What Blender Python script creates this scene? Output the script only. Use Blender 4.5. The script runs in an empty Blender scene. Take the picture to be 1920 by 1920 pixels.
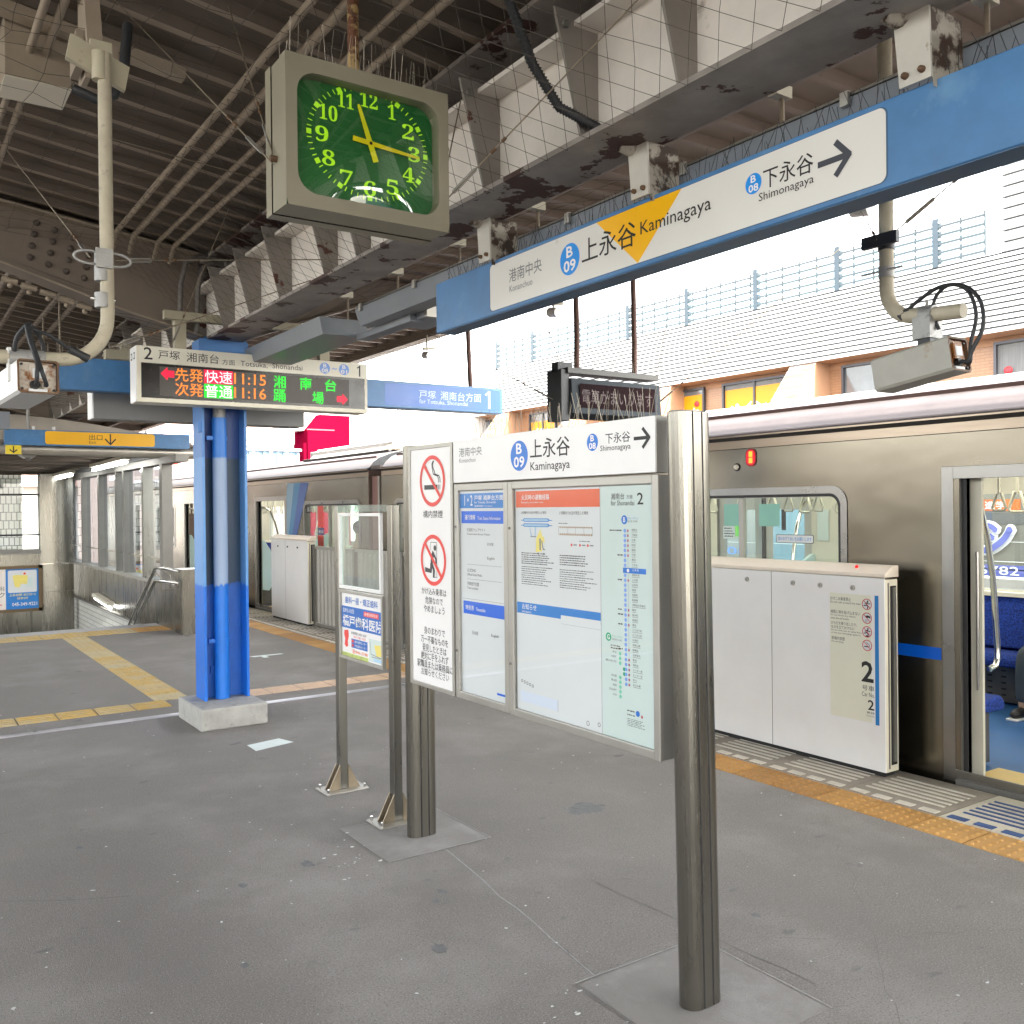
import bpy, bmesh, math, random
from mathutils import Vector, Matrix
R = math.radians
rng = random.Random(7)
sc = bpy.context.scene
COL = sc.collection

# ------------------------------------------------------------------ camera
CAM = Vector((0, 0, 1.68))
def camera():
    a, pi, ro = R(34.1947), R(-0.31245), R(-0.616)
    fw = Vector((math.sin(a)*math.cos(pi), math.cos(a)*math.cos(pi), math.sin(pi)))
    r0 = Vector((math.cos(a), -math.sin(a), 0)); u0 = r0.cross(fw)
    r = math.cos(ro)*r0 + math.sin(ro)*u0; u = r.cross(fw)
    cd = bpy.data.cameras.new('camera'); co = bpy.data.objects.new('camera', cd); COL.objects.link(co)
    m = Matrix((r, u, -fw)).transposed().to_4x4(); m.translation = CAM
    co.matrix_world = m
    cd.sensor_width = 36; cd.lens = 36*1750/1920; cd.clip_start = .05; cd.clip_end = 3000
    sc.camera = co
camera()
# ------------------------------------------------------------------ sky, sun, exposure
SUN_EL, SUN_AZ = 53, 177
w = bpy.data.worlds.new('World'); sc.world = w; w.use_nodes = True
nt = w.node_tree; sk = nt.nodes.new('ShaderNodeTexSky'); sk.sky_type = 'NISHITA'; sk.sun_disc = False
sk.sun_elevation = R(SUN_EL); sk.sun_rotation = R(SUN_AZ); sk.air_density = 1.0; sk.dust_density = 2.5; sk.ozone_density = 1.0
bg = nt.nodes['Background']; bg.inputs[1].default_value = 0.15
hs_ = nt.nodes.new('ShaderNodeHueSaturation'); hs_.inputs['Saturation'].default_value = .28      # thin white haze over the blue
wm_ = nt.nodes.new('ShaderNodeMix'); wm_.data_type = 'RGBA'; wm_.blend_type = 'MULTIPLY'; wm_.inputs[0].default_value = 1; wm_.inputs[7].default_value = (1.04, 1.0, .93, 1)
nt.links.new(sk.outputs[0], hs_.inputs['Color']); nt.links.new(hs_.outputs[0], wm_.inputs[6]); nt.links.new(wm_.outputs[2], bg.inputs[0])
sl = bpy.data.lights.new('sun', 'SUN'); sl.energy = 2.0; sl.angle = R(.5); sl.color = (1, .95, .87)
so = bpy.data.objects.new('sun', sl); COL.objects.link(so)
sd = Vector((math.sin(R(SUN_AZ))*math.cos(R(SUN_EL)), math.cos(R(SUN_AZ))*math.cos(R(SUN_EL)), math.sin(R(SUN_EL))))
so.rotation_euler = sd.to_track_quat('Z', 'Y').to_euler()
sc.view_settings.view_transform = 'Standard'; sc.view_settings.look = 'None'; sc.view_settings.gamma = 1
sc.view_settings.exposure = 3.65
sc.cycles.use_denoising = True
sc.cycles.max_bounces = 9; sc.cycles.diffuse_bounces = 5; sc.cycles.glossy_bounces = 4
sc.cycles.transmission_bounces = 4; sc.cycles.transparent_max_bounces = 14
sc.cycles.caustics_reflective = False; sc.cycles.caustics_refractive = False

# ------------------------------------------------------------------ materials
MATS = {}
def M(name, col, rough=.6, metal=0., var=.12, scale=6., bump=0., bscale=None, col2=None, c2lo=.55, c2hi=.62, c2scale=5., stretch=None, spec=.5, alpha=1., coat=0., detail=5.):
    """procedural surface: base colour broken up by noise, optional second colour in patches (wear, rust, peeling)"""
    if name in MATS: return MATS[name]
    m = bpy.data.materials.new(name); m.use_nodes = True; MATS[name] = m
    n = m.node_tree.nodes; L = m.node_tree.links; b = n['Principled BSDF']
    b.inputs['Roughness'].default_value = rough; b.inputs['Metallic'].default_value = metal
    b.inputs['Specular IOR Level'].default_value = spec
    if coat: b.inputs['Coat Weight'].default_value = coat; b.inputs['Coat Roughness'].default_value = .08
    tc = n.new('ShaderNodeTexCoord'); vec = tc.outputs['Object']
    if stretch:
        mp = n.new('ShaderNodeMapping'); mp.inputs['Scale'].default_value = stretch; L.new(vec, mp.inputs[0]); vs = mp.outputs[0]
    else: vs = vec
    nz = n.new('ShaderNodeTexNoise'); nz.inputs['Scale'].default_value = scale; nz.inputs['Detail'].default_value = detail
    nz.inputs['Roughness'].default_value = .6; L.new(vs, nz.inputs['Vector'])
    rp = n.new('ShaderNodeValToRGB'); e = rp.color_ramp.elements
    e[0].position = .3; e[1].position = .7
    e[0].color = (*[max(0, c*(1-var)) for c in col], 1); e[1].color = (*[min(1, c*(1+var)) for c in col], 1)
    L.new(nz.outputs['Fac'], rp.inputs[0]); out = rp.outputs[0]
    if col2:
        n2 = n.new('ShaderNodeTexNoise'); n2.inputs['Scale'].default_value = c2scale; n2.inputs['Detail'].default_value = 8
        n2.inputs['Roughness'].default_value = .62; L.new(vec, n2.inputs['Vector'])
        r2 = n.new('ShaderNodeValToRGB'); r2.color_ramp.elements[0].position = c2lo; r2.color_ramp.elements[1].position = c2hi
        L.new(n2.outputs['Fac'], r2.inputs[0])
        mx = n.new('ShaderNodeMix'); mx.data_type = 'RGBA'; L.new(r2.outputs[0], mx.inputs[0]); L.new(out, mx.inputs[6]); mx.inputs[7].default_value = (*col2, 1)
        out = mx.outputs[2]
    L.new(out, b.inputs['Base Color'])
    mr = n.new('ShaderNodeMapRange'); mr.inputs[3].default_value = max(.03, rough-.1); mr.inputs[4].default_value = min(1, rough+.1)
    L.new(nz.outputs['Fac'], mr.inputs[0]); L.new(mr.outputs[0], b.inputs['Roughness'])
    if bump:
        nb = n.new('ShaderNodeTexNoise'); nb.inputs['Scale'].default_value = bscale or scale*4; nb.inputs['Detail'].default_value = 4
        L.new(vs, nb.inputs['Vector']); bm_ = n.new('ShaderNodeBump'); bm_.inputs['Strength'].default_value = bump; bm_.inputs['Distance'].default_value = .02
        L.new(nb.outputs['Fac'], bm_.inputs['Height']); L.new(bm_.outputs[0], b.inputs['Normal'])
    return m
def EM(name, col, s):
    if name in MATS: return MATS[name]
    m = bpy.data.materials.new(name); m.use_nodes = True; MATS[name] = m
    b = m.node_tree.nodes['Principled BSDF']; b.inputs['Base Color'].default_value = (*[c*.3 for c in col], 1)
    b.inputs['Emission Color'].default_value = (*col, 1); b.inputs['Emission Strength'].default_value = s; b.inputs['Roughness'].default_value = .5
    return m
def GL(name, tint=(.9, .95, .93), refl=.12, rough=.02):
    """thin pane: see-through with a fresnel-weighted reflection"""
    if name in MATS: return MATS[name]
    m = bpy.data.materials.new(name); m.use_nodes = True; MATS[name] = m
    n = m.node_tree.nodes; L = m.node_tree.links; n.remove(n['Principled BSDF'])
    t = n.new('ShaderNodeBsdfTransparent'); t.inputs[0].default_value = (*tint, 1)
    g = n.new('ShaderNodeBsdfGlossy'); g.inputs['Roughness'].default_value = rough; g.inputs[0].default_value = (.95, .97, 1, 1)
    lw = n.new('ShaderNodeLayerWeight'); lw.inputs[0].default_value = .35
    mr = n.new('ShaderNodeMapRange'); mr.inputs[3].default_value = refl*.5; mr.inputs[4].default_value = min(.9, refl*3.5); L.new(lw.outputs['Facing'], mr.inputs[0])
    mx = n.new('ShaderNodeMixShader'); L.new(mr.outputs[0], mx.inputs[0]); L.new(t.outputs[0], mx.inputs[1]); L.new(g.outputs[0], mx.inputs[2])
    L.new(mx.outputs[0], n['Material Output'].inputs[0])
    return m
STEEL = M('stainless_brushed', (.255, .245, .215), .28, 1, .07, 3, .05, 60, stretch=(4, 4, .25))
STEELP = M('stainless_polished', (.27, .265, .24), .28, 1, .08, 3, .03, 30, stretch=(3, 3, .3))
TRAINS = M('train_stainless', (.255, .23, .185), .24, 1, .10, 2.2, .20, 1.3, stretch=(1, .55, .9), detail=3)
ROOFST = M('train_roof_steel', (.20, .175, .175), .45, .6, .12, 4, .05, 20)
ALU = M('aluminium_frame', (.40, .39, .36), .45, .7, .06, 5)
ALUD = M('aluminium_dull', (.22, .215, .20), .5, .7, .1, 5)
WHITE = M('white_enamel', (.80, .80, .80), .35, 0, .03, 3)
PAPER = M('white_paper', (.66, .685, .70), .55, 0, .03, 2)
PAPERG = M('pale_green_paper', (.58, .68, .66), .5, 0, .03, 2)
SIGNW = M('sign_white_acrylic', (.70, .69, .655), .3, 0, .03, 2)
CREAM = M('cream_paint', (.74, .70, .58), .45, 0, .05, 4)
BEIGE = M('beige_paint', (.40, .365, .27), .5, 0, .08, 4, col2=(.22, .17, .10), c2lo=.68, c2hi=.74, c2scale=9)
BLACK = M('black_ink', (.008, .008, .009), .5, 0, .1, 8)
GREYI = M('grey_ink', (.045, .045, .05), .5, 0, .1, 8)
GREYL = M('light_grey_ink', (.20, .205, .21), .5, 0, .1, 8)
RED = M('prohibition_red', (.74, .06, .05), .45, 0, .06, 4)
REDD = M('dark_red_ink', (.55, .05, .07), .5, 0, .06, 4)
BLUEI = M('line_blue_ink', (.005, .16, .62), .4, 0, .05, 4)
BLUE2 = M('banner_blue_ink', (.01, .19, .58), .4, 0, .05, 4)
BLUE3 = M('banner_bright_blue_ink', (.0, .12, .70), .4, 0, .05, 4)
BLUEL = M('pale_blue_ink', (.20, .36, .80), .45, 0, .05, 4)
GREENI = M('line_green_ink', (.02, .40, .20), .45, 0, .05, 4)
ORANGE = M('banner_orange_ink', (.75, .11, .03), .4, 0, .05, 3)
YELLOW = M('sign_yellow', (.88, .46, .0), .35, 0, .04, 3)
YELL2 = M('pale_yellow_ink', (.80, .68, .18), .5, 0, .05, 5)
BBOX = M('blue_sign_box', (.055, .18, .39), .38, 0, .14, 5, .02, 30, col2=(.11, .26, .46), c2lo=.55, c2hi=.75, c2scale=6)
BBOXD = M('blue_sign_box_shaded', (.03, .09, .18), .4, 0, .12, 5)  # darker copy of the box blue, paints the shade on the undersides
BBOX2 = M('blue_sign_panel', (.01, .12, .47), .3, 0, .04, 5)
GREYP = M('grey_raceway_paint', (.17, .19, .215), .42, 0, .08, 5, .03, 20)
GREYB = M('grey_box_paint', (.25, .245, .235), .5, 0, .06, 4)
GIRD = M('girder_white_paint', (.74, .70, .65), .6, 0, .12, 3, .08, 30, col2=(.26, .22, .18), c2lo=.66, c2hi=.74, c2scale=3)
GIRDP = M('girder_flange_paint', (.27, .245, .225), .65, 0, .25, 5, .12, 30, col2=(.055, .024, .019), c2lo=.535, c2hi=.545, c2scale=3.1)
STIFF = M('stiffener_paint', (.24, .22, .20), .65, 0, .14, 5, .08, 30, col2=(.08, .02, .012), c2lo=.60, c2hi=.61, c2scale=2.3)
DECK = M('roof_deck_brown', (.105, .083, .064), .6, 0, .18, 2.5, .05, 14)
DECKR = M('roof_deck_rib', (.27, .22, .17), .6, 0, .15, 3)
BEAMD = M('cross_beam_paint', (.19, .155, .125), .6, 0, .14, 3, .06, 30)
CONDUIT = M('conduit_paint', (.30, .25, .19), .6, 0, .14, 6)
PIPEW = M('weathered_pipe', (.40, .36, .27), .6, 0, .15, 8, .12, 60, col2=(.30, .27, .21), c2lo=.6, c2hi=.68, c2scale=28)
PIPEG = M('galvanised_pipe', (.30, .30, .29), .5, .3, .15, 10, .12, 70, col2=(.20, .20, .19), c2lo=.58, c2hi=.66, c2scale=30)
RUSTP = M('rusty_pipe', (.40, .28, .12), .7, 0, .25, 12, .2, 50, col2=(.12, .045, .02), c2lo=.48, c2hi=.56, c2scale=18)
RUSTR = M('brown_rod', (.12, .065, .05), .7, 0, .2, 15)
STRAPW = M('strap_white_paint', (.52, .50, .45), .55, 0, .08, 6, .06, 30, col2=(.16, .08, .03), c2lo=.66, c2hi=.70, c2scale=9)
STRAPR = M('strap_stained_paint', (.36, .33, .28), .65, 0, .12, 6, .06, 30, col2=(.05, .03, .02), c2lo=.46, c2hi=.54, c2scale=14)
DARK = M('dark_gap', (.012, .012, .013), .8, 0, .1, 4)
DARKM = M('dark_metal', (.025, .027, .03), .45, .3, .15, 8)
DISPB = M('display_slate_paint', (.035, .043, .05), .6, 0, .14, 8, .05, 30, spec=.15)
RUBBER = M('black_cable', (.02, .022, .025), .55, 0, .2, 20)
WIRE = M('galvanised_wire', (.26, .22, .16), .5, .6, .2, 30)
NETM = M('net_twine', (.06, .05, .04), .8, 0, .2, 20)
SPIKE = M('spike_wire', (.30, .27, .22), .45, .6, .15, 30)
CONC = M('concrete', (.36, .36, .34), .85, 0, .14, 9, .25, 60, col2=(.24, .24, .23), c2lo=.58, c2hi=.68, c2scale=7)
RUSTC = M('rusty_backplate', (.55, .50, .43), .65, 0, .1, 10, .1, 60, col2=(.26, .10, .025), c2lo=.46, c2hi=.58, c2scale=26)
CAMW = M('camera_housing_white', (.62, .63, .62), .4, 0, .06, 6)
CAMG = M('camera_housing_grey', (.36, .35, .31), .5, 0, .08, 8, .03, 40, col2=(.30, .24, .16), c2lo=.64, c2hi=.74, c2scale=10)
RUSTE = M('rust_edge', (.11, .06, .03), .7, 0, .3, 20, .1, 60)
PBLUEL = M('pale_blue_resin', (.50, .66, .68), .4, 0, .04, 3)
SEATB = M('seat_blue_moquette', (.010, .045, .30), .9, 0, .35, 60, .3, 90, col2=(.004, .018, .12), c2lo=.5, c2hi=.56, c2scale=70)
FLOORB = M('train_floor_blue', (.02, .10, .28), .45, 0, .15, 5)
INTW = M('train_inner_panel', (.62, .60, .50), .45, 0, .05, 3)
SILLY = M('door_sill_yellow', (.70, .50, .18), .5, 0, .1, 6)
CHROME = M('chrome_pole', (.66, .65, .62), .15, 1, .04, 4)
STRAPC = M('strap_handle_resin', (.66, .64, .52), .4, 0, .05, 6)
GLASS = GL('clear_pane', (.90, .95, .93), .10)
GLASSG = GL('green_tinted_pane', (.70, .86, .80), .16)
GLASST = GL('train_window_pane', (.80, .88, .84), .10)
GLASSB = GL('blue_grey_pane', (.55, .62, .68), .22)
GLASSC = GL('clock_pane', (.93, .97, .9), .16)

# ------------------------------------------------------------------ mesh helpers
class MB:
    def __init__(s): s.v = []; s.f = []; s.mi = []; s.sm = []; s.mats = []
    def m(s, mat):
        if mat not in s.mats: s.mats.append(mat)
        return s.mats.index(mat)
    def add(s, vs, fs, mat, smooth=False):
        o = len(s.v); i = s.m(mat); s.v += [tuple(p) for p in vs]
        for f in fs: s.f.append([o+k for k in f]); s.mi.append(i); s.sm.append(smooth)
        return s
    def box(s, x0, y0, z0, x1, y1, z1, mat):
        x0, x1 = min(x0, x1), max(x0, x1); y0, y1 = min(y0, y1), max(y0, y1); z0, z1 = min(z0, z1), max(z0, z1)
        return s.add([(x0,y0,z0),(x1,y0,z0),(x1,y1,z0),(x0,y1,z0),(x0,y0,z1),(x1,y0,z1),(x1,y1,z1),(x0,y1,z1)],
              [(0,3,2,1),(4,5,6,7),(0,1,5,4),(1,2,6,5),(2,3,7,6),(3,0,4,7)], mat)
    def obox(s, c, ax, ay, az, mat):
        c, ax, ay, az = Vector(c), Vector(ax), Vector(ay), Vector(az)
        vs = [c+sx*ax+sy*ay+sz*az for sz in (-1, 1) for sx, sy in ((-1,-1),(1,-1),(1,1),(-1,1))]
        return s.add(vs, [(0,3,2,1),(4,5,6,7),(0,1,5,4),(1,2,6,5),(2,3,7,6),(3,0,4,7)], mat)
    def bar(s, p0, p1, w, h, mat, up=(0, 0, 1)):
        p0, p1 = Vector(p0), Vector(p1); d = (p1-p0); l = d.length; d.normalize(); a = d.cross(Vector(up))
        if a.length < 1e-4: a = d.cross(Vector((1, 0, 0)))
        a.normalize(); b = a.cross(d)
        return s.obox((p0+p1)/2, d*l/2, a*w/2, b*h/2, mat)
    def quad(s, a, b, c, d, mat): return s.add([a, b, c, d], [(0, 1, 2, 3)], mat)
    def poly(s, pts, mat): return s.add(pts, [tuple(range(len(pts)))], mat)
    def tube(s, pts, r, mat, n=10, cap=True, closed=False):
        pts = [Vector(p) for p in pts]; k = len(pts); rs = r if isinstance(r, (list, tuple)) else [r]*k
        vs = []; fs = []; prev = None
        for i, p in enumerate(pts):
            if closed: t = pts[(i+1) % k]-pts[i-1]
            else: t = pts[min(i+1, k-1)]-pts[max(i-1, 0)]
            t.normalize()
            if prev is None:
                a = t.cross(Vector((0, 0, 1)))
                if a.length < .05: a = t.cross(Vector((0, 1, 0)))
            else: a = prev-t*prev.dot(t)
            a.normalize(); prev = a; b = t.cross(a)
            for j in range(n):
                q = 2*math.pi*j/n; vs.append(p+rs[i]*(math.cos(q)*a+math.sin(q)*b))
        for i in range(k if closed else k-1):
            i2 = (i+1) % k
            for j in range(n): fs.append((i*n+j, i*n+(j+1) % n, i2*n+(j+1) % n, i2*n+j))
        s.add(vs, fs, mat, n > 4)
        if cap and not closed:
            s.add(vs[:n], [tuple(range(n))[::-1]], mat); s.add(vs[-n:], [tuple(range(n))], mat)
        return s
    def cyl(s, p0, p1, r, mat, n=12): return s.tube([p0, p1], r, mat, n)
    def wire(s, p0, p1, r, mat): return s.tube([p0, p1], r, mat, 4, False)
    def prism(s, pts, ax, a0, a1, mat):
        """polygon in the two other axes, extruded along axis ax"""
        def P(p, a):
            return (a, p[0], p[1]) if ax == 'X' else (p[0], a, p[1]) if ax == 'Y' else (p[0], p[1], a)
        n = len(pts); vs = [P(p, a0) for p in pts]+[P(p, a1) for p in pts]
        fs = [tuple(range(n)), tuple(range(2*n-1, n-1, -1))]+[(i, i+n, (i+1) % n+n, (i+1) % n) for i in range(n)]
        return s.add(vs, fs, mat)
    def ball(s, c, r, mat, n=10, sc_=(1, 1, 1)):
        vs = [(c[0], c[1], c[2]+r*sc_[2])]; h = n//2
        for i in range(1, h):
            t = math.pi*i/h
            for j in range(n):
                q = 2*math.pi*j/n; vs.append((c[0]+r*sc_[0]*math.sin(t)*math.cos(q), c[1]+r*sc_[1]*math.sin(t)*math.sin(q), c[2]+r*sc_[2]*math.cos(t)))
        vs.append((c[0], c[1], c[2]-r*sc_[2])); fs = [(0, 1+j, 1+(j+1) % n) for j in range(n)]
        for i in range(h-2):
            for j in range(n): fs.append((1+i*n+j, 1+(i+1)*n+j, 1+(i+1)*n+(j+1) % n, 1+i*n+(j+1) % n))
        l = len(vs)-1; o = 1+(h-2)*n
        fs += [(l, o+(j+1) % n, o+j) for j in range(n)]
        return s.add(vs, fs, mat, True)
    def build(s, name, parent=None, bevel=0, seg=2, label=None, cat=None, group=None, kind=None, fixn=True):
        me = bpy.data.meshes.new(name); me.from_pydata(s.v, [], s.f); 
        for mt in s.mats: me.materials.append(mt)
        me.polygons.foreach_set('material_index', s.mi); me.polygons.foreach_set('use_smooth', s.sm); me.update()
        if fixn:
            b = bmesh.new(); b.from_mesh(me); bmesh.ops.recalc_face_normals(b, faces=b.faces); b.to_mesh(me); b.free()
        o = bpy.data.objects.new(name, me); COL.objects.link(o)
        if bevel:
            md = o.modifiers.new('bevel', 'BEVEL'); md.width = bevel; md.segments = seg; md.limit_method = 'ANGLE'; md.angle_limit = R(40)
        if parent is not None:
            o.parent = parent
            if parent.type == 'EMPTY': o.location = -Vector(parent.location)
        tag(o, label, cat, group, kind)
        return o
def tag(o, label=None, cat=None, group=None, kind=None):
    if label: o['label'] = label
    if cat: o['category'] = cat
    if group: o['group'] = group
    if kind: o['kind'] = kind
def thing(name, label, cat, loc=(0, 0, 0), group=None):
    o = bpy.data.objects.new(name, None); COL.objects.link(o); o.location = loc; o.empty_display_size = .2
    tag(o, label, cat, group); return o
def copy_tree(o, loc=None, label=None, parent=None):
    c = o.copy(); COL.objects.link(c)
    if parent is not None: c.parent = parent
    if loc is not None: c.location = loc
    if label: c['label'] = label
    for ch in [x for x in bpy.data.objects if x.parent == o]: copy_tree(ch, parent=c)
    return c
def smooth(pts, k=5):
    P = [Vector(p) for p in pts]; out = []
    for i in range(len(P)-1):
        a, b, c, d = P[max(i-1, 0)], P[i], P[i+1], P[min(i+2, len(P)-1)]
        for j in range(k):
            t = j/k; out.append(.5*((2*b)+(c-a)*t+(2*a-5*b+4*c-d)*t*t+(3*b-a-3*c+d)*t**3))
    return out+[P[-1]]
# ------------------------------------------------------------------ lettering
TXT = {}
def glyphs(t, bold=0., sp=1.):
    key = (t, bold, sp)
    if key in TXT: return TXT[key]
    c = bpy.data.curves.new('lettering', 'FONT'); c.body = t; c.resolution_u = 2; c.offset = bold; c.space_character = sp
    o = bpy.data.objects.new('lettering', c); COL.objects.link(o)
    me = o.to_mesh(); vs = [(v.co.x, v.co.y) for v in me.vertices]; fs = [tuple(p.vertices) for p in me.polygons]
    o.to_mesh_clear(); bpy.data.objects.remove(o); bpy.data.curves.remove(c)
    x0 = min(v[0] for v in vs); x1 = max(v[0] for v in vs); y0 = min(v[1] for v in vs); y1 = max(v[1] for v in vs)
    vs = [((x-x0)/(x1-x0), (y-y0)/(y1-y0)) for x, y in vs]
    TXT[key] = (vs, fs, (x1-x0)/(y1-y0)); return TXT[key]
class Sheet(MB):
    """flat printed surface: artwork given in (a, b) on the plane, in layers of k mm towards the viewer.
    plane 'X': a is world Y (read towards -Y), viewer on -X.  plane 'Y': a is world X, viewer on -Y."""
    def __init__(s, plane, at, aff=None): super().__init__(); s.p = plane; s.at = at; s.aff = aff
    def P(s, a, b, k=0):
        if s.aff: a = a*s.aff; b = b*s.aff+1.68*(1-s.aff)      # artwork scaled about the camera onto this plane
        return (s.at-k*.001, a, b) if s.p == 'X' else (a, s.at-k*.001, b)
    def rect(s, a0, a1, b0, b1, mat, k=1): return s.add([s.P(a0,b0,k), s.P(a1,b0,k), s.P(a1,b1,k), s.P(a0,b1,k)], [(0,1,2,3)], mat)
    def shape(s, pts, mat, k=1): return s.add([s.P(a, b, k) for a, b in pts], [tuple(range(len(pts)))], mat)
    def rrect(s, a0, a1, b0, b1, r, mat, k=1, n=6):
        sa = 1 if a1 > a0 else -1; pts = []
        for cx, cy, q0 in ((a1-sa*r, b1-r, 0), (a0+sa*r, b1-r, 90), (a0+sa*r, b0+r, 180), (a1-sa*r, b0+r, 270)):
            for i in range(n+1):
                q = R(q0+90*i/n); pts.append((cx+sa*r*math.cos(q), cy+r*math.sin(q)))
        return s.shape(pts, mat, k)
    def disc(s, a, b, r, mat, k=1, n=40, rb=None): return s.shape([(a+r*math.cos(2*math.pi*i/n), b+(rb or r)*math.sin(2*math.pi*i/n)) for i in range(n)], mat, k)
    def ring(s, a, b, r0, r1, mat, k=1, n=48):
        vs = [s.P(a+q*math.cos(2*math.pi*i/n), b+q*math.sin(2*math.pi*i/n), k) for i in range(n) for q in (r0, r1)]
        return s.add(vs, [(2*i, 2*i+1, (2*i+3) % (2*n), (2*i+2) % (2*n)) for i in range(n)], mat)
    def stroke(s, pts, w, mat, k=1, dk=.05):
        for (a0, b0), (a1, b1) in zip(pts, pts[1:]):
            k += dk
            d = Vector((a1-a0, b1-b0)); L_ = d.length
            if L_ < 1e-6: continue
            d /= L_; nn = Vector((-d.y, d.x))*w/2; e = d*w*.25
            s.shape([(a0-e.x+nn.x, b0-e.y+nn.y), (a1+e.x+nn.x, b1+e.y+nn.y), (a1+e.x-nn.x, b1+e.y-nn.y), (a0-e.x-nn.x, b0-e.y-nn.y)], mat, k)
        return s
    def text(s, t, box, mat, k=2, bold=0., sp=1.):
        a0, a1, b0, b1 = box; vs, fs, _ = glyphs(t, bold, sp)
        return s.add([s.P(a0+(a1-a0)*x, b0+(b1-b0)*y, k) for x, y in vs], fs, mat)
    def scribble(s, a0, a1, b0, b1, mat, rows, k=2, fill=.45, seed=1):
        """rows of print too small to read"""
        q = random.Random(seed); h = (b1-b0)/rows
        for r in range(rows):
            a = a0; end = a0+(a1-a0)*q.uniform(.7, 1); sg = 1 if a1 > a0 else -1
            while (end-a)*sg > 0:
                w_ = q.uniform(.004, .016); b = b1-(r+.75)*h
                s.rect(a, a+sg*w_, b, b+h*fill*q.uniform(.7, 1), mat, k); a += sg*(w_+q.uniform(.0015, .004))
        return s
def arrow(s, a0, a1, bc, h, w, mat, k=2):
    """right-pointing arrow with an open head"""
    s.stroke([(a0, bc), (a1-(a1-a0)*.06, bc)], w, mat, k); hx = a1-(a1-a0)*.42
    s.stroke([(hx, bc+h/2), (a1, bc)], w, mat, k+.1); s.stroke([(hx, bc-h/2), (a1, bc)], w, mat, k+.2)
def no_ring(s, a, b, r, w, mat, k, sg):
    s.ring(a, b, r-w, r, mat, k); d = (r-w*.5)*.7071
    s.stroke([(a-sg*d, b+d), (a+sg*d, b-d)], w*.95, mat, k+.2)
def spikes(mb, p0, p1, n, h, mat=None, lean=.35, r=.0011, seed=3):
    q = random.Random(seed); p0, p1 = Vector(p0), Vector(p1); d = (p1-p0).normalized(); x = d.cross(Vector((0, 0, 1)))
    for i in range(n):
        b = p0.lerp(p1, (i+q.uniform(.2, .8))/n); L_ = h*q.uniform(.75, 1.1)
        t = b+Vector((0, 0, L_))+d*q.uniform(-lean, lean)*L_*.9+x*q.choice((-.35, 0, .35))*L_*.6
        mb.tube([b, t], r, mat or SPIKE, 3, False)
# ================================================================== SETTING
def asphalt():
    m = M('platform_asphalt', (.205, .193, .183), .82, 0, .10, 1.6, .30, 220, col2=(.32, .31, .30), c2lo=.50, c2hi=.85, c2scale=.8, detail=9)
    n = m.node_tree.nodes; L = m.node_tree.links; b = n['Principled BSDF']
    src = b.inputs['Base Color'].links[0].from_socket; tc = n.new('ShaderNodeTexCoord')
    def layer(src, scale, lo, hi, col, det=3, stretch=None):
        v = tc.outputs['Object']
        if stretch:
            mp = n.new('ShaderNodeMapping'); mp.inputs['Scale'].default_value = stretch; L.new(v, mp.inputs[0]); v = mp.outputs[0]
        z = n.new('ShaderNodeTexNoise'); z.inputs['Scale'].default_value = scale; z.inputs['Detail'].default_value = det; L.new(v, z.inputs['Vector'])
        r = n.new('ShaderNodeMapRange'); r.inputs[1].default_value = lo; r.inputs[2].default_value = hi; L.new(z.outputs['Fac'], r.inputs[0])
        mx = n.new('ShaderNodeMix'); mx.data_type = 'RGBA'; L.new(r.outputs[0], mx.inputs[0]); L.new(src, mx.inputs[6]); mx.inputs[7].default_value = (*col, 1)
        return mx.outputs[2]
    src = layer(src, 170, .54, .78, (.40, .39, .38), 2)         # fine grit
    src = layer(src, 120, .55, .78, (.11, .105, .10), 2)
    src = layer(src, 5, .67, .74, (.15, .148, .148), 4, (1, 1.6, 1))   # old gum and oil spots
    src = layer(src, 24, .775, .785, (.62, .62, .62), 1)        # paint flecks
    src = layer(src, 1.1, .50, .95, (.175, .168, .162), 9, (1.6, .8, 1))
    L.new(src, b.inputs['Base Color'])
    return m
ASPH = asphalt()
PATCH = M('floor_patch_mortar', (.26, .25, .24), .8, 0, .10, 4, .3, 200, col2=(.36, .355, .35), c2lo=.5, c2hi=.75, c2scale=3, detail=9)
TACO = [M('tactile_orange_%s' % k, c, .62, 0, .14, 6, 0, col2=(.30, .20, .09), c2lo=.62, c2hi=.8, c2scale=9) for k, c in (('a', (.44, .235, .065)), ('b', (.36, .185, .05)), ('c', (.49, .275, .085)))]
TACY = [M('tactile_yellow_%s' % k, c, .65, 0, .12, 7, .1, 60, col2=(.46, .40, .27), c2lo=.48, c2hi=.7, c2scale=5) for k, c in (('a', (.52, .36, .12)), ('b', (.50, .38, .18)), ('c', (.50, .42, .24)))]
TACP = [M('tactile_worn_%s' % k, c, .65, 0, .12, 7, .1, 60) for k, c in (('a', (.58, .43, .32)), ('b', (.55, .40, .28)))]
SLAB = M('edge_slab', (.30, .27, .23), .8, 0, .14, 7, .25, 120, col2=(.20, .18, .16), c2lo=.55, c2hi=.75, c2scale=5)
SLABL = M('edge_slab_pale', (.56, .53, .44), .75, 0, .12, 7, .2, 120, col2=(.36, .33, .28), c2lo=.58, c2hi=.75, c2scale=5)
SLABW = M('slab_white_rib', (.60, .57, .50), .7, 0, .12, 9)
SLABB = M('slab_blue_rib', (.03, .075, .22), .7, 0, .2, 9)
JOINT = M('joint_dark', (.03, .027, .025), .85, 0, .2, 8)

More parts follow.
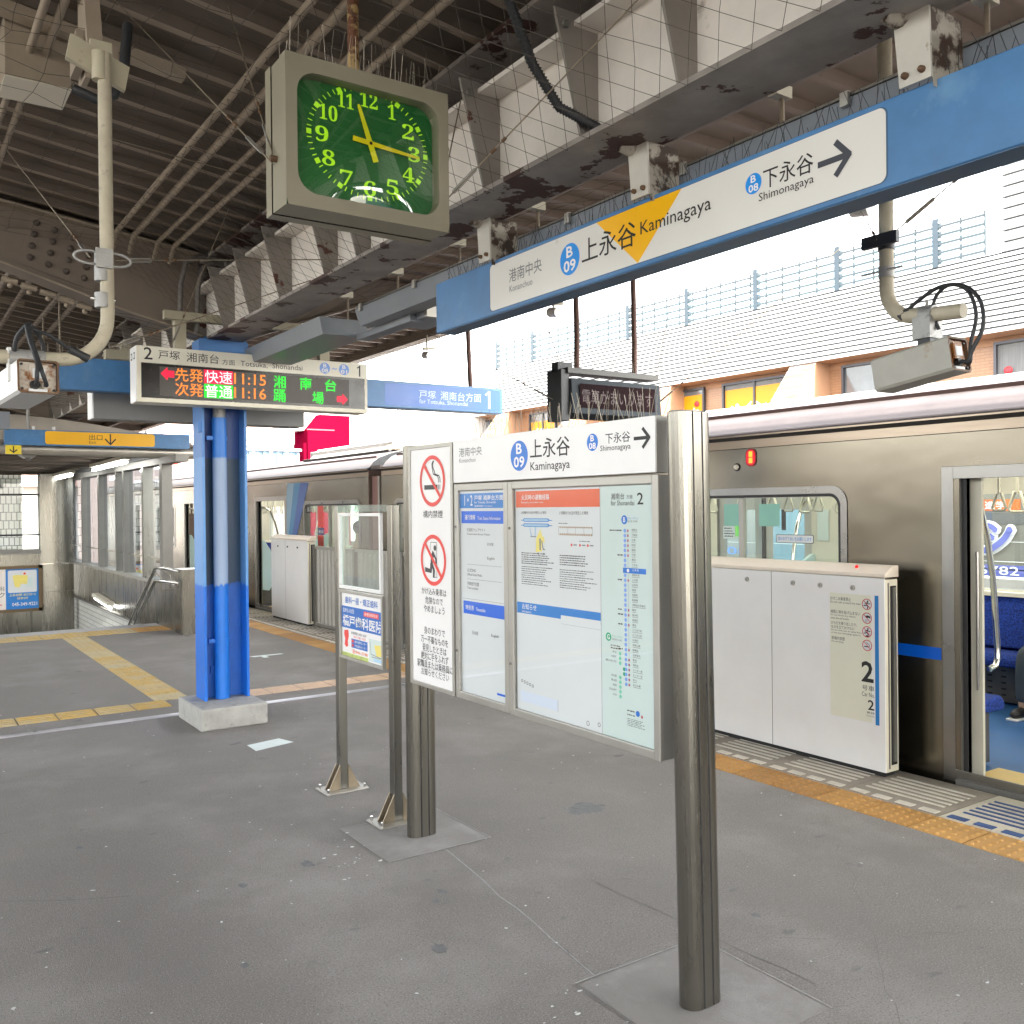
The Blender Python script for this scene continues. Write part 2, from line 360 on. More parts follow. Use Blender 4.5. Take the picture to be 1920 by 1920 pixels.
# ---- ground far below and around (streets), platform, track bed
g = MB(); g.box(-300, -300, -6.2, 300, 400, -6, M('street_asphalt', (.16, .16, .165), .85, 0, .15, .2)); g.build('ground', kind='structure')
f = MB()
for x0, x1, y0, y1 in ((-5.2, 4.39, -8, 14.5), (-5.2, -.6, 14.5, 70), (3.62, 4.39, 14.5, 70)): f.box(x0, y0, -.5, x1, y1, 0, ASPH)
f.build('platform_floor', kind='structure')
b = MB(); b.box(-5.2, -8, -1.2, 5.26, 14.5, -.5, CONC); b.box(3.62, 14.5, -1.2, 5.26, 70, -.5, CONC); b.box(-5.2, 14.5, -1.2, -.6, 70, -.5, CONC); b.build('platform_base', kind='structure')
tb = MB(); tb.box(5.2, -30, -1.6, 13.5, 120, -1.25, M('track_bed', (.20, .18, .16), .9, 0, .25, 6, .4, 40)); tb.box(-14, -30, -1.6, -5.2, 120, -1.25, MATS['track_bed']); tb.build('track_bed', kind='structure')

# the other track's side of the station, left of the frame: unseen parapet and building added to cut the light
lw = MB(); lw.box(-9.6, -30, -1.6, -9.2, 90, 1.9, M('left_light_block_grey', (.30, .28, .26), .8, 0, .1, 1)); lw.build('parapet_wall', label='unseen grey wall added beyond the left track to cut the light', cat='wall', kind='thing')
lb_ = MB(); lb_.box(-24, -26, -6, -15, 60, 4.0, M('left_light_block_brown', (.26, .23, .20), .8, 0, .15, .6)); lb_.build('brown_light_block', label='unseen low brown block added beyond the left track to cut the light', cat='building', kind='thing')
# floor repairs, joints and cracks: thin sheets on the asphalt
pt = MB()
pt.box(1.98, 3.99, 0, 2.55, 4.54, .0012, PATCH); pt.box(2.01, 1.98, 0, 2.60, 2.585, .0012, PATCH)
pt.build('floor_patches', kind='structure')
cr = MB(); LJ = M('floor_seam_pale', (.34, .335, .33), .8, 0, .2, 20); DJ = M('floor_seam_dark', (.165, .158, .15), .85, 0, .2, 20)
def crack(pts, w, mat, z=.0015):
    for p, q in zip(pts, pts[1:]):
        p, q = Vector((*p, z)), Vector((*q, z)); d = (q-p).normalized(); n = Vector((-d.y, d.x, 0))*w/2
        cr.quad(p+n, p-n, q-n, q+n, mat)
q = random.Random(5)
def wob(p, q_, n, a): 
    r_ = []
    for i in range(n+1):
        t = i/n; r_.append((p[0]+(q_[0]-p[0])*t+(q.uniform(-a, a) if 0 < i < n else 0), p[1]+(q_[1]-p[1])*t+(q.uniform(-a, a) if 0 < i < n else 0)))
    return r_
crack(wob((2.29, 3.98), (2.10, 2.60), 9, .008), .006, LJ); crack(wob((2.63, 3.27), (2.69, 2.1), 9, .006), .004, DJ)
crack(wob((.3, 6.75), (1.95, 5.9), 12, .012), .005, DJ); crack(wob((1.95, 5.9), (4.2, 4.75), 10, .02), .004, DJ)
crack(wob((-.6, 5.1), (.9, 4.3), 8, .02), .005, DJ); crack(wob((2.7, 2.5), (4.2, 1.6), 18, .025), .002, DJ)
crack(wob((3.9, 2.9), (2.62, 1.7), 16, .03), .002, DJ); crack(wob((2.9, 6.9), (3.6, 4.6), 18, .03), .003, DJ)
for x0, x1, y in ((1.97, 2.56, 3.985), (1.97, 2.56, 4.545), (2.0, 2.61, 2.59)): crack(wob((x0, y), (x1, y), 5, .003), .007, LJ, .0045)
for y0, y1, x in ((3.98, 4.55, 1.975), (3.98, 4.55, 2.555), (1.97, 2.59, 2.005), (1.97, 2.59, 2.605)): crack(wob((x, y0), (x, y1), 5, .003), .006, DJ if x < 2.1 else LJ, .0045)
cr.build('floor_seams', kind='structure')
fl = MB(); FLK = M('dried_paint_fleck', (.66, .67, .66), .7, 0, .1, 8)
for i in range(120):
    if i < 45: x, y = q.uniform(1.75, 2.0), q.uniform(1.95, 2.6) if i % 2 else q.uniform(3.9, 4.5)
    else: x, y = q.uniform(.2, 4.2), q.uniform(1.8, 9)
    if 2.2 < x < 2.37 and (2.19 < y < 2.3 or 4.19 < y < 4.3): continue
    r = q.uniform(.002, .007) if i > 8 else q.uniform(.008, .014); a = q.uniform(.4, 1)
    fl.poly([(x+r*math.cos(t)*q.uniform(.7, 1.2), y+a*r*math.sin(t)*q.uniform(.7, 1.2), .0022) for t in [k*math.pi/3.5 for k in range(7)]], FLK)
fl.build('paint_flecks', kind='stuff', label='small white paint flecks scattered on the grey platform floor', cat='paint flecks')
st = MB(); STN = M('oil_stain', (.15, .152, .16), .7, 0, .25, 30)
for x, y, rx, ry in ((3.22, 4.06, .11, .10), (1.746, 3.10, .035, .04), (1.66, 4.2, .03, .05), (.815, 5.07, .02, .03), (1.33, 4.13, .02, .03), (2.02, 3.55, .02, .03), (1.95, 3.48, .018, .02), (1.1, 3.4, .016, .02), (3.3, 3.2, .02, .03), (2.95, 2.6, .02, .02)):
    st.poly([(x+rx*math.cos(t)*q.uniform(.6, 1.25), y+ry*math.sin(t)*q.uniform(.6, 1.25), .0018) for t in [k*math.pi/12 for k in range(24)]], STN)
st.build('floor_stains', kind='structure')
sp_ = MB(); 
sp_.poly([(2.155, 6.563, .003), (2.154, 6.366, .003), (2.46, 6.45, .003), (2.41, 6.62, .003)], M('pale_tape', (.66, .74, .74), .6, 0, .06, 6)); sp_.build('floor_tape', label='pale rectangle of tape stuck on the floor in front of the blue pillar', cat='tape', kind='thing')
s2 = MB(); s2.poly([(3.49, 10.52, .003), (3.52, 10.43, .003), (3.88, 10.45, .003), (3.86, 10.51, .003)], MATS['pale_tape']); s2.box(3.6, 10.33, .001, 3.66, 10.43, .003, MATS['pale_tape']); s2.build('floor_tape', label='white T-shaped tape mark on the floor beyond the blue pillar', cat='tape', kind='thing')

# ---- tactile paving
def tile(mb, x0, y0, x1, y1, mat, kind, z=0):
    g_ = .0045; mb.box(x0+g_, y0+g_, z, x1-g_, y1-g_, z+.006, mat)
    if kind == 'dots':
        nx = max(3, round((x1-x0)/.055)); ny = max(3, round((y1-y0)/.055))
        for i in range(nx):
            for j in range(ny):
                cx = x0+(i+.5)*(x1-x0)/nx; cy = y0+(j+.5)*(y1-y0)/ny; a = .016; t = .009; zz = z+.006
                ring = lambda rr, zt: [(cx+rr*math.cos(k*math.pi/4), cy+rr*math.sin(k*math.pi/4), zt) for k in range(8)]
                mb.add(ring(a, zz)+ring(t, zz+.007), [(k, (k+1) % 8, (k+1) % 8+8, k+8) for k in range(8)]+[tuple(range(8, 16))], mat)
    else:
        along = kind[-1]; n = 4
        for i in range(n):
            if along == 'x': c = y0+(i+.5)*(y1-y0)/n; mb.box(x0+.02, c-.012, z+.006, x1-.02, c+.012, z+.011, mat)
            else: c = x0+(i+.5)*(x1-x0)/n; mb.box(c-.012, y0+.02, z+.006, c+.012, y1-.02, z+.011, mat)
q = random.Random(11)
t = MB(); t.box(4.39, -8, -.4, 4.665, 70, -.004, JOINT)
y = 2.144*1.05-.3*10+.004
while y < 40:
    mt = q.choice(TACO)
    if y < 8.5: tile(t, 4.39, y, 4.665, y+.3, mt, 'dots', -.004)
    else: t.box(4.393, y+.003, -.004, 4.662, y+.297, .003, mt)
    y += .3
t.build('platform_edge_tactile', kind='structure')
e = MB(); e.box(4.668, -8, -.4, 5.28, 70, -.006, JOINT); k = 0; y = 2.144*1.05-.3*10+.004
while y < 40:
    pale = y+.3 < 3.06; mt = SLABL if pale else SLAB; rb = SLABB if pale else SLABW
    e.box(4.673, y+.005, -.006, 5.28, y+.595, 0, mt)
    if y < 20:
        for j in range(4): e.box(4.70, y+.03+j*.145, 0, 4.752, y+.03+j*.145+.1, .004, rb)
        nst = 6
        for j in range(nst):
            x = 4.83+j*.062; e.box(x, y+.06, 0, x+.02, y+.55, .004, rb)
    y += .6
e.build('platform_edge', kind='structure')
gp = MB(); x = -5.0
while x < 4.35:
    if not 2.0 < x+.15 < 2.32 and not 1.95 < x < 2.55: tile(gp, x, 8.27, x+.29, 8.56, q.choice(TACY[:2]) if x < 2 else q.choice(TACP), 'bar_x')
    x += .295
y = 8.56
while y < 13.4: tile(gp, 2.0, y, 2.295, y+.29, q.choice(TACY), 'bar_y'); y += .295
x = -5.0
while x < 3.3:
    if x > 2.85: tile(gp, x, 13.6, x+.29, 14.1, TACO[2], 'dots')
    else: tile(gp, x, 13.6, x+.29, 14.1, q.choice(TACY), 'bar_y')
    x += .295
gp.build('guide_path', kind='structure')
gr = MB(); JM = M('joint_cover_strip', (.50, .50, .56), .3, .8, .2, 3); gr.box(-5, 7.865, 0, 4.38, 7.89, .006, JM); gr.box(-5, 7.897, 0, 4.38, 7.945, .008, JM); gr.build('expansion_joint', kind='structure')
nz = MB(); nz.box(-.6, 14.14, 0, 3.6, 14.5, .006, M('stair_nosing', (.42, .42, .44), .5, .3, .15, 5)); nz.build('stair_nosing', kind='structure')

# ---- the stairwell: steps, tiled side walls, stainless cladding, glazing
s_ = MB()
for i in range(18): s_.box(-.6, 14.5+i*.3, -.17*(i+2), 3.6, 14.8+i*.3, -.17*(i+1), CONC)
s_.box(-.6, 19.9, -3.4, 3.6, 24.6, -3.2, CONC); s_.build('stairs', kind='structure')
def tilemat(name, c1, mortar, w_, h_, scale=1.):
    m = bpy.data.materials.new(name); m.use_nodes = True; n = m.node_tree.nodes; L = m.node_tree.links; b_ = n['Principled BSDF']
    tc = n.new('ShaderNodeTexCoord'); sx = n.new('ShaderNodeSeparateXYZ'); L.new(tc.outputs['Object'], sx.inputs[0])
    ad = n.new('ShaderNodeMath'); ad.operation = 'ADD'; L.new(sx.outputs[0], ad.inputs[0]); L.new(sx.outputs[1], ad.inputs[1])
    cb = n.new('ShaderNodeCombineXYZ'); L.new(ad.outputs[0], cb.inputs[0]); L.new(sx.outputs[2], cb.inputs[1])
    br = n.new('ShaderNodeTexBrick'); L.new(cb.outputs[0], br.inputs[0]); br.inputs['Scale'].default_value = scale
    br.inputs['Brick Width'].default_value = w_; br.inputs['Row Height'].default_value = h_; br.inputs['Mortar Size'].default_value = .008 if h_ < .2 else .012
    br.inputs['Color1'].default_value = (*c1, 1); br.inputs['Color2'].default_value = (*[c*.9 for c in c1], 1); br.inputs['Mortar'].default_value = (*mortar, 1)
    L.new(br.outputs[0], b_.inputs['Base Color']); b_.inputs['Roughness'].default_value = .4; return m
TILEW = tilemat('white_wall_tile', (.66, .66, .60), (.20, .20, .18), .12, .21)
TILES = tilemat('stairwell_wall_tile', (.62, .63, .58), (.28, .28, .26), .6, .09)
wl = thing('stairwell_wall', 'stainless stairwell wall with a row of tall glazed bays', 'wall', (3.5, 14.6, 0))
m_ = MB(); m_.box(3.45, 14.5, -3.2, 3.6, 24.4, -.12, TILES); m_.build('tiled_base', wl)
m_ = MB()
for i in range(7): m_.box(3.44, 14.5+i*1.42, -.10, 3.6, 14.5+(i+1)*1.42-.01, .585, STEEL)
m_.box(3.40, 14.4, .59, 3.62, 24.4, .64, ALU); m_.box(3.40, 14.5, -.13, 3.62, 24.4, -.10, ALUD); m_.build('cladding', wl)
m_ = MB(); m_.box(3.38, 12.9, 0, 3.66, 13.3, .88, STEEL); m_.box(3.40, 13.3, 0, 3.64, 14.5, .64, STEEL); m_.build('end_panel', wl)
for yy, wd in ((14.2, .16), (15.35, .12), (16.75, .12), (17.35, .10), (18.9, .14), (20.6, .14), (22.3, .14), (24.2, .14)):
    m_ = MB(); m_.box(3.43, yy-wd/2, .64, 3.58, yy+wd/2, 2.36, ALUD if yy != 15.35 else STEELP); m_.build('mullion', wl)
m_ = MB(); m_.box(3.42, 13.3, 2.36, 3.6, 24.4, 2.46, ALUD); m_.build('head_rail', wl)
m_ = MB(); m_.quad((3.52, 14.2, .64), (3.52, 24.2, .64), (3.52, 24.2, 2.36), (3.52, 14.2, 2.36), GLASSB); m_.build('glazing', wl, fixn=False)
m_ = MB(); m_.box(3.49, 14.2, .95, 3.515, 24.2, .975, CHROME); m_.build('guard_bar', wl)
bw = thing('stairwell_end_wall', 'stainless wall facing the stairs with a long window above an advert', 'wall', (1.3, 21, 0))
m_ = MB()
m_.box(-.6, 21.2, -3.2, 2.74, 21.4, .83, STEEL); m_.box(-.6, 21.16, .83, 2.74, 21.4, .90, ALUD); m_.box(-.6, 21.2, .9, 2.74, 21.3, .93, ALUD)
m_.box(-.6, 21.195, .12, 2.74, 21.2, .13, JOINT); m_.build('wall', bw)
m_ = MB(); n_ = 14
pts = [(2.74+.62*i/n_, 21.2-.05*math.sin(math.pi*i/n_)) for i in range(n_+1)]+[(3.36, 21.5), (2.74, 21.5)]
m_.prism(pts, 'Z', .62, 2.45, STEEL); m_.prism(pts, 'Z', .05, .60, STEEL); m_.prism(pts, 'Z', -3.2, .04, STEEL); m_.build('rounded_column', bw)
m_ = MB(); 
for zz in (1.2, 2.02): m_.box(-.6, 21.2, zz, 2.74, 21.26, zz+.035, DARKM)
m_.build('window_rail', bw)
m_ = MB(); m_.quad((-.6, 21.3, .93), (2.74, 21.3, .93), (2.74, 21.3, 2.4), (-.6, 21.3, 2.4), GLASS); m_.build('window', bw, fixn=False)
tw = MB(); tw.box(-2.5, 26.5, -3.2, 3.02, 26.7, 3.2, TILEW); tw.build('tiled_wall', label='white tiled wall seen through the window beyond the stairs', cat='wall', kind='thing')
# canopy over the stairs
cn = thing('stair_canopy', 'steel canopy over the stairs with a rounded silver front edge', 'canopy', (1.5, 14.4, 2.5))
m_ = MB(); m_.tube([(-1.2, 14.25, 2.56), (3.95, 14.25, 2.53)], .085, M('canopy_edge_silver', (.50, .47, .42), .38, .6, .08, 4), 16); m_.build('edge_tube', cn)
m_ = MB(); pts = [(-1.2, 2.62)]+[(-1.2+5.15*i/20, 2.70+.33*math.sin(math.pi*min(1, (i+2)/22))) for i in range(21)]+[(3.95, 2.62)]
m_.prism(pts, 'Y', 14.42, 14.52, M('canopy_rib_cream', (.42, .38, .33), .5, 0, .1, 4)); m_.build('arch_rib', cn)
m_ = MB(); m_.box(-1.2, 14.2, 2.62, 3.95, 24.6, 2.66, BEAMD)
for i in range(9): m_.box(-1.2, 14.8+i*1.1, 2.52, 3.6, 14.9+i*1.1, 2.62, BEAMD)
m_.box(3.36, 14.3, 2.46, 3.6, 24.5, 2.62, DARKM); m_.build('soffit', cn)
LAMP = EM('fluorescent_tube', (1, 1, .96), 2.0)
def tubelight(p0, p1, label):
    p0, p1 = Vector(p0), Vector(p1); t_ = thing('fluorescent_light', label, 'light', (p0+p1)/2, 'fluorescent lights of the stairwell')
    m_ = MB(); m_.bar(p0+Vector((0, 0, .07)), p1+Vector((0, 0, .07)), .12, .06, CREAM); m_.build('housing', t_)
    m_ = MB(); m_.cyl(p0, p1, .022, LAMP, 8); m_.build('lamp', t_)
tubelight((3.12, 17.6, 2.40), (3.12, 14.95, 2.42), 'bright fluorescent tube along the top of the glazed stairwell bays')
tubelight((3.0, 20.9, 2.35), (3.0, 19.0, 2.36), 'fluorescent tube beside the rounded column, far end of the stairwell')
tubelight((1.55, 17.0, 2.45), (.6, 17.0, 2.45), 'fluorescent tube below the small yellow arrow sign')
tubelight((3.36, 18.9, .05), (3.36, 17.5, -.02), 'small slanting fluorescent light low on the tiled stair wall')
# handrails
hr = thing('handrail', 'double steel handrail going down the stairs beside the glazed wall', 'handrail', (3.2, 13.5, .8))
m_ = MB(); m_.tube([(3.34, 12.9, .86), (3.22, 13.15, .90), (3.2, 13.6, .88), (3.2, 20, -2.75)], .021, CHROME); m_.build('upper_rail', hr)
m_ = MB(); m_.tube([(3.34, 12.9, .70), (3.22, 13.15, .72), (3.2, 13.62, .70), (3.2, 20, -2.93)], .021, CHROME); m_.build('lower_rail', hr)
for yy, zz in ((13.2, .9), (13.7, .83), (15.2, -.02), (16.8, -.93)): m_ = MB(); m_.tube([(3.2, yy, zz), (3.3, yy, zz-.1), (3.3, yy, zz-.28), (3.43, yy, zz-.28)], .01, CHROME, 6); m_.build('bracket', hr)

# ---- roof: deck, girder, cross beams
def zl(x): return 3.95+.135*(.74-x)
rf = thing('platform_roof', 'dark brown ribbed steel roof over the platform', 'roof', (0, 5, 3.9))
m_ = MB(); y = -16.; x0, x1 = -4.2, 2.75
prof = []
while y < 32: prof += [(y, 0), (y+.2, 0), (y+.225, -.045), (y+.275, -.045)]; y += .3
vs = [(xx, yy, zl(xx)+dz) for yy, dz in prof for xx in (x0, x1)]
m_.add(vs, [(2*i, 2*i+1, 2*i+3, 2*i+2) for i in range(len(prof)-1) if i % 4 in (0, 1, 3)], DECK); m_.add(vs, [(2*i, 2*i+1, 2*i+3, 2*i+2) for i in range(len(prof)-1) if i % 4 == 2], DECKR)
m_.build('left_deck', rf, fixn=False)
m_ = MB(); vs = [(xx, yy, 3.74+.004*(xx-2.75)+dz) for yy, dz in prof for xx in (2.75, 5.32)]
RDK = M('roof_deck_tan', (.19, .145, .105), .6, 0, .15, 3)
m_.add(vs, [(2*i, 2*i+1, 2*i+3, 2*i+2) for i in range(len(prof)-1)], RDK)
m_.build('right_deck', rf, fixn=False)
m_ = MB(); m_.box(-6.4, -16, 4.92, 5.45, 32, 4.96, DARKM); m_.build('roof_covering', rf)
m_ = MB(); m_.box(5.20, -16, 3.62, 5.34, 32, 3.80, M('eave_fascia_paint', (.26, .21, .16), .6, 0, .12, 4)); m_.box(5.34, -16, 3.70, 5.46, 32, 3.84, GREYP); m_.build('eave_gutter', rf)
m_ = MB()
for xx in (3.4, 4.3): m_.box(xx, -6, 3.58, xx+.07, 32, 3.70, BEAMD)
m_.build('purlins', rf)
m_ = MB()
for yy in (4.62, 1.9, 10.6): m_.bar((-3.5, yy, zl(-3.5)-.10), (1.25, yy, zl(1.25)-.10), .075, .05, CONDUIT)
m_.build('tie_battens', rf)
gd = thing('main_girder', 'pale riveted plate girder with flaking paint running above the station sign', 'girder', (2.3, 5, 3))
m_ = MB(); m_.box(2.295, -6, 3.05, 2.305, 32, 3.48, GIRD); m_.build('web', gd)
m_ = MB(); m_.box(2.165, -6, 3.03, 2.45, 32, 3.05, GIRDP); m_.build('bottom_flange', gd)
m_ = MB(); m_.box(2.18, -6, 3.48, 2.43, 32, 3.50, GIRD); m_.build('top_flange', gd)
ys = [-3.5, -2.8, -2.1, -1.4, -.7, .1, .85, 1.55, 2.24, 2.76, 3.44, 4.15, 4.75, 5.2, 5.95, 6.55, 7.15]+[7.9+.75*i for i in range(20)]
for yy in ys: m_ = MB(); m_.prism([(2.295, 3.05), (2.215, 3.05), (2.09, 3.53), (2.295, 3.53)], 'Y', yy, yy+.012, STIFF); m_.build('stiffener', gd)
m_ = MB()
for yy in ys:
    for zz in (3.50,): m_.cyl((2.13, yy-.006, zz-.03), (2.13, yy-.022, zz-.03), .016, ALUD, 6)
m_.build('bolt', gd)
ub = thing('upper_beam', 'tan channel beam under the roof deck above the main girder', 'beam', (2.5, 5, 3.7))
UPB = M('upper_beam_tan', (.46, .37, .26), .6, 0, .12, 3, .06, 30, col2=(.22, .17, .12), c2lo=.6, c2hi=.75, c2scale=3)
m_ = MB(); m_.box(2.36, -6, 3.66, 2.375, 32, 3.98, UPB); m_.build('web', ub)
m_ = MB(); m_.box(2.14, -6, 3.64, 2.46, 32, 3.66, GIRDP); m_.build('bottom_flange', ub)
m_ = MB(); m_.box(2.20, -6, 3.98, 2.40, 32, 4.0, BEAMD); m_.build('top_flange', ub)
for yy in ys[::2]: m_ = MB(); m_.prism([(2.36, 3.66), (2.19, 3.66), (2.19, 3.98), (2.36, 3.98)], 'Y', yy+.3, yy+.315, STIFF); m_.build('stiffener', ub)
m_ = MB(); m_.cyl((2.27, -6, 3.73), (2.27, 32, 3.73), .018, CONDUIT, 8); m_.build('conduit', ub)
dk = MB(); dk.box(2.44, -6, 3.5, 2.5, 32, 3.64, DARK); dk.build('gap_shade_filler', kind='structure', label='dark box painting the shade between the girders', cat='slot')  # solid dark box stands in for the shade in the gap
BOLT = M('rivet_paint', (.10, .082, .07), .6, 0, .15, 8)
for ci, yy in enumerate((-.4, 7.55, 15.4, 23.2)):
    cb = thing('cross_beam', ['dark haunched roof beam overhead, out towards the near end of the platform', 'dark haunched roof beam with round bolt heads above the blue pillar', 'dark roof beam above the stair canopy', 'dark roof beam, farthest along the roof'][ci], 'beam', (0, yy, 3.6), 'roof cross beams')
    pl = [(-4.2, 4.25), (-4.2, zl(-4.2)-.08), (2.13, zl(2.13)-.06), (2.13, 3.06), (1.55, 3.20), (.74, 3.45), (-1, 3.86)]
    m_ = MB(); m_.prism(pl, 'Y', yy-.006, yy+.006, BEAMD); m_.build('web', cb)
    m_ = MB(); low = [(-4.2, 4.25), (-1, 3.86), (.74, 3.45), (1.55, 3.20), (2.13, 3.06)]
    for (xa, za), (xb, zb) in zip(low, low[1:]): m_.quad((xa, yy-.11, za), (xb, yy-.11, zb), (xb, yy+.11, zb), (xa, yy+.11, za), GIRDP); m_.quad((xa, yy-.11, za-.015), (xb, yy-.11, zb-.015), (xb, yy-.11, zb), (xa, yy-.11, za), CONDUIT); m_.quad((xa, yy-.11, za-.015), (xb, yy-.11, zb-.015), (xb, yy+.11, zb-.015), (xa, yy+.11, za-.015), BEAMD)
    m_.build('bottom_flange', cb, fixn=False)
    m_ = MB(); m_.bar((-4.2, yy, zl(-4.2)-.07), (2.13, yy, zl(2.13)-.07), .2, .02, CONDUIT); m_.build('top_flange', cb)
    pr = [(2.47, 3.06), (2.47, 3.72), (5.2, 3.72), (5.2, 3.60), (3.6, 3.50)]
    m_ = MB(); m_.prism(pr, 'Y', yy-.006, yy+.006, BEAMD); m_.bar((2.47, yy, 3.06), (3.6, yy, 3.49), .18, .016, BEAMD); m_.bar((3.6, yy, 3.49), (5.2, yy, 3.59), .18, .016, BEAMD); m_.build('right_arm', cb)
    if ci < 2:
        m_ = MB(); m_.prism([(.86, 3.47), (.95, 3.84), (1.42, 3.78), (1.36, 3.33)], 'Y', yy-.018, yy-.006, BEAMD); m_.build('splice_plate', cb)
        for r_ in range(4):
            for c_ in range(4):
                if (r_+c_) % 7 == 6: continue
                xx = .93+c_*.12+r_*.015; zz = 3.52+r_*.085-c_*.035
                if ci == 1: m_ = MB(); m_.tube([(xx, yy-.018, zz), (xx, yy-.036, zz), (xx, yy-.045, zz)], [.024, .022, .012], BOLT, 8); m_.build('bolt', cb)
        if ci == 1:
            for r_ in range(3):
                for c_ in range(2): m_ = MB(); m_.tube([(2.70+c_*.13, yy-.006, 3.28+r_*.09), (2.70+c_*.13, yy-.035, 3.28+r_*.09)], [.022, .014], BOLT, 8); m_.build('bolt', cb)
# ================================================================== PLATFORM FURNITURE
# ---- blue pillar: H-section, drainpipe in the channel, concrete footing
def pillar_paint(name, lo, mid, hi):
    """bands of paint laid on by hand: touched-up foot, old coat, newer top"""
    m = M(name, lo, .42, 0, .12, 5, .06, 40)
    n = m.node_tree.nodes; L = m.node_tree.links; b = n['Principled BSDF']; src = b.inputs['Base Color'].links[0].from_socket
    tc = n.new('ShaderNodeTexCoord'); sx = n.new('ShaderNodeSeparateXYZ'); L.new(tc.outputs['Object'], sx.inputs[0])
    nz = n.new('ShaderNodeTexNoise'); nz.inputs['Scale'].default_value = 14; nz.inputs['Detail'].default_value = 6; mp = n.new('ShaderNodeMapping'); mp.inputs['Scale'].default_value = (2, 2, .5)
    L.new(tc.outputs['Object'], mp.inputs[0]); L.new(mp.outputs[0], nz.inputs['Vector'])
    for z0, col, s in ((1.08, mid, .10), (2.10, hi, .03)):
        mu = n.new('ShaderNodeMath'); mu.operation = 'MULTIPLY_ADD'; L.new(nz.outputs['Fac'], mu.inputs[0]); mu.inputs[1].default_value = s; L.new(sx.outputs[2], mu.inputs[2])
        r = n.new('ShaderNodeMapRange'); r.inputs[1].default_value = z0+s*.5-.008; r.inputs[2].default_value = z0+s*.5+.008; L.new(mu.outputs[0], r.inputs[0])
        mx = n.new('ShaderNodeMix'); mx.data_type = 'RGBA'; L.new(r.outputs[0], mx.inputs[0]); L.new(src, mx.inputs[6]); mx.inputs[7].default_value = (*col, 1); src = mx.outputs[2]
    L.new(src, b.inputs['Base Color']); return m
PF = pillar_paint('pillar_flange_blue', (.006, .145, .62), (.11, .29, .62), (.07, .21, .52))
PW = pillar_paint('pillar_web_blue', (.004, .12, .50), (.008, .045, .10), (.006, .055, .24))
PP = pillar_paint('pillar_pipe_blue', (.012, .16, .62), (.27, .36, .52), (.03, .18, .58))
pi_ = thing('steel_pillar', 'blue H-section steel pillar with a drainpipe on a concrete footing', 'pillar', (2.3, 7.58, 0))
m_ = MB(); m_.box(2.12, 7.46, .168, 2.142, 7.71, 3.04, PF); m_.build('flange', pi_, .003)
m_ = MB(); m_.box(2.458, 7.46, .168, 2.48, 7.71, 3.04, PF); m_.build('flange', pi_, .003)
m_ = MB(); m_.box(2.142, 7.595, .168, 2.458, 7.61, 3.04, PW); m_.build('web', pi_)
m_ = MB(); m_.prism([(2.10, 2.88), (2.10, 3.02), (2.15, 3.05), (2.46, 3.05), (2.495, 3.02), (2.495, 2.88)], 'Y', 7.44, 7.455, PF); m_.build('cap_plate', pi_, .003)
m_ = MB(); m_.cyl((2.275, 7.52, .17), (2.275, 7.52, 2.42), .056, PP, 16); 
m_.build('drainpipe', pi_)
m_ = MB(); m_.cyl((2.275, 7.52, 2.40), (2.275, 7.52, 2.56), .05, PIPEG, 16); m_.build('pipe_sleeve', pi_)
for zz in (.62, 2.24): m_ = MB(); m_.cyl((2.275, 7.52, zz), (2.275, 7.52, zz+.03), .061, PP, 16); m_.box(2.17, 7.50, zz, 2.23, 7.53, zz+.03, PP); m_.build('pipe_clip', pi_)
m_ = MB(); m_.box(2.20, 7.57, .36, 2.24, 7.595, .42, PW); m_.build('clip_stub', pi_)
m_ = MB(); m_.box(2.095, 7.47, 2.30, 2.12, 7.53, 2.38, PF); m_.build('bolt_box', pi_)
m_ = MB(); m_.box(2.0, 7.15, 0, 2.52, 7.80, .168, CONC); m_.build('footing', pi_, .014, 2)

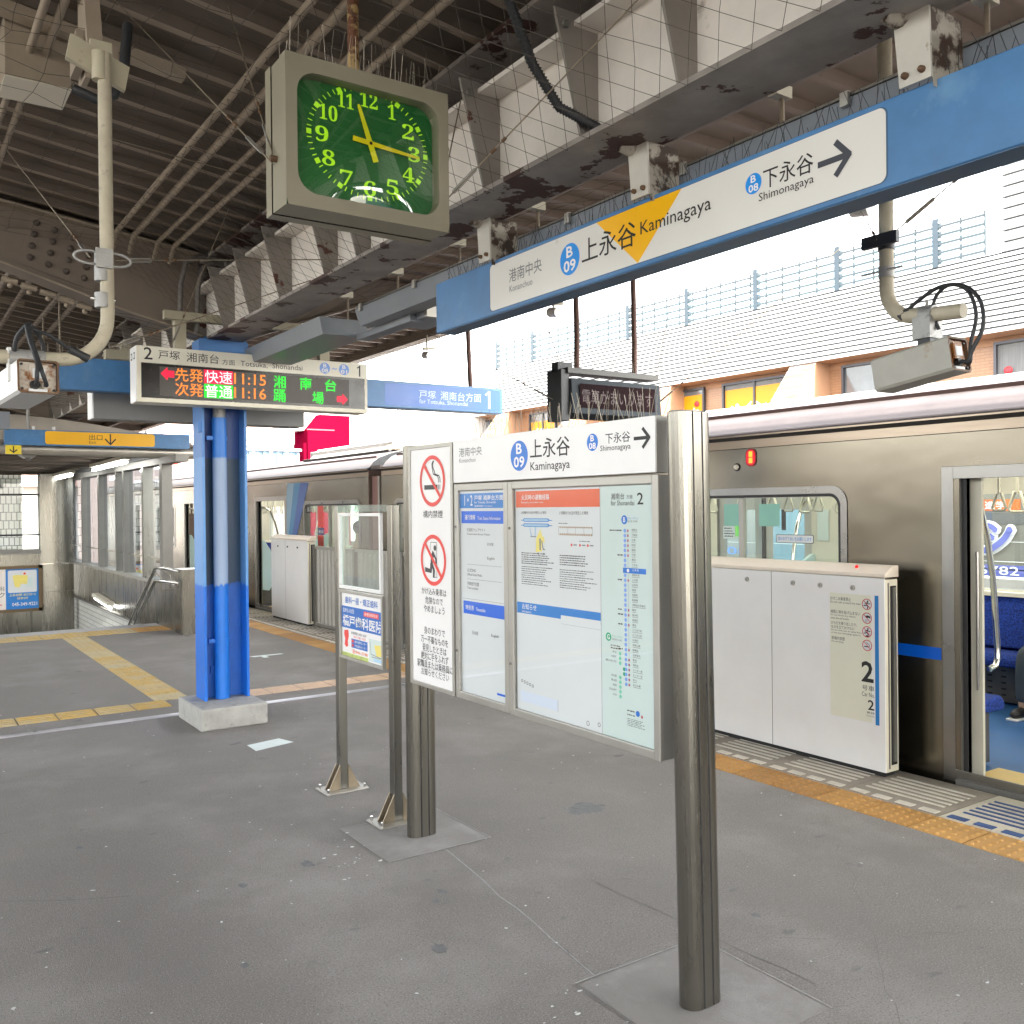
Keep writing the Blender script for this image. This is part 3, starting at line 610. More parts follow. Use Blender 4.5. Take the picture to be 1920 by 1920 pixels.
# ---- station information board
BX = 2.2; AF = BX/2.305
def sc_(y, z): return (y*AF, z*AF+1.68*(1-AF))  # board outline shrunk about the camera onto the nearer plane
ib = thing('information_board', 'large white station information board on two round-edged steel posts', 'notice board', (2.285, 3.25, 0))
def board_post(y, dx0=0., dy0=0., dx1=0., dy1=0.):
    m_ = MB(); n = 10; pts = []
    for i in range(n+1): t = math.pi/2+math.pi*i/n; pts.append((2.262+.044*math.cos(t), y+.044*math.sin(t)))
    def groove(x, y_, s): pts.extend([(x-.003*s, y_), (x-.003*s, y_+.008*s), (x+.003*s, y_+.008*s), (x+.003*s, y_)])
    groove(2.275, y-.044, 1); groove(2.318, y-.044, 1)
    for i in range(n+1): t = -math.pi/2+math.pi*i/n; pts.append((2.332+.044*math.cos(t), y+.044*math.sin(t)))
    groove(2.318, y+.044, -1); groove(2.275, y+.044, -1)
    m_.prism(pts, 'Z', 0, 1.992, STEEL)
    for i in range(len(m_.sm)): m_.sm[i] = False
    lean = lambda p: (p[0]+dx0+(dx1-dx0)*p[2]/2, p[1]+dy0+(dy1-dy0)*p[2]/2, p[2])
    m_.v = [lean(p) for p in m_.v]
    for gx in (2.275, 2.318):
        g_ = MB(); g_.box(gx-.0035, y-.0446, .002, gx+.0035, y-.042, 1.985, DARK); g_.v = [lean(p) for p in g_.v]; m_.add(g_.v, g_.f, DARK)  # dark strips paint the shade inside the grooves
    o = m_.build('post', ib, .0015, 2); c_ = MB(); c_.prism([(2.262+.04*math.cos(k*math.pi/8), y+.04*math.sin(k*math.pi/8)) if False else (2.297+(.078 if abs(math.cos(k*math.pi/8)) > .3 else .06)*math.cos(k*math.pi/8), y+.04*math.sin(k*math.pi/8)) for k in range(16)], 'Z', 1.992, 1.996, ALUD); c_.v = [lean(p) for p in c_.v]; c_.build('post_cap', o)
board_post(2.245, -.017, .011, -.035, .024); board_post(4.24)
def frame_x(mb, y0, y1, z0, z1, x0, x1, wd, mat):
    """frame in the X plane: front at x0, back at x1"""
    a, b_ = min(y0, y1), max(y0, y1)
    mb.box(x0, a, z0, x1, a+wd, z1, mat); mb.box(x0, b_-wd, z0, x1, b_, z1, mat)
    mb.box(x0, a+wd, z0, x1, b_-wd, z0+wd, mat); mb.box(x0, a+wd, z1-wd, x1, b_-wd, z1, mat)
y0, zt = sc_(4.36, 2.0); y1, zb = sc_(3.905, .762)
m_ = MB(); frame_x(m_, y0, y1, zb, zt, 2.2, 2.235, .02, ALU); m_.build('panel_frame', ib, .002)
s = Sheet('X', 2.206, AF); 
s.rect(4.345, 3.92, .775, 1.99, SIGNW if False else WHITE, 0)
for (a0, a1, z0, z1) in ((4.242, 3.982, 1.686, 1.944), (4.240, 3.980, 1.286, 1.546)):
    ca, cb, r = (a0+a1)/2, (z0+z1)/2, .129
    if z0 > 1.6:
        s.rect(ca+.083, ca-.052, cb-.043, cb-.020, GREYI, 1); s.rect(ca-.060, ca-.066, cb-.043, cb-.020, GREYI, 1); s.rect(ca-.074, ca-.080, cb-.043, cb-.020, GREYI, 1)
        for da in (0, .016): s.stroke([(ca-.08+da, cb-.008), (ca-.078+da, cb+.012), (ca-.068+da, cb+.025), (ca-.05+da, cb+.028), (ca-.028+da, cb+.034), (ca-.022+da, cb+.05), (ca-.008+da*.5, cb+.068), (ca-.006+da*.5, cb+.085), (ca-.018+da*.4, cb+.10)], .006, GREYI, 1)
    else:
        s.stroke([(ca+.025, cb+.09), (ca-.035, cb+.09), (ca-.035, cb-.085), (ca-.012, cb-.085)], .003, GREYI, 1); s.stroke([(ca+.025, cb+.09), (ca+.025, cb+.05)], .003, GREYI, 1)
        s.disc(ca-.018, cb+.062, .014, GREYI, 1.2, 20)
        s.shape([(ca+.004, cb+.05), (ca-.034, cb+.01), (ca-.034, cb-.02), (ca-.022, cb-.012), (ca-.02, cb+.006), (ca-.005, cb+.018), (ca+.005, cb-.018), (ca-.015, cb-.05), (ca-.012, cb-.088), (ca+.006, cb-.088), (ca+.004, cb-.05), (ca+.028, cb-.02), (ca+.024, cb+.02)], GREYI, 1.2)
        s.shape([(ca+.03, cb-.015), (ca+.034, cb-.045), (ca+.085, cb-.038), (ca+.085, cb-.062), (ca+.018, cb-.066), (ca+.006, cb-.02)], GREYI, 1.4)
    no_ring(s, ca, cb, r, .020, RED, 2, -1)
for t_, bx in (('構内禁煙', (4.210, 4.010, 1.629, 1.667)), ('かけ込み乗車は', (4.235, 3.984, 1.238, 1.275)), ('危険なので', (4.197, 4.019, 1.192, 1.229)), ('やめましょう', (4.214, 4.003, 1.148, 1.186)),
    ('身のまわりで', (4.214, 4.002, 1.036, 1.075)), ('万一不審なものを', (4.249, 3.972, .990, 1.029)), ('発見したときは', (4.233, 3.989, .946, .985)), ('絶対に手をふれず', (4.248, 3.970, .904, .945)), ('駅職員または乗務員に', (4.290, 3.929, .861, .901)), ('お知らせください', (4.248, 3.966, .822, .861))):
    s.text(t_, bx, GREYI, 1, .004)
s.build('prohibition_panel', ib, fixn=False)
# station name panel
m_ = MB(); (ya, za), (yb, zb2) = sc_(3.894, 2.003), sc_(2.47, 1.797); m_.box(2.2, yb, zb2, 2.275, ya-.003, za, ALU); m_.build('name_case', ib, .002)
s = Sheet('X', 2.2, AF); s.rect(3.892, 2.475, 1.80, 2.002, WHITE, .6)
def bnum(s, a0, a1, z0, z1, num, k=1.4, mat=BLUEI, w=WHITE):
    ca, cb = (a0+a1)/2, (z0+z1)/2; r = (z1-z0)/2; sg = 1 if a1 > a0 else -1
    s.disc(ca, cb, r, mat, k); s.text('B', (ca-sg*r*.33, ca+sg*r*.33, cb+r*.12, cb+r*.82), w, k+.5, .02); s.text(num, (ca-sg*r*.62, ca+sg*r*.62, cb-r*.78, cb-r*.04), w, k+.5, .02)
s.text('港南中央', (3.837, 3.632, 1.921, 1.963), GREYL, 1.4, .004); s.text('Konanchuo', (3.834, 3.687, 1.893, 1.913), GREYL, 1.4)
bnum(s, 3.396, 3.266, 1.836, 1.967, '09'); s.text('上永谷', (3.249, 2.972, 1.885, 1.966), BLACK, 1.4, .006); s.text('Kaminagaya', (3.247, 2.973, 1.823, 1.869), BLACK, 1.4, .004)
bnum(s, 2.862, 2.795, 1.894, 1.962, '08'); s.text('下永谷', (2.750, 2.608, 1.917, 1.957), BLACK, 1.4, .005); s.text('Shimonagaya', (2.781, 2.606, 1.884, 1.912), BLACK, 1.4, .002)
arrow(s, 2.585, 2.505, 1.926, .068, .013, BLACK, 1.4); s.build('name_panel', ib, fixn=False)
# glazed poster cases
def case(nm, a0, a1, b0, b1):
    (ya, zt), (yb, zb) = sc_(a0, b1), sc_(a1, b0)
    m_ = MB(); frame_x(m_, ya, yb, zb, zt, 2.198, 2.214, .034*AF, ALU); o = m_.build('poster_case', ib, .003)
    k = MB(); k.box(2.214, yb+.002, zb+.002, 2.275, ya-.002, zt-.002, ALU); k.build('case_back', o)
    h = MB(); 
    for zz in (.22, .80): h.cyl((2.199, ya-.012, zb+(zt-zb)*zz), (2.194, ya-.012, zb+(zt-zb)*zz), .006, ALUD, 10)
    h.build('lock', o)
    gl = MB(); gl.quad((2.204, ya-.03, zb+.03), (2.204, yb+.03, zb+.03), (2.204, yb+.03, zt-.03), (2.204, ya-.03, zt-.03), GL('case_glass', (.97, .985, .985), .05)); gl.build('glass_pane', o, fixn=False)
    return o
c1 = case('c1', 3.888, 3.427, .764, 1.793); c2 = case('c2', 3.424, 2.462, .762, 1.792)
A2 = 2.2135/2.33
s = Sheet('X', 2.2135, A2); s.rect(3.90, 3.47, .78, 1.775, PAPER, .2)
s.rect(3.895, 3.485, 1.676, 1.746, BLUE2, 1); s.text('1・2', (3.832, 3.759, 1.688, 1.738), WHITE, 1.6, .01); s.text('戸塚 湘南台方面', (3.743, 3.497, 1.712, 1.736), WHITE, 1.6, .008); s.text('for Totsuka, Shonandai', (3.742, 3.557, 1.696, 1.709), WHITE, 1.6); s.text('発車時刻', (3.742, 3.665, 1.681, 1.691), WHITE, 1.6); s.text('Time of departure', (3.655, 3.585, 1.681, 1.689), WHITE, 1.6)
s.rect(3.862, 3.487, 1.604, 1.662, BLUE3, 1); s.text('運行情報', (3.830, 3.735, 1.620, 1.645), WHITE, 1.6, .006); s.text('Train Status Information', (3.716, 3.52, 1.621, 1.637), WHITE, 1.6, .003)
for t_, bx in (('交通局ウェブサイト', (3.815, 3.650, 1.565, 1.582)), ('Transportation Bureau Website', (3.815, 3.610, 1.546, 1.558)), ('日本語', (3.634, 3.582, 1.502, 1.516)), ('English', (3.635, 3.574, 1.434, 1.450)), ('公式SNS', (3.815, 3.738, 1.373, 1.390)), ('Official Social Media', (3.815, 3.683, 1.355, 1.366)), ('列車走行位置', (3.815, 3.710, 1.308, 1.326)), ('Train Location', (3.815, 3.718, 1.291, 1.303))): s.text(t_, bx, GREYI, 1)
s.rect(3.815, 3.515, 1.408, 1.4095, GREYL, 1); s.rect(3.815, 3.515, 1.338, 1.3395, GREYL, 1); s.rect(3.86, 3.485, 1.243, 1.2445, GREYL, .6)
s.rect(3.852, 3.485, 1.172, 1.233, BLUE3, 1); s.text('時刻表', (3.830, 3.755, 1.190, 1.214), WHITE, 1.6, .006); s.text('Timetable', (3.738, 3.655, 1.191, 1.207), WHITE, 1.6, .003)
s.text('日本語', (3.775, 3.722, 1.077, 1.095), GREYI, 1); s.text('English', (3.608, 3.546, 1.079, 1.097), GREYI, 1); s.rect(3.565, 3.484, .822, .832, BLUE3, 1)
o = s.build('timetable_poster', c1, fixn=False)
s = Sheet('X', 2.2135, A2); s.rect(3.40, 2.818, .785, 1.775, PAPER, .2)
s.rect(3.395, 2.819, 1.677, 1.748, ORANGE, 1); s.text('火災時の避難経路', (3.353, 3.148, 1.709, 1.732), WHITE, 1.6, .006); s.text('Emergency evacuation route', (3.354, 3.191, 1.693, 1.703), WHITE, 1.6)
s.text('1 駅構内で火災が発生した場合', (3.356, 3.170, 1.648, 1.661), BLACK, 1); s.text('2 列車内で火災が発生した場合', (3.080, 2.890, 1.646, 1.660), BLACK, 1)
for zz in (1.622, 1.600): 
    s.shape([(3.345, zz), (3.335, zz+.008), (3.16, zz+.008), (3.145, zz), (3.16, zz-.007), (3.335, zz-.007)], BLUE2, 1); s.shape([(3.338, zz), (3.33, zz+.005), (3.165, zz+.005), (3.155, zz), (3.165, zz-.004), (3.33, zz-.004)], M('map_platform_blue', (.34, .52, .70), .5, 0, .05, 5), 1.4)
    s.rect(3.358, 3.34, zz-.002, zz+.001, BLUE2, 1); s.rect(3.15, 3.13, zz-.002, zz+.001, BLUE2, 1)
MP = MATS['map_platform_blue']; s.shape([(3.295, 1.592), (3.29, 1.592), (3.275, 1.552), (3.285, 1.552)], MP, 1); s.shape([(3.255, 1.592), (3.245, 1.592), (3.25, 1.552), (3.258, 1.552)], MP, 1); s.rect(3.288, 3.245, 1.549, 1.553, GREYL, 1)
s.shape([(3.245, 1.545), (3.215, 1.585), (3.20, 1.55), (3.19, 1.555), (3.185, 1.525), (3.205, 1.53), (3.205, 1.49), (3.25, 1.485)], YELL2, 1); s.rect(3.222, 3.212, 1.495, 1.545, GREYL, 1.4); s.stroke([(3.205, 1.535), (3.195, 1.50), (3.185, 1.498)], .006, GREYL, 1.4)
s.rect(3.235, 3.228, 1.475, 1.484, GREYL, 1); s.rect(3.195, 3.188, 1.475, 1.484, GREYL, 1)
BRN = M('map_brown_ink', (.40, .25, .14), .6, 0, .1, 8)
for zz in (1.597, 1.563): 
    s.rect(3.085, 2.865, zz-.0015, zz, BRN, 1)
    for i in range(15): s.rect(3.078-i*.0145, 3.070-i*.0145, zz+(.0 if zz < 1.58 else -.006), zz+(.006 if zz < 1.58 else 0), BRN, 1.2)
for a in (3.087, 3.025, 2.975, 2.92, 2.866): s.rect(a, a-.0015, 1.563, 1.597, GREYL, 1)
for i, a in enumerate((3.0, 2.945, 2.895)): s.disc(a, 1.523, .006, RED, 1, 14); s.rect(a-.012, a-.035, 1.521, 1.526, GREYL, 1)
s.scribble(3.085, 3.01, 1.607, 1.614, GREYI, 1, 1); s.scribble(2.95, 2.865, 1.536, 1.543, GREYI, 1, 1, seed=4)
s.scribble(3.358, 3.124, 1.430, 1.484, GREYI, 6, 1, .5, 1); s.scribble(3.358, 3.142, 1.341, 1.425, GREYI, 9, 1, .4, 2); s.scribble(3.081, 2.858, 1.436, 1.483, GREYI, 5, 1, .5, 3); s.scribble(3.082, 2.849, 1.342, 1.424, GREYI, 9, 1, .4, 6)
s.rect(3.395, 2.819, 1.215, 1.263, BLUE2, 1); s.text('お知らせ', (3.356, 3.248, 1.233, 1.258), WHITE, 1.6, .008); s.text('Information', (3.356, 3.287, 1.219, 1.229), WHITE, 1.6)
s.rect(3.076, 2.819, 1.196, 1.231, PAPER, 1.6); s.rect(3.076, 2.819, 1.195, 1.1958, GREYL, 1.2)
PBX = M('pale_blue_card', (.62, .68, .80), .5, 0, .03, 4); s.rect(3.375, 3.104, .828, .874, PBX, 1); s.rect(3.104, 3.102, .826, .874, GREYL, 1.1)
for i in range(5): s.ring(3.362-i*.02, .918-i*.003, .004, .0075, GREYL, 1.2, 14)
s.ring(2.905, .815, .007, .010, GREYL, 1.2, 16); s.ring(2.835, .822, .006, .009, GREYL, 1.2, 16)
s.build('notice_poster', c2, fixn=False)
s = Sheet('X', 2.2132, A2); s.rect(2.816, 2.495, .79, 1.775, PAPERG, .4); s.rect(2.818, 2.816, .79, 1.775, GREYL, .5)
s.text('湘南台', (2.750, 2.673, 1.704, 1.728), GREYI, 1.2, .004); s.text('方面', (2.661, 2.626, 1.706, 1.721), GREYI, 1.2); s.text('for Shonandai', (2.751, 2.617, 1.681, 1.700), GREYI, 1.2); s.text('2', (2.601, 2.567, 1.684, 1.728), BLACK, 1.2, .01)
s.disc(2.674, 1.627, .017, BLUEI, 1.2, 30); s.text('B', (2.680, 2.668, 1.618, 1.637), WHITE, 1.7, .02); s.text('ブルーライン', (2.655, 2.595, 1.629, 1.637), BLUE2, 1.2); s.text('BLUE LINE', (2.655, 2.600, 1.618, 1.625), GREYL, 1.2)
names = '湘南台 下飯田 立場 中田 踊場 戸塚 舞岡 下永谷 上永谷 港南中央 上大岡 弘明寺 蒔田 吉野町 阪東橋 伊勢佐木長者町 関内 桜木町 高島町 横浜 三ツ沢下町 三ツ沢上町 片倉町 岸根公園 新横浜 北新横浜 新羽 仲町台 センター南 センター北 中川 あざみ野'.split()
z = 1.586; dz = (1.586-1.006)/31; BRED = M('express_mark_red', (.45, .14, .20), .5, 0, .05, 5)
s.rect(2.6555, 2.6545, 1.0, 1.59, GREYL, .9)
for i, nm in enumerate(names):
    zc = z-i*dz
    if i == 8: s.rect(2.684, 2.556, zc-.010, zc+.010, BLUEI, 1.3); s.text(nm, (2.632, 2.595, zc-.001, zc+.008), WHITE, 1.8); s.disc(2.655, zc, .007, WHITE, 1.8, 12)
    else:
        s.disc(2.672, zc, .0075, BLUEL, 1.3, 14); s.text(nm, (2.634, 2.634-.0105*len(nm), zc-.001, zc+.0075), GREYI, 1.2); s.rect(2.634, 2.634-.012*len(nm)*.9, zc-.0055, zc-.004, GREYL, 1.2)
        if i in (0, 1, 2, 3, 4, 5, 10, 16, 17, 19, 24, 26, 27, 28, 29, 30, 31): s.rect(2.659, 2.650, zc-.0045, zc+.0045, BRED, 1.3)
    if i in (0, 5, 10, 16, 17, 19, 24): s.scribble(2.715 if i else 2.76, 2.69, zc-.004, zc+.005, GREYI, 1, 1.2, .6, i)
s.disc(2.773, 1.175, .0165, GREENI, 1.2, 30); s.text('G', (2.781, 2.765, 1.165, 1.185), WHITE, 1.7, .02); s.text('グリーンライン', (2.753, 2.69, 1.176, 1.185), GREENI, 1.2); s.text('GREEN LINE', (2.753, 2.695, 1.165, 1.172), GREYL, 1.2)
for i, nm in enumerate('中山 川和町 都筑ふれあいの丘 センター南 センター北 北山田 東山田 高田 日吉本町 日吉'.split()):
    zc = 1.118-i*.0182
    if i in (3, 4): s.disc(2.683, zc-.002, .0075, GREENI, 1.2, 12)
    else: s.disc(2.706, zc, .0075, M('pale_green_ink', (.18, .60, .42), .5, 0, .05, 5), 1.2, 14); s.text(nm, (2.728+.0105*min(6, len(nm)), 2.728, zc-.001, zc+.0075), GREYI, 1.2)
s.scribble(2.76, 2.70, 1.13, 1.15, GREYI, 2, 1.2, .5, 9); s.disc(2.609, .905, .011, BLUEI, 1.2, 20); s.shape([(2.592, .897), (2.586, .905), (2.580, .897), (2.586, .889)], REDD, 1.2); s.scribble(2.668, 2.625, .888, .918, GREYI, 2, 1.2, .3, 5); s.scribble(2.668, 2.57, .851, .882, GREYI, 5, 1.2, .4, 8)
s.build('route_poster', c2, fixn=False)
m_ = MB(); spikes(m_, (2.24, 2.42, sc_(0, 2.0)[1]), (2.24, 4.14, sc_(0, 2.0)[1]), 62, .12, lean=.35); spikes(m_, (2.30, 2.42, 1.985), (2.30, 4.1, 1.985), 50, .12, lean=.35, seed=8); m_.build('bird_spikes', ib)

# ---- advert stand beside the board
ad = thing('advert_stand', 'slim steel stand holding a clear frame above a dental clinic advert', 'advert stand', (2.28, 4.85, 0))
GUS = M('gusset_stained_steel', (.30, .25, .18), .45, .7, .2, 8, .1, 40)
for yy in (5.205, 4.50):
    m_ = MB(); m_.box(2.26, yy-.026, .008, 2.312, yy+.026, 1.70, STEELP); o = m_.build('post', ad, .004)
    b_ = MB(); b_.box(2.15, yy-.09, 0, 2.42, yy+.09, .008, ALU); b_.build('base_plate', o, .002)
    b_ = MB()
    for sg in (1, -1):
        xa = 2.286+sg*.026; xb = 2.286+sg*.10; b_.prism([(xa, .008), (xb, .008), (xa, .155)], 'Y', yy-.03, yy-.024, GUS); b_.prism([(xa, .008), (xb, .008), (xa, .155)], 'Y', yy+.024, yy+.03, GUS)
    b_.build('gusset', o)
    b_ = MB()
    for xx in (2.17, 2.40):
        for dy in (-.065, .065): b_.cyl((xx, yy+dy, .008), (xx, yy+dy, .03), .008, CHROME, 6)
    b_.build('anchor_bolt', o)
m_ = MB(); m_.box(2.262, 4.526, 1.662, 2.30, 5.179, 1.70, GLASSG); m_.build('top_strip', ad)
m_ = MB(); frame_x(m_, 5.125, 4.575, 1.215, 1.655, 2.244, 2.262, .018, WHITE); o = m_.build('clear_frame', ad, .002)
m_ = MB(); m_.quad((2.256, 5.11, 1.23), (2.256, 4.59, 1.23), (2.256, 4.59, 1.64), (2.256, 5.11, 1.64), GLASSG); m_.build('pane', o, fixn=False)
m_ = MB(); frame_x(m_, 5.135, 4.562, .805, 1.205, 2.244, 2.268, .016, ALU); m_.box(2.262, 4.57, .81, 2.268, 5.13, 1.20, WHITE); o = m_.build('advert_frame', ad, .002)
s = Sheet('X', 2.258); yl, yr = 5.118, 4.578
s.rect(yl, yr, .822, 1.188, WHITE, 0)
LB = M('advert_blue', (.02, .14, .50), .4, 0, .04, 4)
s.text('歯科一般・矯正歯科', (5.07, 4.64, 1.128, 1.170), LB, 1, .012)
s.rect(yl, yr, .985, 1.112, LB, .6); s.text('医療法人社団', (5.10, 4.95, 1.075, 1.100), WHITE, 1.2, .004); s.rect(4.82, 4.63, 1.072, 1.100, RED, 1); s.text('各種保険取扱', (4.81, 4.64, 1.077, 1.096), WHITE, 1.6); s.text('橋戸歯科医院', (5.105, 4.585, .995, 1.062), WHITE, 1.2, .02)
s.shape([(5.09, .945), (5.085, .97), (5.03, .975), (5.025, .94), (5.04, .91), (5.035, .88), (5.06, .872), (5.085, .885), (5.075, .92)], RED, .8); s.text('診療時間 10:00~20:00', (4.99, 4.79, .955, .972), GREYI, .8); s.text('休診 木曜・祝日', (4.96, 4.80, .935, .949), RED, .8)
s.rect(4.99, 4.775, .878, .93, LB, .8); s.text('歯科治療センター', (4.945, 4.785, .908, .924), WHITE, 1.2, .004); s.text('予防歯科センター', (4.945, 4.785, .884, .900), WHITE, 1.2, .004)
s.rect(4.985, 4.955, .908, .924, RED, 1.2); s.rect(4.985, 4.955, .884, .900, REDD, 1.2)
s.text('☎846-3748', (4.985, 4.775, .845, .870), M('advert_orange', (.75, .16, .04), .4, 0, .04, 4), .8, .01); s.rect(yl, 4.765, .822, .842, M('advert_lime', (.60, .72, .22), .5, 0, .04, 4), .6); s.text('港南区丸山台1-10-12 橋戸ビル', (5.11, 4.775, .825, .839), GREYI, 1)
s.rect(4.755, 4.59, .83, .955, PAPERG, .7); s.shape([(4.69, .925), (4.61, .93), (4.60, .87), (4.66, .865)], YELL2, 1); s.stroke([(4.74, .94), (4.73, .87), (4.60, .86)], .004, GREYL, 1.1); s.rect(4.70, 4.60, .835, .85, M('map_pale_blue', (.40, .62, .80), .5, 0, .04, 4), 1); s.scribble(4.72, 4.60, .852, .862, GREYI, 1, 1.2)
s.build('advert', o, fixn=False)

# ---- hanging blue station sign
hs = thing('station_sign', 'long blue hanging station sign with white name panel and yellow triangle', 'sign', (2.48, 2.65, 2.583))
m_ = MB(); m_.box(2.4, 1.06, 2.583, 2.51, 4.21, 2.834, BBOX); m_.build('sign_box', hs, .004)
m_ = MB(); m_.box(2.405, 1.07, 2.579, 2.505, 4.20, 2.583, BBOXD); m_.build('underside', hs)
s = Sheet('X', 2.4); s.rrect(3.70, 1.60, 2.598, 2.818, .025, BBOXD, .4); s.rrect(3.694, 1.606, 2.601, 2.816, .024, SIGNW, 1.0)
s.shape([(2.905, 2.816), (2.425, 2.816), (2.662, 2.601)], YELLOW, 1.5)
s.text('港南中央', (3.533, 3.279, 2.703, 2.764), GREYL, 2, .004); s.text('Konanchuo', (3.530, 3.350, 2.660, 2.688), GREYL, 2)
bnum(s, 3.147, 3.016, 2.644, 2.776, '09', 2, M('sign_line_blue', (.0, .26, .78), .3, 0, .03, 4)); s.text('上永谷', (3.000, 2.670, 2.672, 2.770), BLACK, 2.2, .004); s.text('Kaminagaya', (2.645, 2.283, 2.688, 2.752), BLACK, 2.2, .002)
bnum(s, 2.128, 2.060, 2.702, 2.770, '08', 2, MATS['sign_line_blue']); s.text('下永谷', (2.053, 1.856, 2.704, 2.769), BLACK, 2.2, .004); s.text('Shimonagaya', (2.072, 1.855, 2.662, 2.697), BLACK, 2.2)
arrow(s, 1.835, 1.728, 2.717, .096, .019, M('arrow_slate', (.03, .035, .05), .4, 0, .05, 4), 2.2); s.build('name_panel', hs, fixn=False)
for i, yy in enumerate((3.70, 2.62, 1.50, .5)):
    m_ = MB(); w_ = .05; 
    m_.prism([(yy-w_, 2.834), (yy+w_*.9, 2.834), (yy+w_*1.25, 3.03), (yy-w_*.9, 3.03)], 'X', 2.372, 2.38, STRAPW); m_.prism([(yy-w_*1.02, 2.81), (yy-w_*.98, 2.834), (yy-w_*.88, 3.03), (yy-w_*.92, 3.03)], 'X', 2.38, 2.53, STRAPR); o = m_.build('hanger_strap', hs)
    b_ = MB()
    for dy in (-.025, .025): b_.tube([(2.372, yy+dy, 2.862), (2.36, yy+dy, 2.862), (2.356, yy+dy, 2.862)], [.010, .009, .005], RUSTE, 8)
    b_.build('bolt', o)
    b_ = MB(); b_.tube([(2.33, yy+.06, 3.035), (2.36, yy+.05, 3.03), (2.45, yy, 3.03)], [.02, .028, .03], STRAPR, 10); b_.build('hanger_clamp', o)
m_ = MB(); spikes(m_, (2.43, 1.08, 2.834), (2.43, 4.15, 2.834), 120, .085, DARKM, .6); spikes(m_, (2.49, 1.08, 2.834), (2.49, 4.15, 2.834), 60, .08, DARKM, .6, seed=9); m_.build('bird_spikes', hs)
# grey lighting raceway behind / above the sign
rw = thing('lighting_raceway', 'long grey lighting raceway running above the blue station sign', 'light fitting', (2.64, 3, 2.9))
m_ = MB(); m_.prism([(2.60, 2.86), (2.56, 2.965), (2.58, 2.975), (2.74, 2.975), (2.72, 2.86)], 'Y', -.6, 5.55, GREYP); m_.box(2.57, -.6, 2.975, 2.75, 5.56, 2.985, ALUD); m_.build('trough', rw, .002)
m_ = MB(); m_.prism([(2.60, 2.862), (2.562, 2.963), (2.738, 2.963), (2.72, 2.862)], 'Y', 5.55, 5.553, ALU); m_.build('end_cap', rw)
for i in range(8): 
    m_ = MB(); yy = .4+i*.72; m_.box(2.548, yy, 2.94, 2.562, yy+.03, 2.985, ALU); m_.build('clip', rw); m_ = MB(); m_.cyl((2.60, yy+.3, 2.98), (2.60, yy+.3, 3.10), .008, CONDUIT, 6); m_.box(2.55, yy+.28, 3.08, 2.63, yy+.32, 3.12, CREAM); m_.build('hanger', rw)
lf = thing('light_fitting', 'grey lower light fitting with open end left of the blue station sign', 'light fitting', (2.8, 6.3, 2.9))
m_ = MB(); m_.prism([(2.455, 2.84), (2.43, 2.955), (2.78, 2.955), (2.765, 2.84)], 'Y', 5.82, 7.35, GREYP); m_.build('trough', lf, .002)
m_ = MB(); m_.prism([(2.70, 2.82), (2.69, 2.86), (2.80, 2.86), (2.79, 2.82)], 'Y', 5.05, 5.82, GREYP); m_.build('cross_piece', lf, .002)
m_ = MB(); m_.prism([(2.74, 2.83), (2.73, 2.91), (2.96, 2.91), (2.95, 2.83)], 'Y', 4.95, 5.3, GREYP); m_.build('side_trough', lf, .002)
m_ = MB(); m_.box(2.74, 4.92, 2.83, 3.17, 4.95, 2.975, ALU); m_.build('end_box', lf, .002)
for yy in (5.9, 6.9): m_ = MB(); m_.cyl((2.67, yy, 2.95), (2.67, yy, 3.03), .007, CONDUIT, 6); m_.build('hanger', lf)

# ---- LED departure board on its bracket
RLED = EM('led_red', (1, .01, .05), .10); OLED = EM('led_orange', (1, .25, .03), .095); GLED = EM('led_green', (.01, 1, .04), .085); WLED = EM('led_white', (1, .8, .85), .10); GLED2 = EM('led_green_block', (.01, .8, .03), .085); RLED2 = EM('led_red_block', (1, .01, .07), .075)
LEDP = M('led_matrix', (.085, .076, .070), .5, 0, .1, 90); LEDB = M('led_window_black', (.010, .009, .009), .25, 0, .1, 9)
lb = thing('departure_board', 'lit LED departure board in a cream case hung before the blue pillar', 'departure board', (2.5, 7.3, 2.48))
m_ = MB(); m_.box(1.583, 7.2, 2.482, 3.43, 7.40, 2.897, CREAM); m_.build('case', lb, .004)
m_ = MB(); m_.box(1.577, 7.205, 2.486, 1.583, 7.395, 2.893, WHITE); 
for yy in (7.235, 7.32): m_.box(1.5755, yy, 2.80, 1.577, yy+.04, 2.85, BLACK); m_.box(1.575, yy+.008, 2.81, 1.5755, yy+.034, 2.84, WHITE)
m_.build('end_plate', lb)
s = Sheet('Y', 7.2); s.rect(1.60, 3.415, 2.775, 2.895, M('header_cream', (.78, .76, .66), .4, 0, .03, 4), .5); s.rect(1.612, 3.405, 2.515, 2.772, LEDB, .5); s.rect(1.742, 3.262, 2.536, 2.752, LEDP, 1)
s.text('2', (1.632, 1.693, 2.797, 2.887), BLACK, 1.2, .006); s.text('戸塚', (1.735, 1.891, 2.807, 2.873), BLACK, 1.2); s.text('湘南台', (1.940, 2.182, 2.802, 2.872), BLACK, 1.2); s.text('方面', (2.207, 2.306, 2.800, 2.842), GREYI, 1.2); s.text('Totsuka,  Shonandai', (2.351, 2.856, 2.795, 2.842), GREYI, 1.2)
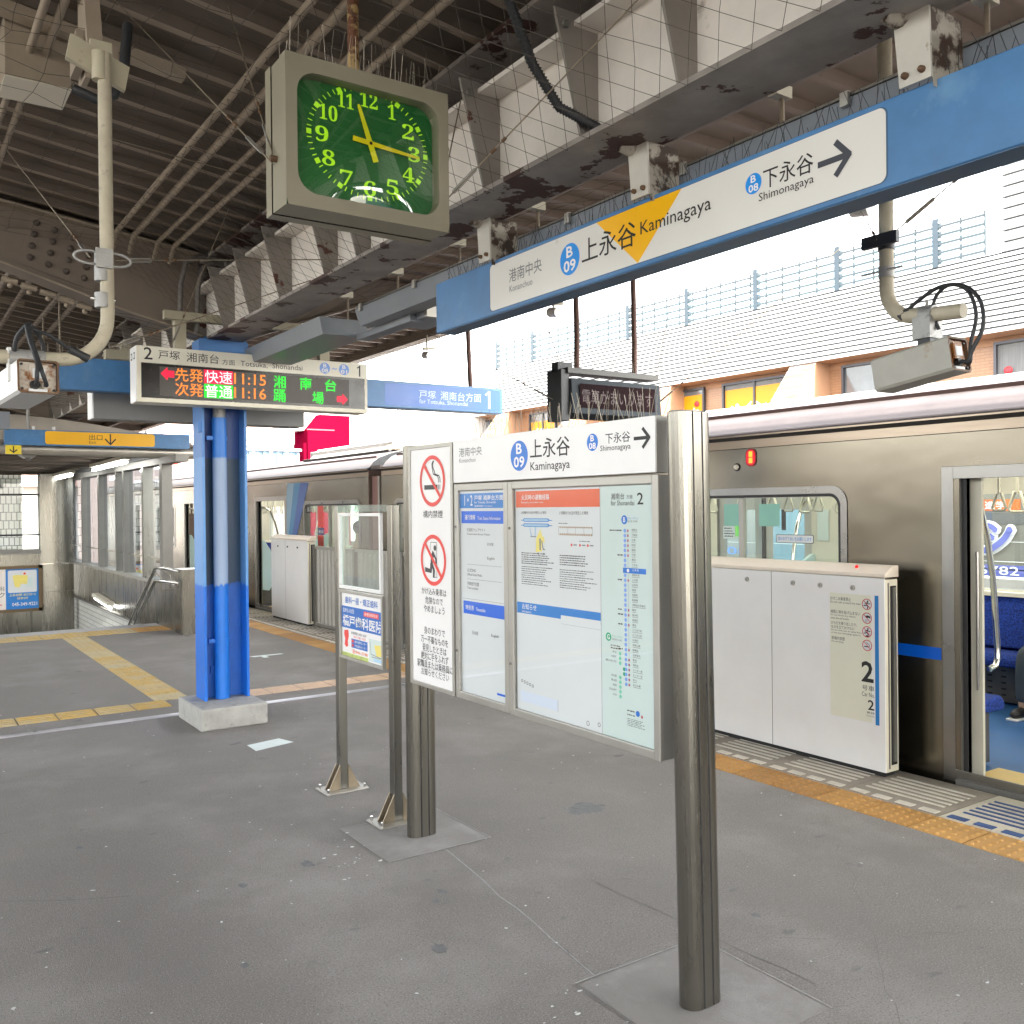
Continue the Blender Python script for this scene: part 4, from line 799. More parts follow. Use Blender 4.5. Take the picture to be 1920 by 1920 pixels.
bnum(s, 3.004, 3.095, 2.790, 2.881, '08', 1.2, BLUEL); bnum(s, 3.173, 3.264, 2.790, 2.881, '01', 1.2, BLUEL); s.stroke([(3.115, 2.832), (3.125, 2.840), (3.135, 2.836), (3.145, 2.832), (3.153, 2.840)], .007, BLUEL, 1.2); s.stroke([(3.360, 2.790), (3.360, 2.876)], .012, BLACK, 1.2); s.stroke([(3.360, 2.872), (3.338, 2.858)], .009, BLACK, 1.3)
def blk_arrow(a0, a1, bc, h, k=1.6):
    d = a1-a0; s.shape([(a0, bc+h*.25), (a0+d*.5, bc+h*.25), (a0+d*.5, bc+h*.5), (a1, bc), (a0+d*.5, bc-h*.5), (a0+d*.5, bc-h*.25), (a0, bc-h*.25)], RLED, k)
blk_arrow(1.848, 1.750, 2.700, .098); blk_arrow(3.153, 3.250, 2.588, .095)
s.text('先発', (1.853, 2.062, 2.650, 2.750), OLED, 1.6, .008); s.rect(2.067, 2.290, 2.648, 2.752, RLED2, 1.6); s.text('快速', (2.075, 2.283, 2.652, 2.748), WLED, 2.2, .004); s.text('11:15', (2.298, 2.552, 2.657, 2.742), OLED, 1.6, .008)
s.text('次発', (1.853, 2.062, 2.541, 2.642), OLED, 1.6, .008); s.rect(2.067, 2.290, 2.538, 2.644, GLED2, 1.6); s.text('普通', (2.075, 2.283, 2.542, 2.640), WLED, 2.2, .004); s.text('11:16', (2.298, 2.552, 2.549, 2.634), OLED, 1.6, .008)
for t_, a in (('湘', 2.614), ('南', 2.833), ('台', 3.049)): s.text(t_, (a, a+.10, 2.647, 2.747), GLED, 1.6, .008)
for t_, a in (('踊', 2.611), ('場', 2.937)): s.text(t_, (a, a+.10, 2.538, 2.638), GLED, 1.6, .008)
s.build('display', lb, fixn=False)
m_ = MB(); m_.box(1.79, 7.23, 3.12, 3.20, 7.29, 3.185, BEIGE); m_.build('bracket_beam', lb, .003)
for xx in (1.87, 3.03): m_ = MB(); m_.box(xx, 7.25, 2.897, xx+.085, 7.32, 3.12, BEIGE); m_.build('bracket_leg', lb, .003)
m_ = MB(); m_.box(1.90, 7.32, 3.12, 1.97, 7.46, 3.18, BEIGE); m_.box(2.98, 7.29, 3.12, 3.05, 7.50, 3.18, BEIGE); m_.build('bracket_arm', lb)
bb = thing('departure_board', 'grey back of the second departure board beyond the blue pillar', 'departure board', (2.4, 8.4, 2.45))
m_ = MB(); m_.box(1.50, 8.40, 2.455, 3.345, 8.62, 2.87, GREYB); m_.build('case', bb, .004)
m_ = MB(); m_.box(1.49, 8.405, 2.46, 1.50, 8.615, 2.86, WHITE); m_.build('end_plate', bb)
m_ = MB(); m_.box(1.75, 8.52, 2.87, 1.83, 8.6, 3.12, BEIGE); m_.box(1.62, 8.5, 2.98, 2.1, 8.6, 3.06, BEIGE); m_.build('bracket', bb)
# blue sign beam across the platform, track 1 panel at its right end
tsn = thing('track_sign', 'blue sign beam across the platform with bright track 1 panel', 'sign', (3.2, 8.05, 2.64))
m_ = MB(); m_.box(1.02, 8.0, 2.640, 5.33, 8.14, 2.895, BBOX); m_.build('sign_box', tsn, .004)
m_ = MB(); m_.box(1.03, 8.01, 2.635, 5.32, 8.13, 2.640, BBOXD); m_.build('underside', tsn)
s = Sheet('Y', 8.0); s.rrect(3.99, 5.30, 2.660, 2.872, .025, BBOX2, 1); PW2 = M('panel_pale_letters', (.62, .74, .90), .4, 0, .03, 4); s.text('戸塚', (4.361, 4.545, 2.745, 2.825), PW2, 1.6); s.text('湘南台方面', (4.599, 5.072, 2.742, 2.828), PW2, 1.6); s.text('for Totsuka, Shonandai', (4.361, 4.912, 2.690, 2.738), PW2, 1.6); s.stroke([(5.168, 2.688), (5.168, 2.856)], .024, WHITE, 1.6); s.stroke([(5.168, 2.850), (5.128, 2.822)], .018, WHITE, 1.8); s.build('track_panel', tsn, fixn=False)
m_ = MB(); spikes(m_, (3.5, 8.04, 2.895), (5.3, 8.04, 2.895), 40, .13, lean=.35); spikes(m_, (1.05, 8.04, 2.895), (2.0, 8.04, 2.895), 20, .13, lean=.1, seed=4); m_.build('bird_spikes', tsn)
m_ = MB(); m_.cyl((4.99, 8.07, 2.895), (4.96, 8.07, 3.62), .024, RUSTR, 10); m_.build('hanger_rod', tsn)
# ---- exit sign on the stair canopy
ex = thing('exit_sign', 'blue exit sign with long yellow panel on the stair canopy', 'sign', (2.6, 14.0, 2.57))
m_ = MB(); m_.box(1.40, 14.0, 2.578, 3.80, 14.12, 2.79, BBOX); m_.build('sign_box', ex, .004)
s = Sheet('Y', 14.0); s.rrect(1.885, 3.31, 2.598, 2.777, .035, YELLOW, 1); s.text('出口', (2.436, 2.608, 2.672, 2.748), BLACK, 1.6); s.text('Exit', (2.437, 2.524, 2.620, 2.660), BLACK, 1.6)
s.stroke([(2.712, 2.755), (2.712, 2.62)], .018, BLACK, 1.6); s.stroke([(2.645, 2.69), (2.712, 2.615)], .018, BLACK, 1.7); s.stroke([(2.779, 2.69), (2.712, 2.615)], .018, BLACK, 1.8); s.build('exit_panel', ex, fixn=False)
for xx in (1.75, 2.0, 3.2): m_ = MB(); m_.cyl((xx, 14.06, 2.79), (xx, 14.06, 2.84), .02, WHITE, 8); m_.build('fixing', ex)
m_ = MB(); m_.cyl((1.69, 14.06, 2.79), (1.69, 14.06, 3.6), .02, PIPEG, 8); m_.build('hanger_rod', ex)
ar = Sheet('Y', 14.02); ar.box(1.41, 14.02, 2.455, 1.60, 14.03, 2.575, YELL2); YS = M('arrow_sign_yellow', (.80, .62, .03), .4, 0, .05, 4); ar.rect(1.415, 1.595, 2.46, 2.57, YS, .5)
ar.stroke([(1.505, 2.56), (1.505, 2.48)], .014, BLACK, 1); ar.stroke([(1.463, 2.515), (1.505, 2.475)], .014, BLACK, 1.1); ar.stroke([(1.547, 2.515), (1.505, 2.475)], .014, BLACK, 1.2); ar.build('arrow_sign', None, label='small yellow sign with a down arrow below the exit sign', cat='sign')
spk = thing('ceiling_speaker', 'white downlight box hanging below the small yellow arrow sign', 'speaker', (1.78, 15, 2.5)); m_ = MB(); m_.prism([(1.62, 2.56), (1.98, 2.56), (1.86, 2.46), (1.74, 2.46)], 'Y', 14.9, 15.2, WHITE); m_.build('body', spk); m_ = MB(); m_.ball((1.8, 15.05, 2.455), .04, GREYB, 10); m_.build('lens', spk)

# ---- hanging dark display by the platform edge
dd = thing('train_approach_display', 'dark unlit LED display hanging on two brown rods over the platform edge', 'display', (4.8, 5.6, 2.4))
m_ = MB(); m_.prism([(5.58, 2.385), (5.60, 2.655), (5.78, 2.66), (5.78, 2.36)], 'X', 4.36, 5.27, DISPB); m_.build('case', dd, .004)
s = Sheet('Y', 5.588); s.rect(4.43, 5.20, 2.43, 2.615, M('led_dark_red', (.012, .0035, .005), .6, 0, .2, 60, spec=.05), 6)
DR = M('led_red_unlit', (.03, .004, .006), .5, 0, .1, 9); s.text('電車がまいります', (4.45, 5.17, 2.465, 2.575), DR, 7); s.build('display', dd, fixn=False)
m_ = MB(); m_.box(4.28, 5.62, 2.33, 4.36, 5.80, 2.72, DARKM); m_.box(4.28, 5.66, 2.70, 4.42, 5.74, 2.78, DARKM); m_.build('side_bracket', dd, .003)
m_ = MB(); m_.box(4.33, 5.60, 2.69, 5.26, 5.74, 2.735, M('display_rail', (.06, .06, .055), .5, .2, .2, 9)); m_.build('top_rail', dd, .003)
for xx in (4.47, 5.06): m_ = MB(); m_.tube([(xx, 5.67, 2.72), (xx+.005, 5.67, 3.0), (xx-.006, 5.67, 3.62)], .022, RUSTR, 10); m_.build('hanger_rod', dd)
m_ = MB(); spikes(m_, (4.36, 5.58, 2.735), (5.26, 5.58, 2.735), 14, .07, lean=.1); m_.build('bird_spikes', dd)
# small lamps on the eave
for i, (x, y, lbl) in enumerate(((5.12, 9.2, 'small white eave lamp above the track 1 panel, left of the rusty rod'), (4.95, 6.6, 'small white eave lamp just under the blue sign, left of the brown rods'), (4.75, 3.35, 'small white eave lamp under the blue sign by the guy wire clamp'))):
    t_ = thing('eave_lamp', lbl, 'lamp', (x, y, 3.4), 'small lamps along the roof eave')
    zz = 1.68+(3.40-1.68)*1.0
    m_ = MB(); m_.cyl((x, y+.05, zz), (x, y-.07, zz-.02), .045, WHITE, 14); m_.build('body', t_); m_ = MB(); m_.tube([(x, y, zz+.04), (x, y, 3.62)], .012, BEIGE, 8); m_.bar((x-.05, y, zz+.06), (x+.10, y, zz+.08), .03, .03, BEIGE); m_.build('arm', t_)

# ---- clock
CLKP = M('clock_case_paint', (.245, .225, .165), .5, 0, .08, 4, col2=(.16, .13, .08), c2lo=.68, c2hi=.76, c2scale=9)
ck = thing('platform_clock', 'beige square clock with green face and yellow hands hanging on a rusty pipe', 'clock', (1.5, 3.2, 2.735))
def rr(x0, x1, z0, z1, r, n=6):
    p = []
    for cx, cz, q0 in ((x1-r, z1-r, 0), (x0+r, z1-r, 90), (x0+r, z0+r, 180), (x1-r, z0+r, 270)):
        for i in range(n+1): t = R(q0+90*i/n); p.append((cx+r*math.cos(t), cz+r*math.sin(t)))
    return p
inn = rr(1.222, 1.788, 2.787, 3.212, .075); 
def ringpts(p, z0, z1, x0, x1):
    c = ((x0+x1)/2, (z0+z1)/2); out = []
    for x, z in p:
        dx, dz = x-c[0], z-c[1]; t = min((x1-c[0])/abs(dx) if dx else 9e9, (z1-c[1])/abs(dz) if dz else 9e9); out.append((c[0]+dx*t, c[1]+dz*t))
    return out
m_ = MB(); outp = ringpts(inn, 2.736, 3.266, 1.18, 1.83); n = len(inn)
vs = [(x, 3.10, z) for x, z in outp]+[(x, 3.10, z) for x, z in inn]+[(x, 3.19, z) for x, z in inn]
m_.add(vs, [(i, (i+1) % n, (i+1) % n+n, i+n) for i in range(n)]+[(i+n, (i+1) % n+n, (i+1) % n+2*n, i+2*n) for i in range(n)], CLKP)
for (xa, za, xb, zb_) in ((1.18, 2.736, 1.18, 3.266), (1.83, 2.736, 1.83, 3.266), (1.18, 2.736, 1.83, 2.736), (1.18, 3.266, 1.83, 3.266)):
    for y0_, y1_, d in ((3.10, 3.155, 0), (3.16, 3.24, .003), (3.245, 3.30, .0)):
        cx = (1.505, 3.0)
        def off(x, z): return (x+(d if x < 1.5 else -d), z+(d if z < 3 else -d))
        (x1_, z1_), (x2_, z2_) = off(xa, za), off(xb, zb_); m_.quad((x1_, y0_, z1_), (x2_, y0_, z2_), (x2_, y1_, z2_), (x1_, y1_, z1_), CLKP)
m_.quad((1.184, 3.157, 2.74), (1.826, 3.157, 2.74), (1.826, 3.157, 3.262), (1.184, 3.157, 3.262), DARK); m_.quad((1.18, 3.30, 2.736), (1.83, 3.30, 2.736), (1.83, 3.30, 3.266), (1.18, 3.30, 3.266), CLKP)
m_.f = [f for f in m_.f]; m_.build('housing', ck, fixn=False)
s = Sheet('Y', 3.155); GREEN = M('clock_dial_green', (.010, .135, .030), .5, 0, .10, 5); LIME = EM('dial_lime', (.45, 1, .02), .025); MATS['dial_lime'].node_tree.nodes['Principled BSDF'].inputs['Base Color'].default_value = (.50, .92, .02, 1)
YH = M('clock_hand_yellow', (.95, .90, .02), .4, 0, .04, 5); YHD = M('clock_hand_amber', (.95, .80, .01), .4, 0, .04, 5)
s.rect(1.20, 1.81, 2.76, 3.24, GREEN, 0); cx, cz, rx = 1.522, 3.028, .236; rz = .199
for i in range(60):
    t = R(6*i); x, z = cx+rx*math.sin(t), cz+rz*math.cos(t)
    if i % 5 == 0:
        u = Vector((math.sin(t), math.cos(t))); v = Vector((u.y, -u.x)); a = .0095; s.shape([(x+u.x*p*a+v.x*q_*a, z+u.y*p*a+v.y*q_*a) for p, q_ in ((-1, -1), (1, -1), (1, 1), (-1, 1))], LIME, .6)
    else:
        u = Vector((math.sin(t), math.cos(t))); s.stroke([(x-u.x*.008, z-u.y*.008), (x+u.x*.008, z+u.y*.008)], .0035, LIME, .6)
dg = {12: '𝟏𝟐', 1: '𝟏', 2: '𝟐', 3: '𝟑', 4: '𝟒', 5: '𝟓', 6: '𝟔', 7: '𝟕', 8: '𝟖', 9: '𝟗', 10: '𝟏𝟎', 11: '𝟏𝟏'}
for h, t_ in dg.items():
    t = R(30*h); x, z = cx+.187*math.sin(t), cz+.163*math.cos(t); w_ = .036 if h in (12, 10) else .032 if h == 11 else .025 if h != 1 else .016; s.text(t_, (x-w_, x+w_, z-.028, z+.028), LIME, 1, .0)
def hand(t, L0, L1, w0, w1, mat, k):
    u = Vector((math.sin(t), math.cos(t))); v = Vector((u.y, -u.x)); P_ = lambda l, w_: (cx+u.x*l+v.x*w_, cz+u.y*l+v.y*w_)
    s.shape([P_(-L0, -w0), P_(-L0, w0), P_(0, w0*.95), P_(L1-.01, w1), P_(L1, w1*.5), P_(L1, -w1*.5), P_(L1-.01, -w1), P_(0, -w0*.95)], mat, k); s.shape([P_(-L0, 0), P_(-L0, w0), P_(0, w0*.95), P_(L1-.01, w1), P_(L1, 0)], YHD if False else mat, k+.1)
hand(R(341), .068, .143, .0115, .007, YH, 10); hand(R(94.5), .072, .205, .0095, .005, YHD, 14); s.disc(cx, cz, .006, CHROME, 16, 14); s.build('dial', ck, fixn=False)
m_ = MB(); N = 12; gx = [1.222+.566*i/N for i in range(N+1)]; gz = [2.787+.425*i/N for i in range(N+1)]
vs = [(x, 3.118-.022*(1-((x-1.505)/.283)**2)*(1-((z-3.0)/.2125)**2), z) for z in gz for x in gx]; m_.add(vs, [(j*(N+1)+i, j*(N+1)+i+1, (j+1)*(N+1)+i+1, (j+1)*(N+1)+i) for j in range(N) for i in range(N)], GLASSC, True); m_.build('glass_pane', ck, fixn=False)
m_ = MB(); m_.cyl((1.483, 3.2, 3.266), (1.483, 3.2, 3.86), .021, RUSTP, 12); m_.build('hanger_pipe', ck)
m_ = MB(); spikes(m_, (1.20, 3.13, 3.266), (1.81, 3.13, 3.266), 24, .13, lean=.22); spikes(m_, (1.20, 3.26, 3.266), (1.81, 3.26, 3.266), 20, .13, lean=.22, seed=6); m_.build('bird_spikes', ck)
m_ = MB(); m_.cyl((1.16, 3.2, 2.92), (1.20, 3.2, 2.92), .012, RUSTE, 8); m_.cyl((1.82, 3.2, 2.85), (1.85, 3.2, 2.85), .012, RUSTE, 8); m_.build('eye_bolt', ck)
# ================================================================== TRAIN
TX, TF = 5.36, 8.12            # near and far body sides
def wall_with_holes(mb, x, y0, y1, z0, z1, holes, mat):
    ys = sorted({y0, y1, *[min(max(h[i], y0), y1) for h in holes for i in (0, 1)]}); zs = sorted({z0, z1, *[min(max(h[i], z0), z1) for h in holes for i in (2, 3)]})
    for a, b in zip(ys, ys[1:]):
        for c, d in zip(zs, zs[1:]):
            ym, zm = (a+b)/2, (c+d)/2
            if any(h[0] < ym < h[1] and h[2] < zm < h[3] for h in holes): continue
            mb.quad((x, b, c), (x, a, c), (x, a, d), (x, b, d), mat)
WPLATE = M('window_surround_steel', (.32, .315, .30), .3, 1, .06, 4)
WDARK = M('window_rubber', (.03, .03, .032), .6, 0, .2, 9)
CANT = M('cantrail_steel', (.40, .33, .26), .32, 1, .08, 3, .05, 12, stretch=(1, .3, 3))
def train_car(name, label, ya, yb, doors, wins, group):
    t = thing(name, label, 'train car', (6.74, (ya+yb)/2, 0), group)
    holes = [(d, d+1.32, .0, 1.835) for d in doors]+[(w0, w1, .92, 1.745) for w0, w1 in wins]
    for nm, x, xi, s in (('near_side', TX, TX+.09, 1), ('far_side', TF, TF-.09, -1)):
        m_ = MB(); wall_with_holes(m_, x, ya, yb, -.95, 2.095, holes, TRAINS); wall_with_holes(m_, x, ya, yb, 2.10, 2.185, [], CANT)
        m_.quad((x+.012*s, ya, 2.09), (x+.012*s, yb, 2.09), (x+.012*s, yb, 2.105), (x+.012*s, ya, 2.105), JOINT)
        wall_with_holes(m_, xi, ya+.05, yb-.05, .02, 2.12, holes, INTW)
        for h in holes:
            (a, b, c, d) = h; mt = ALUD
            m_.quad((x, a, c), (xi, a, c), (xi, a, d), (x, a, d), mt); m_.quad((x, b, c), (xi, b, c), (xi, b, d), (x, b, d), mt); m_.quad((x, a, d), (xi, a, d), (xi, b, d), (x, b, d), mt)
            if c > .1: m_.quad((x, a, c), (xi, a, c), (xi, b, c), (x, b, c), mt)
        m_.build(nm, t, fixn=False)
    # roof
    prof = [(TX, 2.185), (TX-.02, 2.19), (TX-.02, 2.205), (TX+.02, 2.225), (TX+.07, 2.29), (TX+.16, 2.355), (TX+.34, 2.42), (TX+.7, 2.50), (TX+1.38, 2.56), (TX+2.06, 2.50), (TX+2.42, 2.42), (TX+2.6, 2.355), (TX+2.69, 2.29), (TX+2.76, 2.185)]
    m_ = MB(); vs = [(x, y, z) for y in (ya, yb) for x, z in prof]; n = len(prof)
    m_.add(vs, [(i, i+1, i+1+n, i+n) for i in range(n-1)], ROOFST, True); m_.poly([(x, ya, z) for x, z in prof], DARKM); m_.poly([(x, yb, z) for x, z in prof], DARKM)
    m_.box(TX+.17, ya+.1, 2.352, TX+.20, yb-.1, 2.385, M('roof_rail_brown', (.20, .12, .11), .5, 0, .1, 4)); m_.build('roof', t, fixn=False)
    m_ = MB(); m_.quad((TX-.004, ya, 2.160), (TX-.004, yb, 2.160), (TX-.012, yb, 2.188), (TX-.012, ya, 2.188), JOINT); m_.box(TX-.022, ya, 2.186, TX, yb, 2.196, CANT); m_.build('gutter', t, fixn=False)
    m_ = MB(); EW = M('car_end_brown', (.20, .14, .12), .45, .2, .1, 4)
    for y, s in ((ya, 1), (yb, -1)):
        for x0, x1 in ((TX, 6.2), (7.3, TF)): m_.box(x0+.001, y, -.95, x1-.001, y+.04*s, 2.18, EW)
        m_.box(6.2, y, 2.0, 7.3, y+.04*s, 2.3, EW)
    m_.build('end_wall', t)
    m_ = MB(); m_.box(TX+.09, ya+.05, -.02, TF-.09, yb-.05, .012, FLOORB)
    for d in doors:
        for x0, x1 in ((TX-.02, TX+.42), (TF-.42, TF+.02)): m_.box(x0, d, -.015, x1, d+1.32, .016, SILLY)
        m_.box(TX-.03, d-.02, -.03, TX+.06, d+1.34, .018, ALUD)
    m_.build('floor', t)
    m_ = MB(); m_.box(TX+.09, ya+.05, 2.10, TF-.09, yb-.05, 2.13, M('train_ceiling', (.66, .64, .52), .5, 0, .04, 4)); 
    for x0 in (6.2, 7.1): m_.box(x0, ya+.2, 2.05, x0+.18, yb-.2, 2.10, CREAM)
    m_.box(6.68, ya+.2, 2.03, 6.80, yb-.2, 2.10, M('ceiling_fan_duct', (.30, .29, .24), .5, 0, .08, 6)); m_.build('ceiling', t)
    m_ = MB(); TL = EM('train_ceiling_light', (1, .95, .82), 1.1)
    for x0 in (6.05, 7.33): m_.box(x0, ya+.4, 2.06, x0+.11, yb-.4, 2.092, TL)
    m_.build('ceiling_light', t)
    # doors: near side slid open into the pockets, far side shut
    for d in doors:
        m_ = MB(); frame_x(m_, d-.11, d+1.43, -.005, 1.895, TX-.006, TX+.002, .075, WPLATE); m_.build('door_surround', t, .002)
        for a, b in ((d-.5, d+.03), (d+1.29, d+1.84)):
            m_ = MB(); m_.box(TX+.03, a, .02, TX+.062, b, 1.835, M('door_leaf_grey', (.42, .42, .40), .4, .3, .08, 4)); ed = b-.03 if a < d else a; m_.box(TX+.028, ed, .02, TX+.064, ed+.03, 1.835, WDARK); m_.build('door_leaf', t)
        m_ = MB()
        for a, b in ((d, d+.655), (d+.665, d+1.32)):
            wall_with_holes(m_, TF-.05, a, b, .02, 1.835, [(a+.12, b-.12, .80, 1.62)], M('door_inner_panel', (.46, .47, .44), .4, .3, .06, 4))
            m_.quad((TF-.045, a+.12, .8), (TF-.045, b-.12, .8), (TF-.045, b-.12, 1.62), (TF-.045, a+.12, 1.62), GLASST); m_.box(TF-.06, b-.02 if a == d else a, .02, TF-.045, b if a == d else a+.02, 1.835, WDARK)
        m_.build('shut_door', t, fixn=False)
    for w0, w1 in wins:
        s = Sheet('X', TX-.004); n = 8; r = .09; o_ = []; i_ = []
        def rp(a0, a1, b0, b1, r):
            p = []
            for cx, cy, q0 in ((a1-r, b1-r, 0), (a0+r, b1-r, 90), (a0+r, b0+r, 180), (a1-r, b0+r, 270)):
                for k in range(n+1): q = R(q0+90*k/n); p.append((cx+r*math.cos(q), cy+r*math.sin(q)))
            return p
        A = rp(w0-.055, w1+.055, .865, 1.80, .12); B = rp(w0-.004, w1+.004, .916, 1.749, .085); N = len(A)
        s.add([s.P(a, b, 2) for a, b in A]+[s.P(a, b, 2) for a, b in B], [(i, (i+1) % N, (i+1) % N+N, i+N) for i in range(N)], WPLATE)
        C = rp(w0+.015, w1-.015, .935, 1.73, .075); s.add([s.P(a, b, 0) for a, b in B]+[s.P(a, b, 0) for a, b in C], [(i, (i+1) % N, (i+1) % N+N, i+N) for i in range(N)], WDARK)
        o = s.build('window', t, fixn=False)
        for x in (TX+.02, TF-.02): g_ = MB(); g_.quad((x, w0, .92), (x, w1, .92), (x, w1, 1.745), (x, w0, 1.745), GLASST); g_.build('pane', o, fixn=False)
        g_ = MB()
        if w1-w0 > .8: g_.box(TX+.005, w0+(w1-w0)*.535-.022, .92, TX+.04, w0+(w1-w0)*.535+.022, 1.745, ALU); 
        g_.box(TX+.005, w0, 1.725, TX+.04, w1, 1.745, ALU); g_.build('sash_bar', o)
    # benches on both sides between doors
    ed = sorted(doors); spans = [(a+1.32+.06, b-.06) for a, b in zip(ed, ed[1:])]
    for a, b in spans:
        for x0, x1, s in ((TF-.09, TF-.62, -1), (TX+.09, TX+.62, 1)):
            m_ = MB(); m_.prism([(x0, .36), (x1, .34), (x1, .40), (x1-.04*s, .44), (x0+.1*s, .42), (x0, .44)], 'Y', a, b, SEATB); m_.prism([(x0, .44), (x0+.14*s, .44), (x0+.06*s, .86), (x0, .88)], 'Y', a, b, SEATB); o = m_.build('bench', t, .02, 3)
            m_ = MB(); m_.box(x0, a+.02, .87, x0+.09*s, b-.02, .905, CREAM); m_.build('back_ledge', o)
            m_ = MB(); VG = M('seat_base_grille', (.10, .095, .09), .5, .3, .2, 8); m_.box(x0, a+.02, .03, x1-.16*s, b-.02, .34, VG)
            for i in range(26):
                for j in range(5): yy = a+.08+i*(b-a-.16)/25; m_.box(x1-.16*s, yy, .08+j*.05, x1-.157*s, yy+.04, .095+j*.05, BLACK)
            m_.build('grille', o)
            for yy, q in ((a-.03, -1), (b+.03, 1)):
                m_ = MB(); sx = s; pw = .42 if s > 0 else 1; m_.prism([(x0, .30), (x0+.30*sx*pw, .28), (x0+.42*sx*pw, .36), (x0+.47*sx*pw, .52), (x0+.46*sx*pw, .80), (x0+.38*sx*pw, .98), (x0+.22*sx*pw, 1.08), (x0+.05*sx, 1.16), (x0, 1.16)], 'Y', yy-.02, yy+.02, PBLUEL); m_.build('seat_partition', o, .012, 3)
            for yy in (a-.05, b+.05):
                m_ = MB(); m_.tube([(x0, yy, 1.72), (x0+.06*s, yy, 1.715), (x0+.16*s, yy, 1.65), (x0+.24*s, yy, 1.45), (x0+.30*s, yy, 1.2), (x0+.34*s, yy, .8), (x0+.345*s, yy, .70), (x0+.32*s, yy, .655), (x0+.25*s, yy, .64)], .019, CHROME, 10); m_.build('grab_pole', o)
        for x in (6.22, 7.26):
            rl = MB(); rl.cyl((x, a, 1.93), (x, b, 1.93), .014, CHROME, 8); 
            for yy in (a+.2, (a+b)/2, b-.2): rl.cyl((x, yy, 1.93), (x, yy, 2.10), .012, CHROME, 8)
            ro = rl.build('strap_rail', t)
            k = 0; yy = a+.04
            while yy < b-.05:
                st_ = MB(); st_.box(x-.012, yy-.006, 1.74, x+.012, yy+.006, 1.925, STRAPC); st_.tube([(x, yy-.018, 1.745), (x, yy+.018, 1.745), (x, yy+.055, 1.63), (x, yy+.04, 1.612), (x, yy-.04, 1.612), (x, yy-.055, 1.63)], .0105, STRAPC, 6, closed=True); st_.build('hand_strap', ro); yy += .34
    return t
carA = train_car('train_car', 'stainless train car at the platform with its door open and a red side lamp lit', -6.6, 10.87, (-2.65, 1.80, 6.28), [(-.5, 1.2), (3.955, 5.60), (8.45, 9.7), (10.06, 10.48)], 'stainless train cars')
carB = train_car('train_car', 'stainless train car with diagonal blue stripes beyond the gap, AC unit on roof', 11.25, 29, (14.345, 18.85, 23.35), [(11.55, 13.48), (16.6, 18.0), (21.0, 22.5)], 'stainless train cars')
# blue body stripe, lamps and notices of the near car
m_ = MB()
for a, b in ((-6.5, 1.68), (3.24, 6.16), (7.72, 10.8)): m_.quad((TX-.002, a, .715), (TX-.002, b, .715), (TX-.002, b, .79), (TX-.002, a, .79), BLUE3)
m_.build('blue_band', carA, fixn=False)
m_ = MB(); m_.tube([(TX, 4.724, 2.026), (TX-.012, 4.724, 2.026)], .001, DARK, 4); m_ = Sheet('X', TX-.002); m_.rrect(4.775, 4.675, 1.962, 2.092, .04, M('lamp_housing_red', (.40, .01, .02), .3, 0, .05, 5), 4); m_.rrect(4.764, 4.686, 1.975, 2.080, .034, EM('red_lamp_glow', (1, .01, .03), .11), 6)
for zz in (1.985, 2.032): m_.rect(4.742, 4.706, zz, zz+.04, EM('red_lamp_core', (1, .42, .04), .13), 8)
m_.build('side_lamp', carA, fixn=False)
m_ = MB(); m_.tube([(TX, 4.864, 1.961), (TX-.018, 4.864, 1.961)], [.022, .018], CREAM, 14); m_.tube([(TX, 4.864, 1.961), (TX-.006, 4.864, 1.961)], .03, DARKM, 14); m_.build('call_light', carA)
s = Sheet('X', TX+.006); s.rrect(4.505, 4.178, 1.402, 1.462, .012, GREYI, 0); s.rrect(4.50, 4.183, 1.406, 1.458, .010, PAPER, .6); s.text('席のゆずりあいをお願いします', (4.488, 4.195, 1.418, 1.446), BLUE2, 1.2, .004); s.build('window_notice', carA, fixn=False)
s = Sheet('X', TX+.012); AQ = M('aqua_film', (.24, .50, .42), .5, 0, .05, 5)
for a0, a1 in ((5.01, 4.812), (4.667, 4.477)): s.rect(a0, a1, 1.519, 1.682, AQ, 0)
s.rect(5.02, 4.90, 1.42, 1.515, PAPERG, 0); s.scribble(5.01, 4.91, 1.43, 1.51, GREYI, 4, .8); s.build('window_film', carA, fixn=False)
s = Sheet('X', TF-.10); s.rect(4.655, 4.455, 1.52, 1.70, BLUE2, 0); s.rect(4.648, 4.462, 1.565, 1.692, PAPER, .8); s.text('この電車は', (4.63, 4.53, 1.635, 1.655), BLACK, 1.4); s.scribble(4.63, 4.48, 1.575, 1.63, GREYI, 3, 1.4); s.rect(4.64, 4.60, 1.67, 1.685, RED, 1.4); s.build('window_notice', carA, fixn=False)
s = Sheet('X', TF-.10); s.rect(6.20, 6.06, 1.30, 1.62, PAPERG, 0); s.rect(6.66, 6.60, 1.40, 1.62, WDARK, 0); s.build('wall_notice', carA, fixn=False)
m_ = MB(); m_.box(5.452, 3.035, .02, 5.475, 3.118, 1.83, INTW); m_.cyl((5.447, 3.06, .55), (5.447, 3.06, 1.38), .009, CHROME, 8); m_.build('door_jamb', carA)
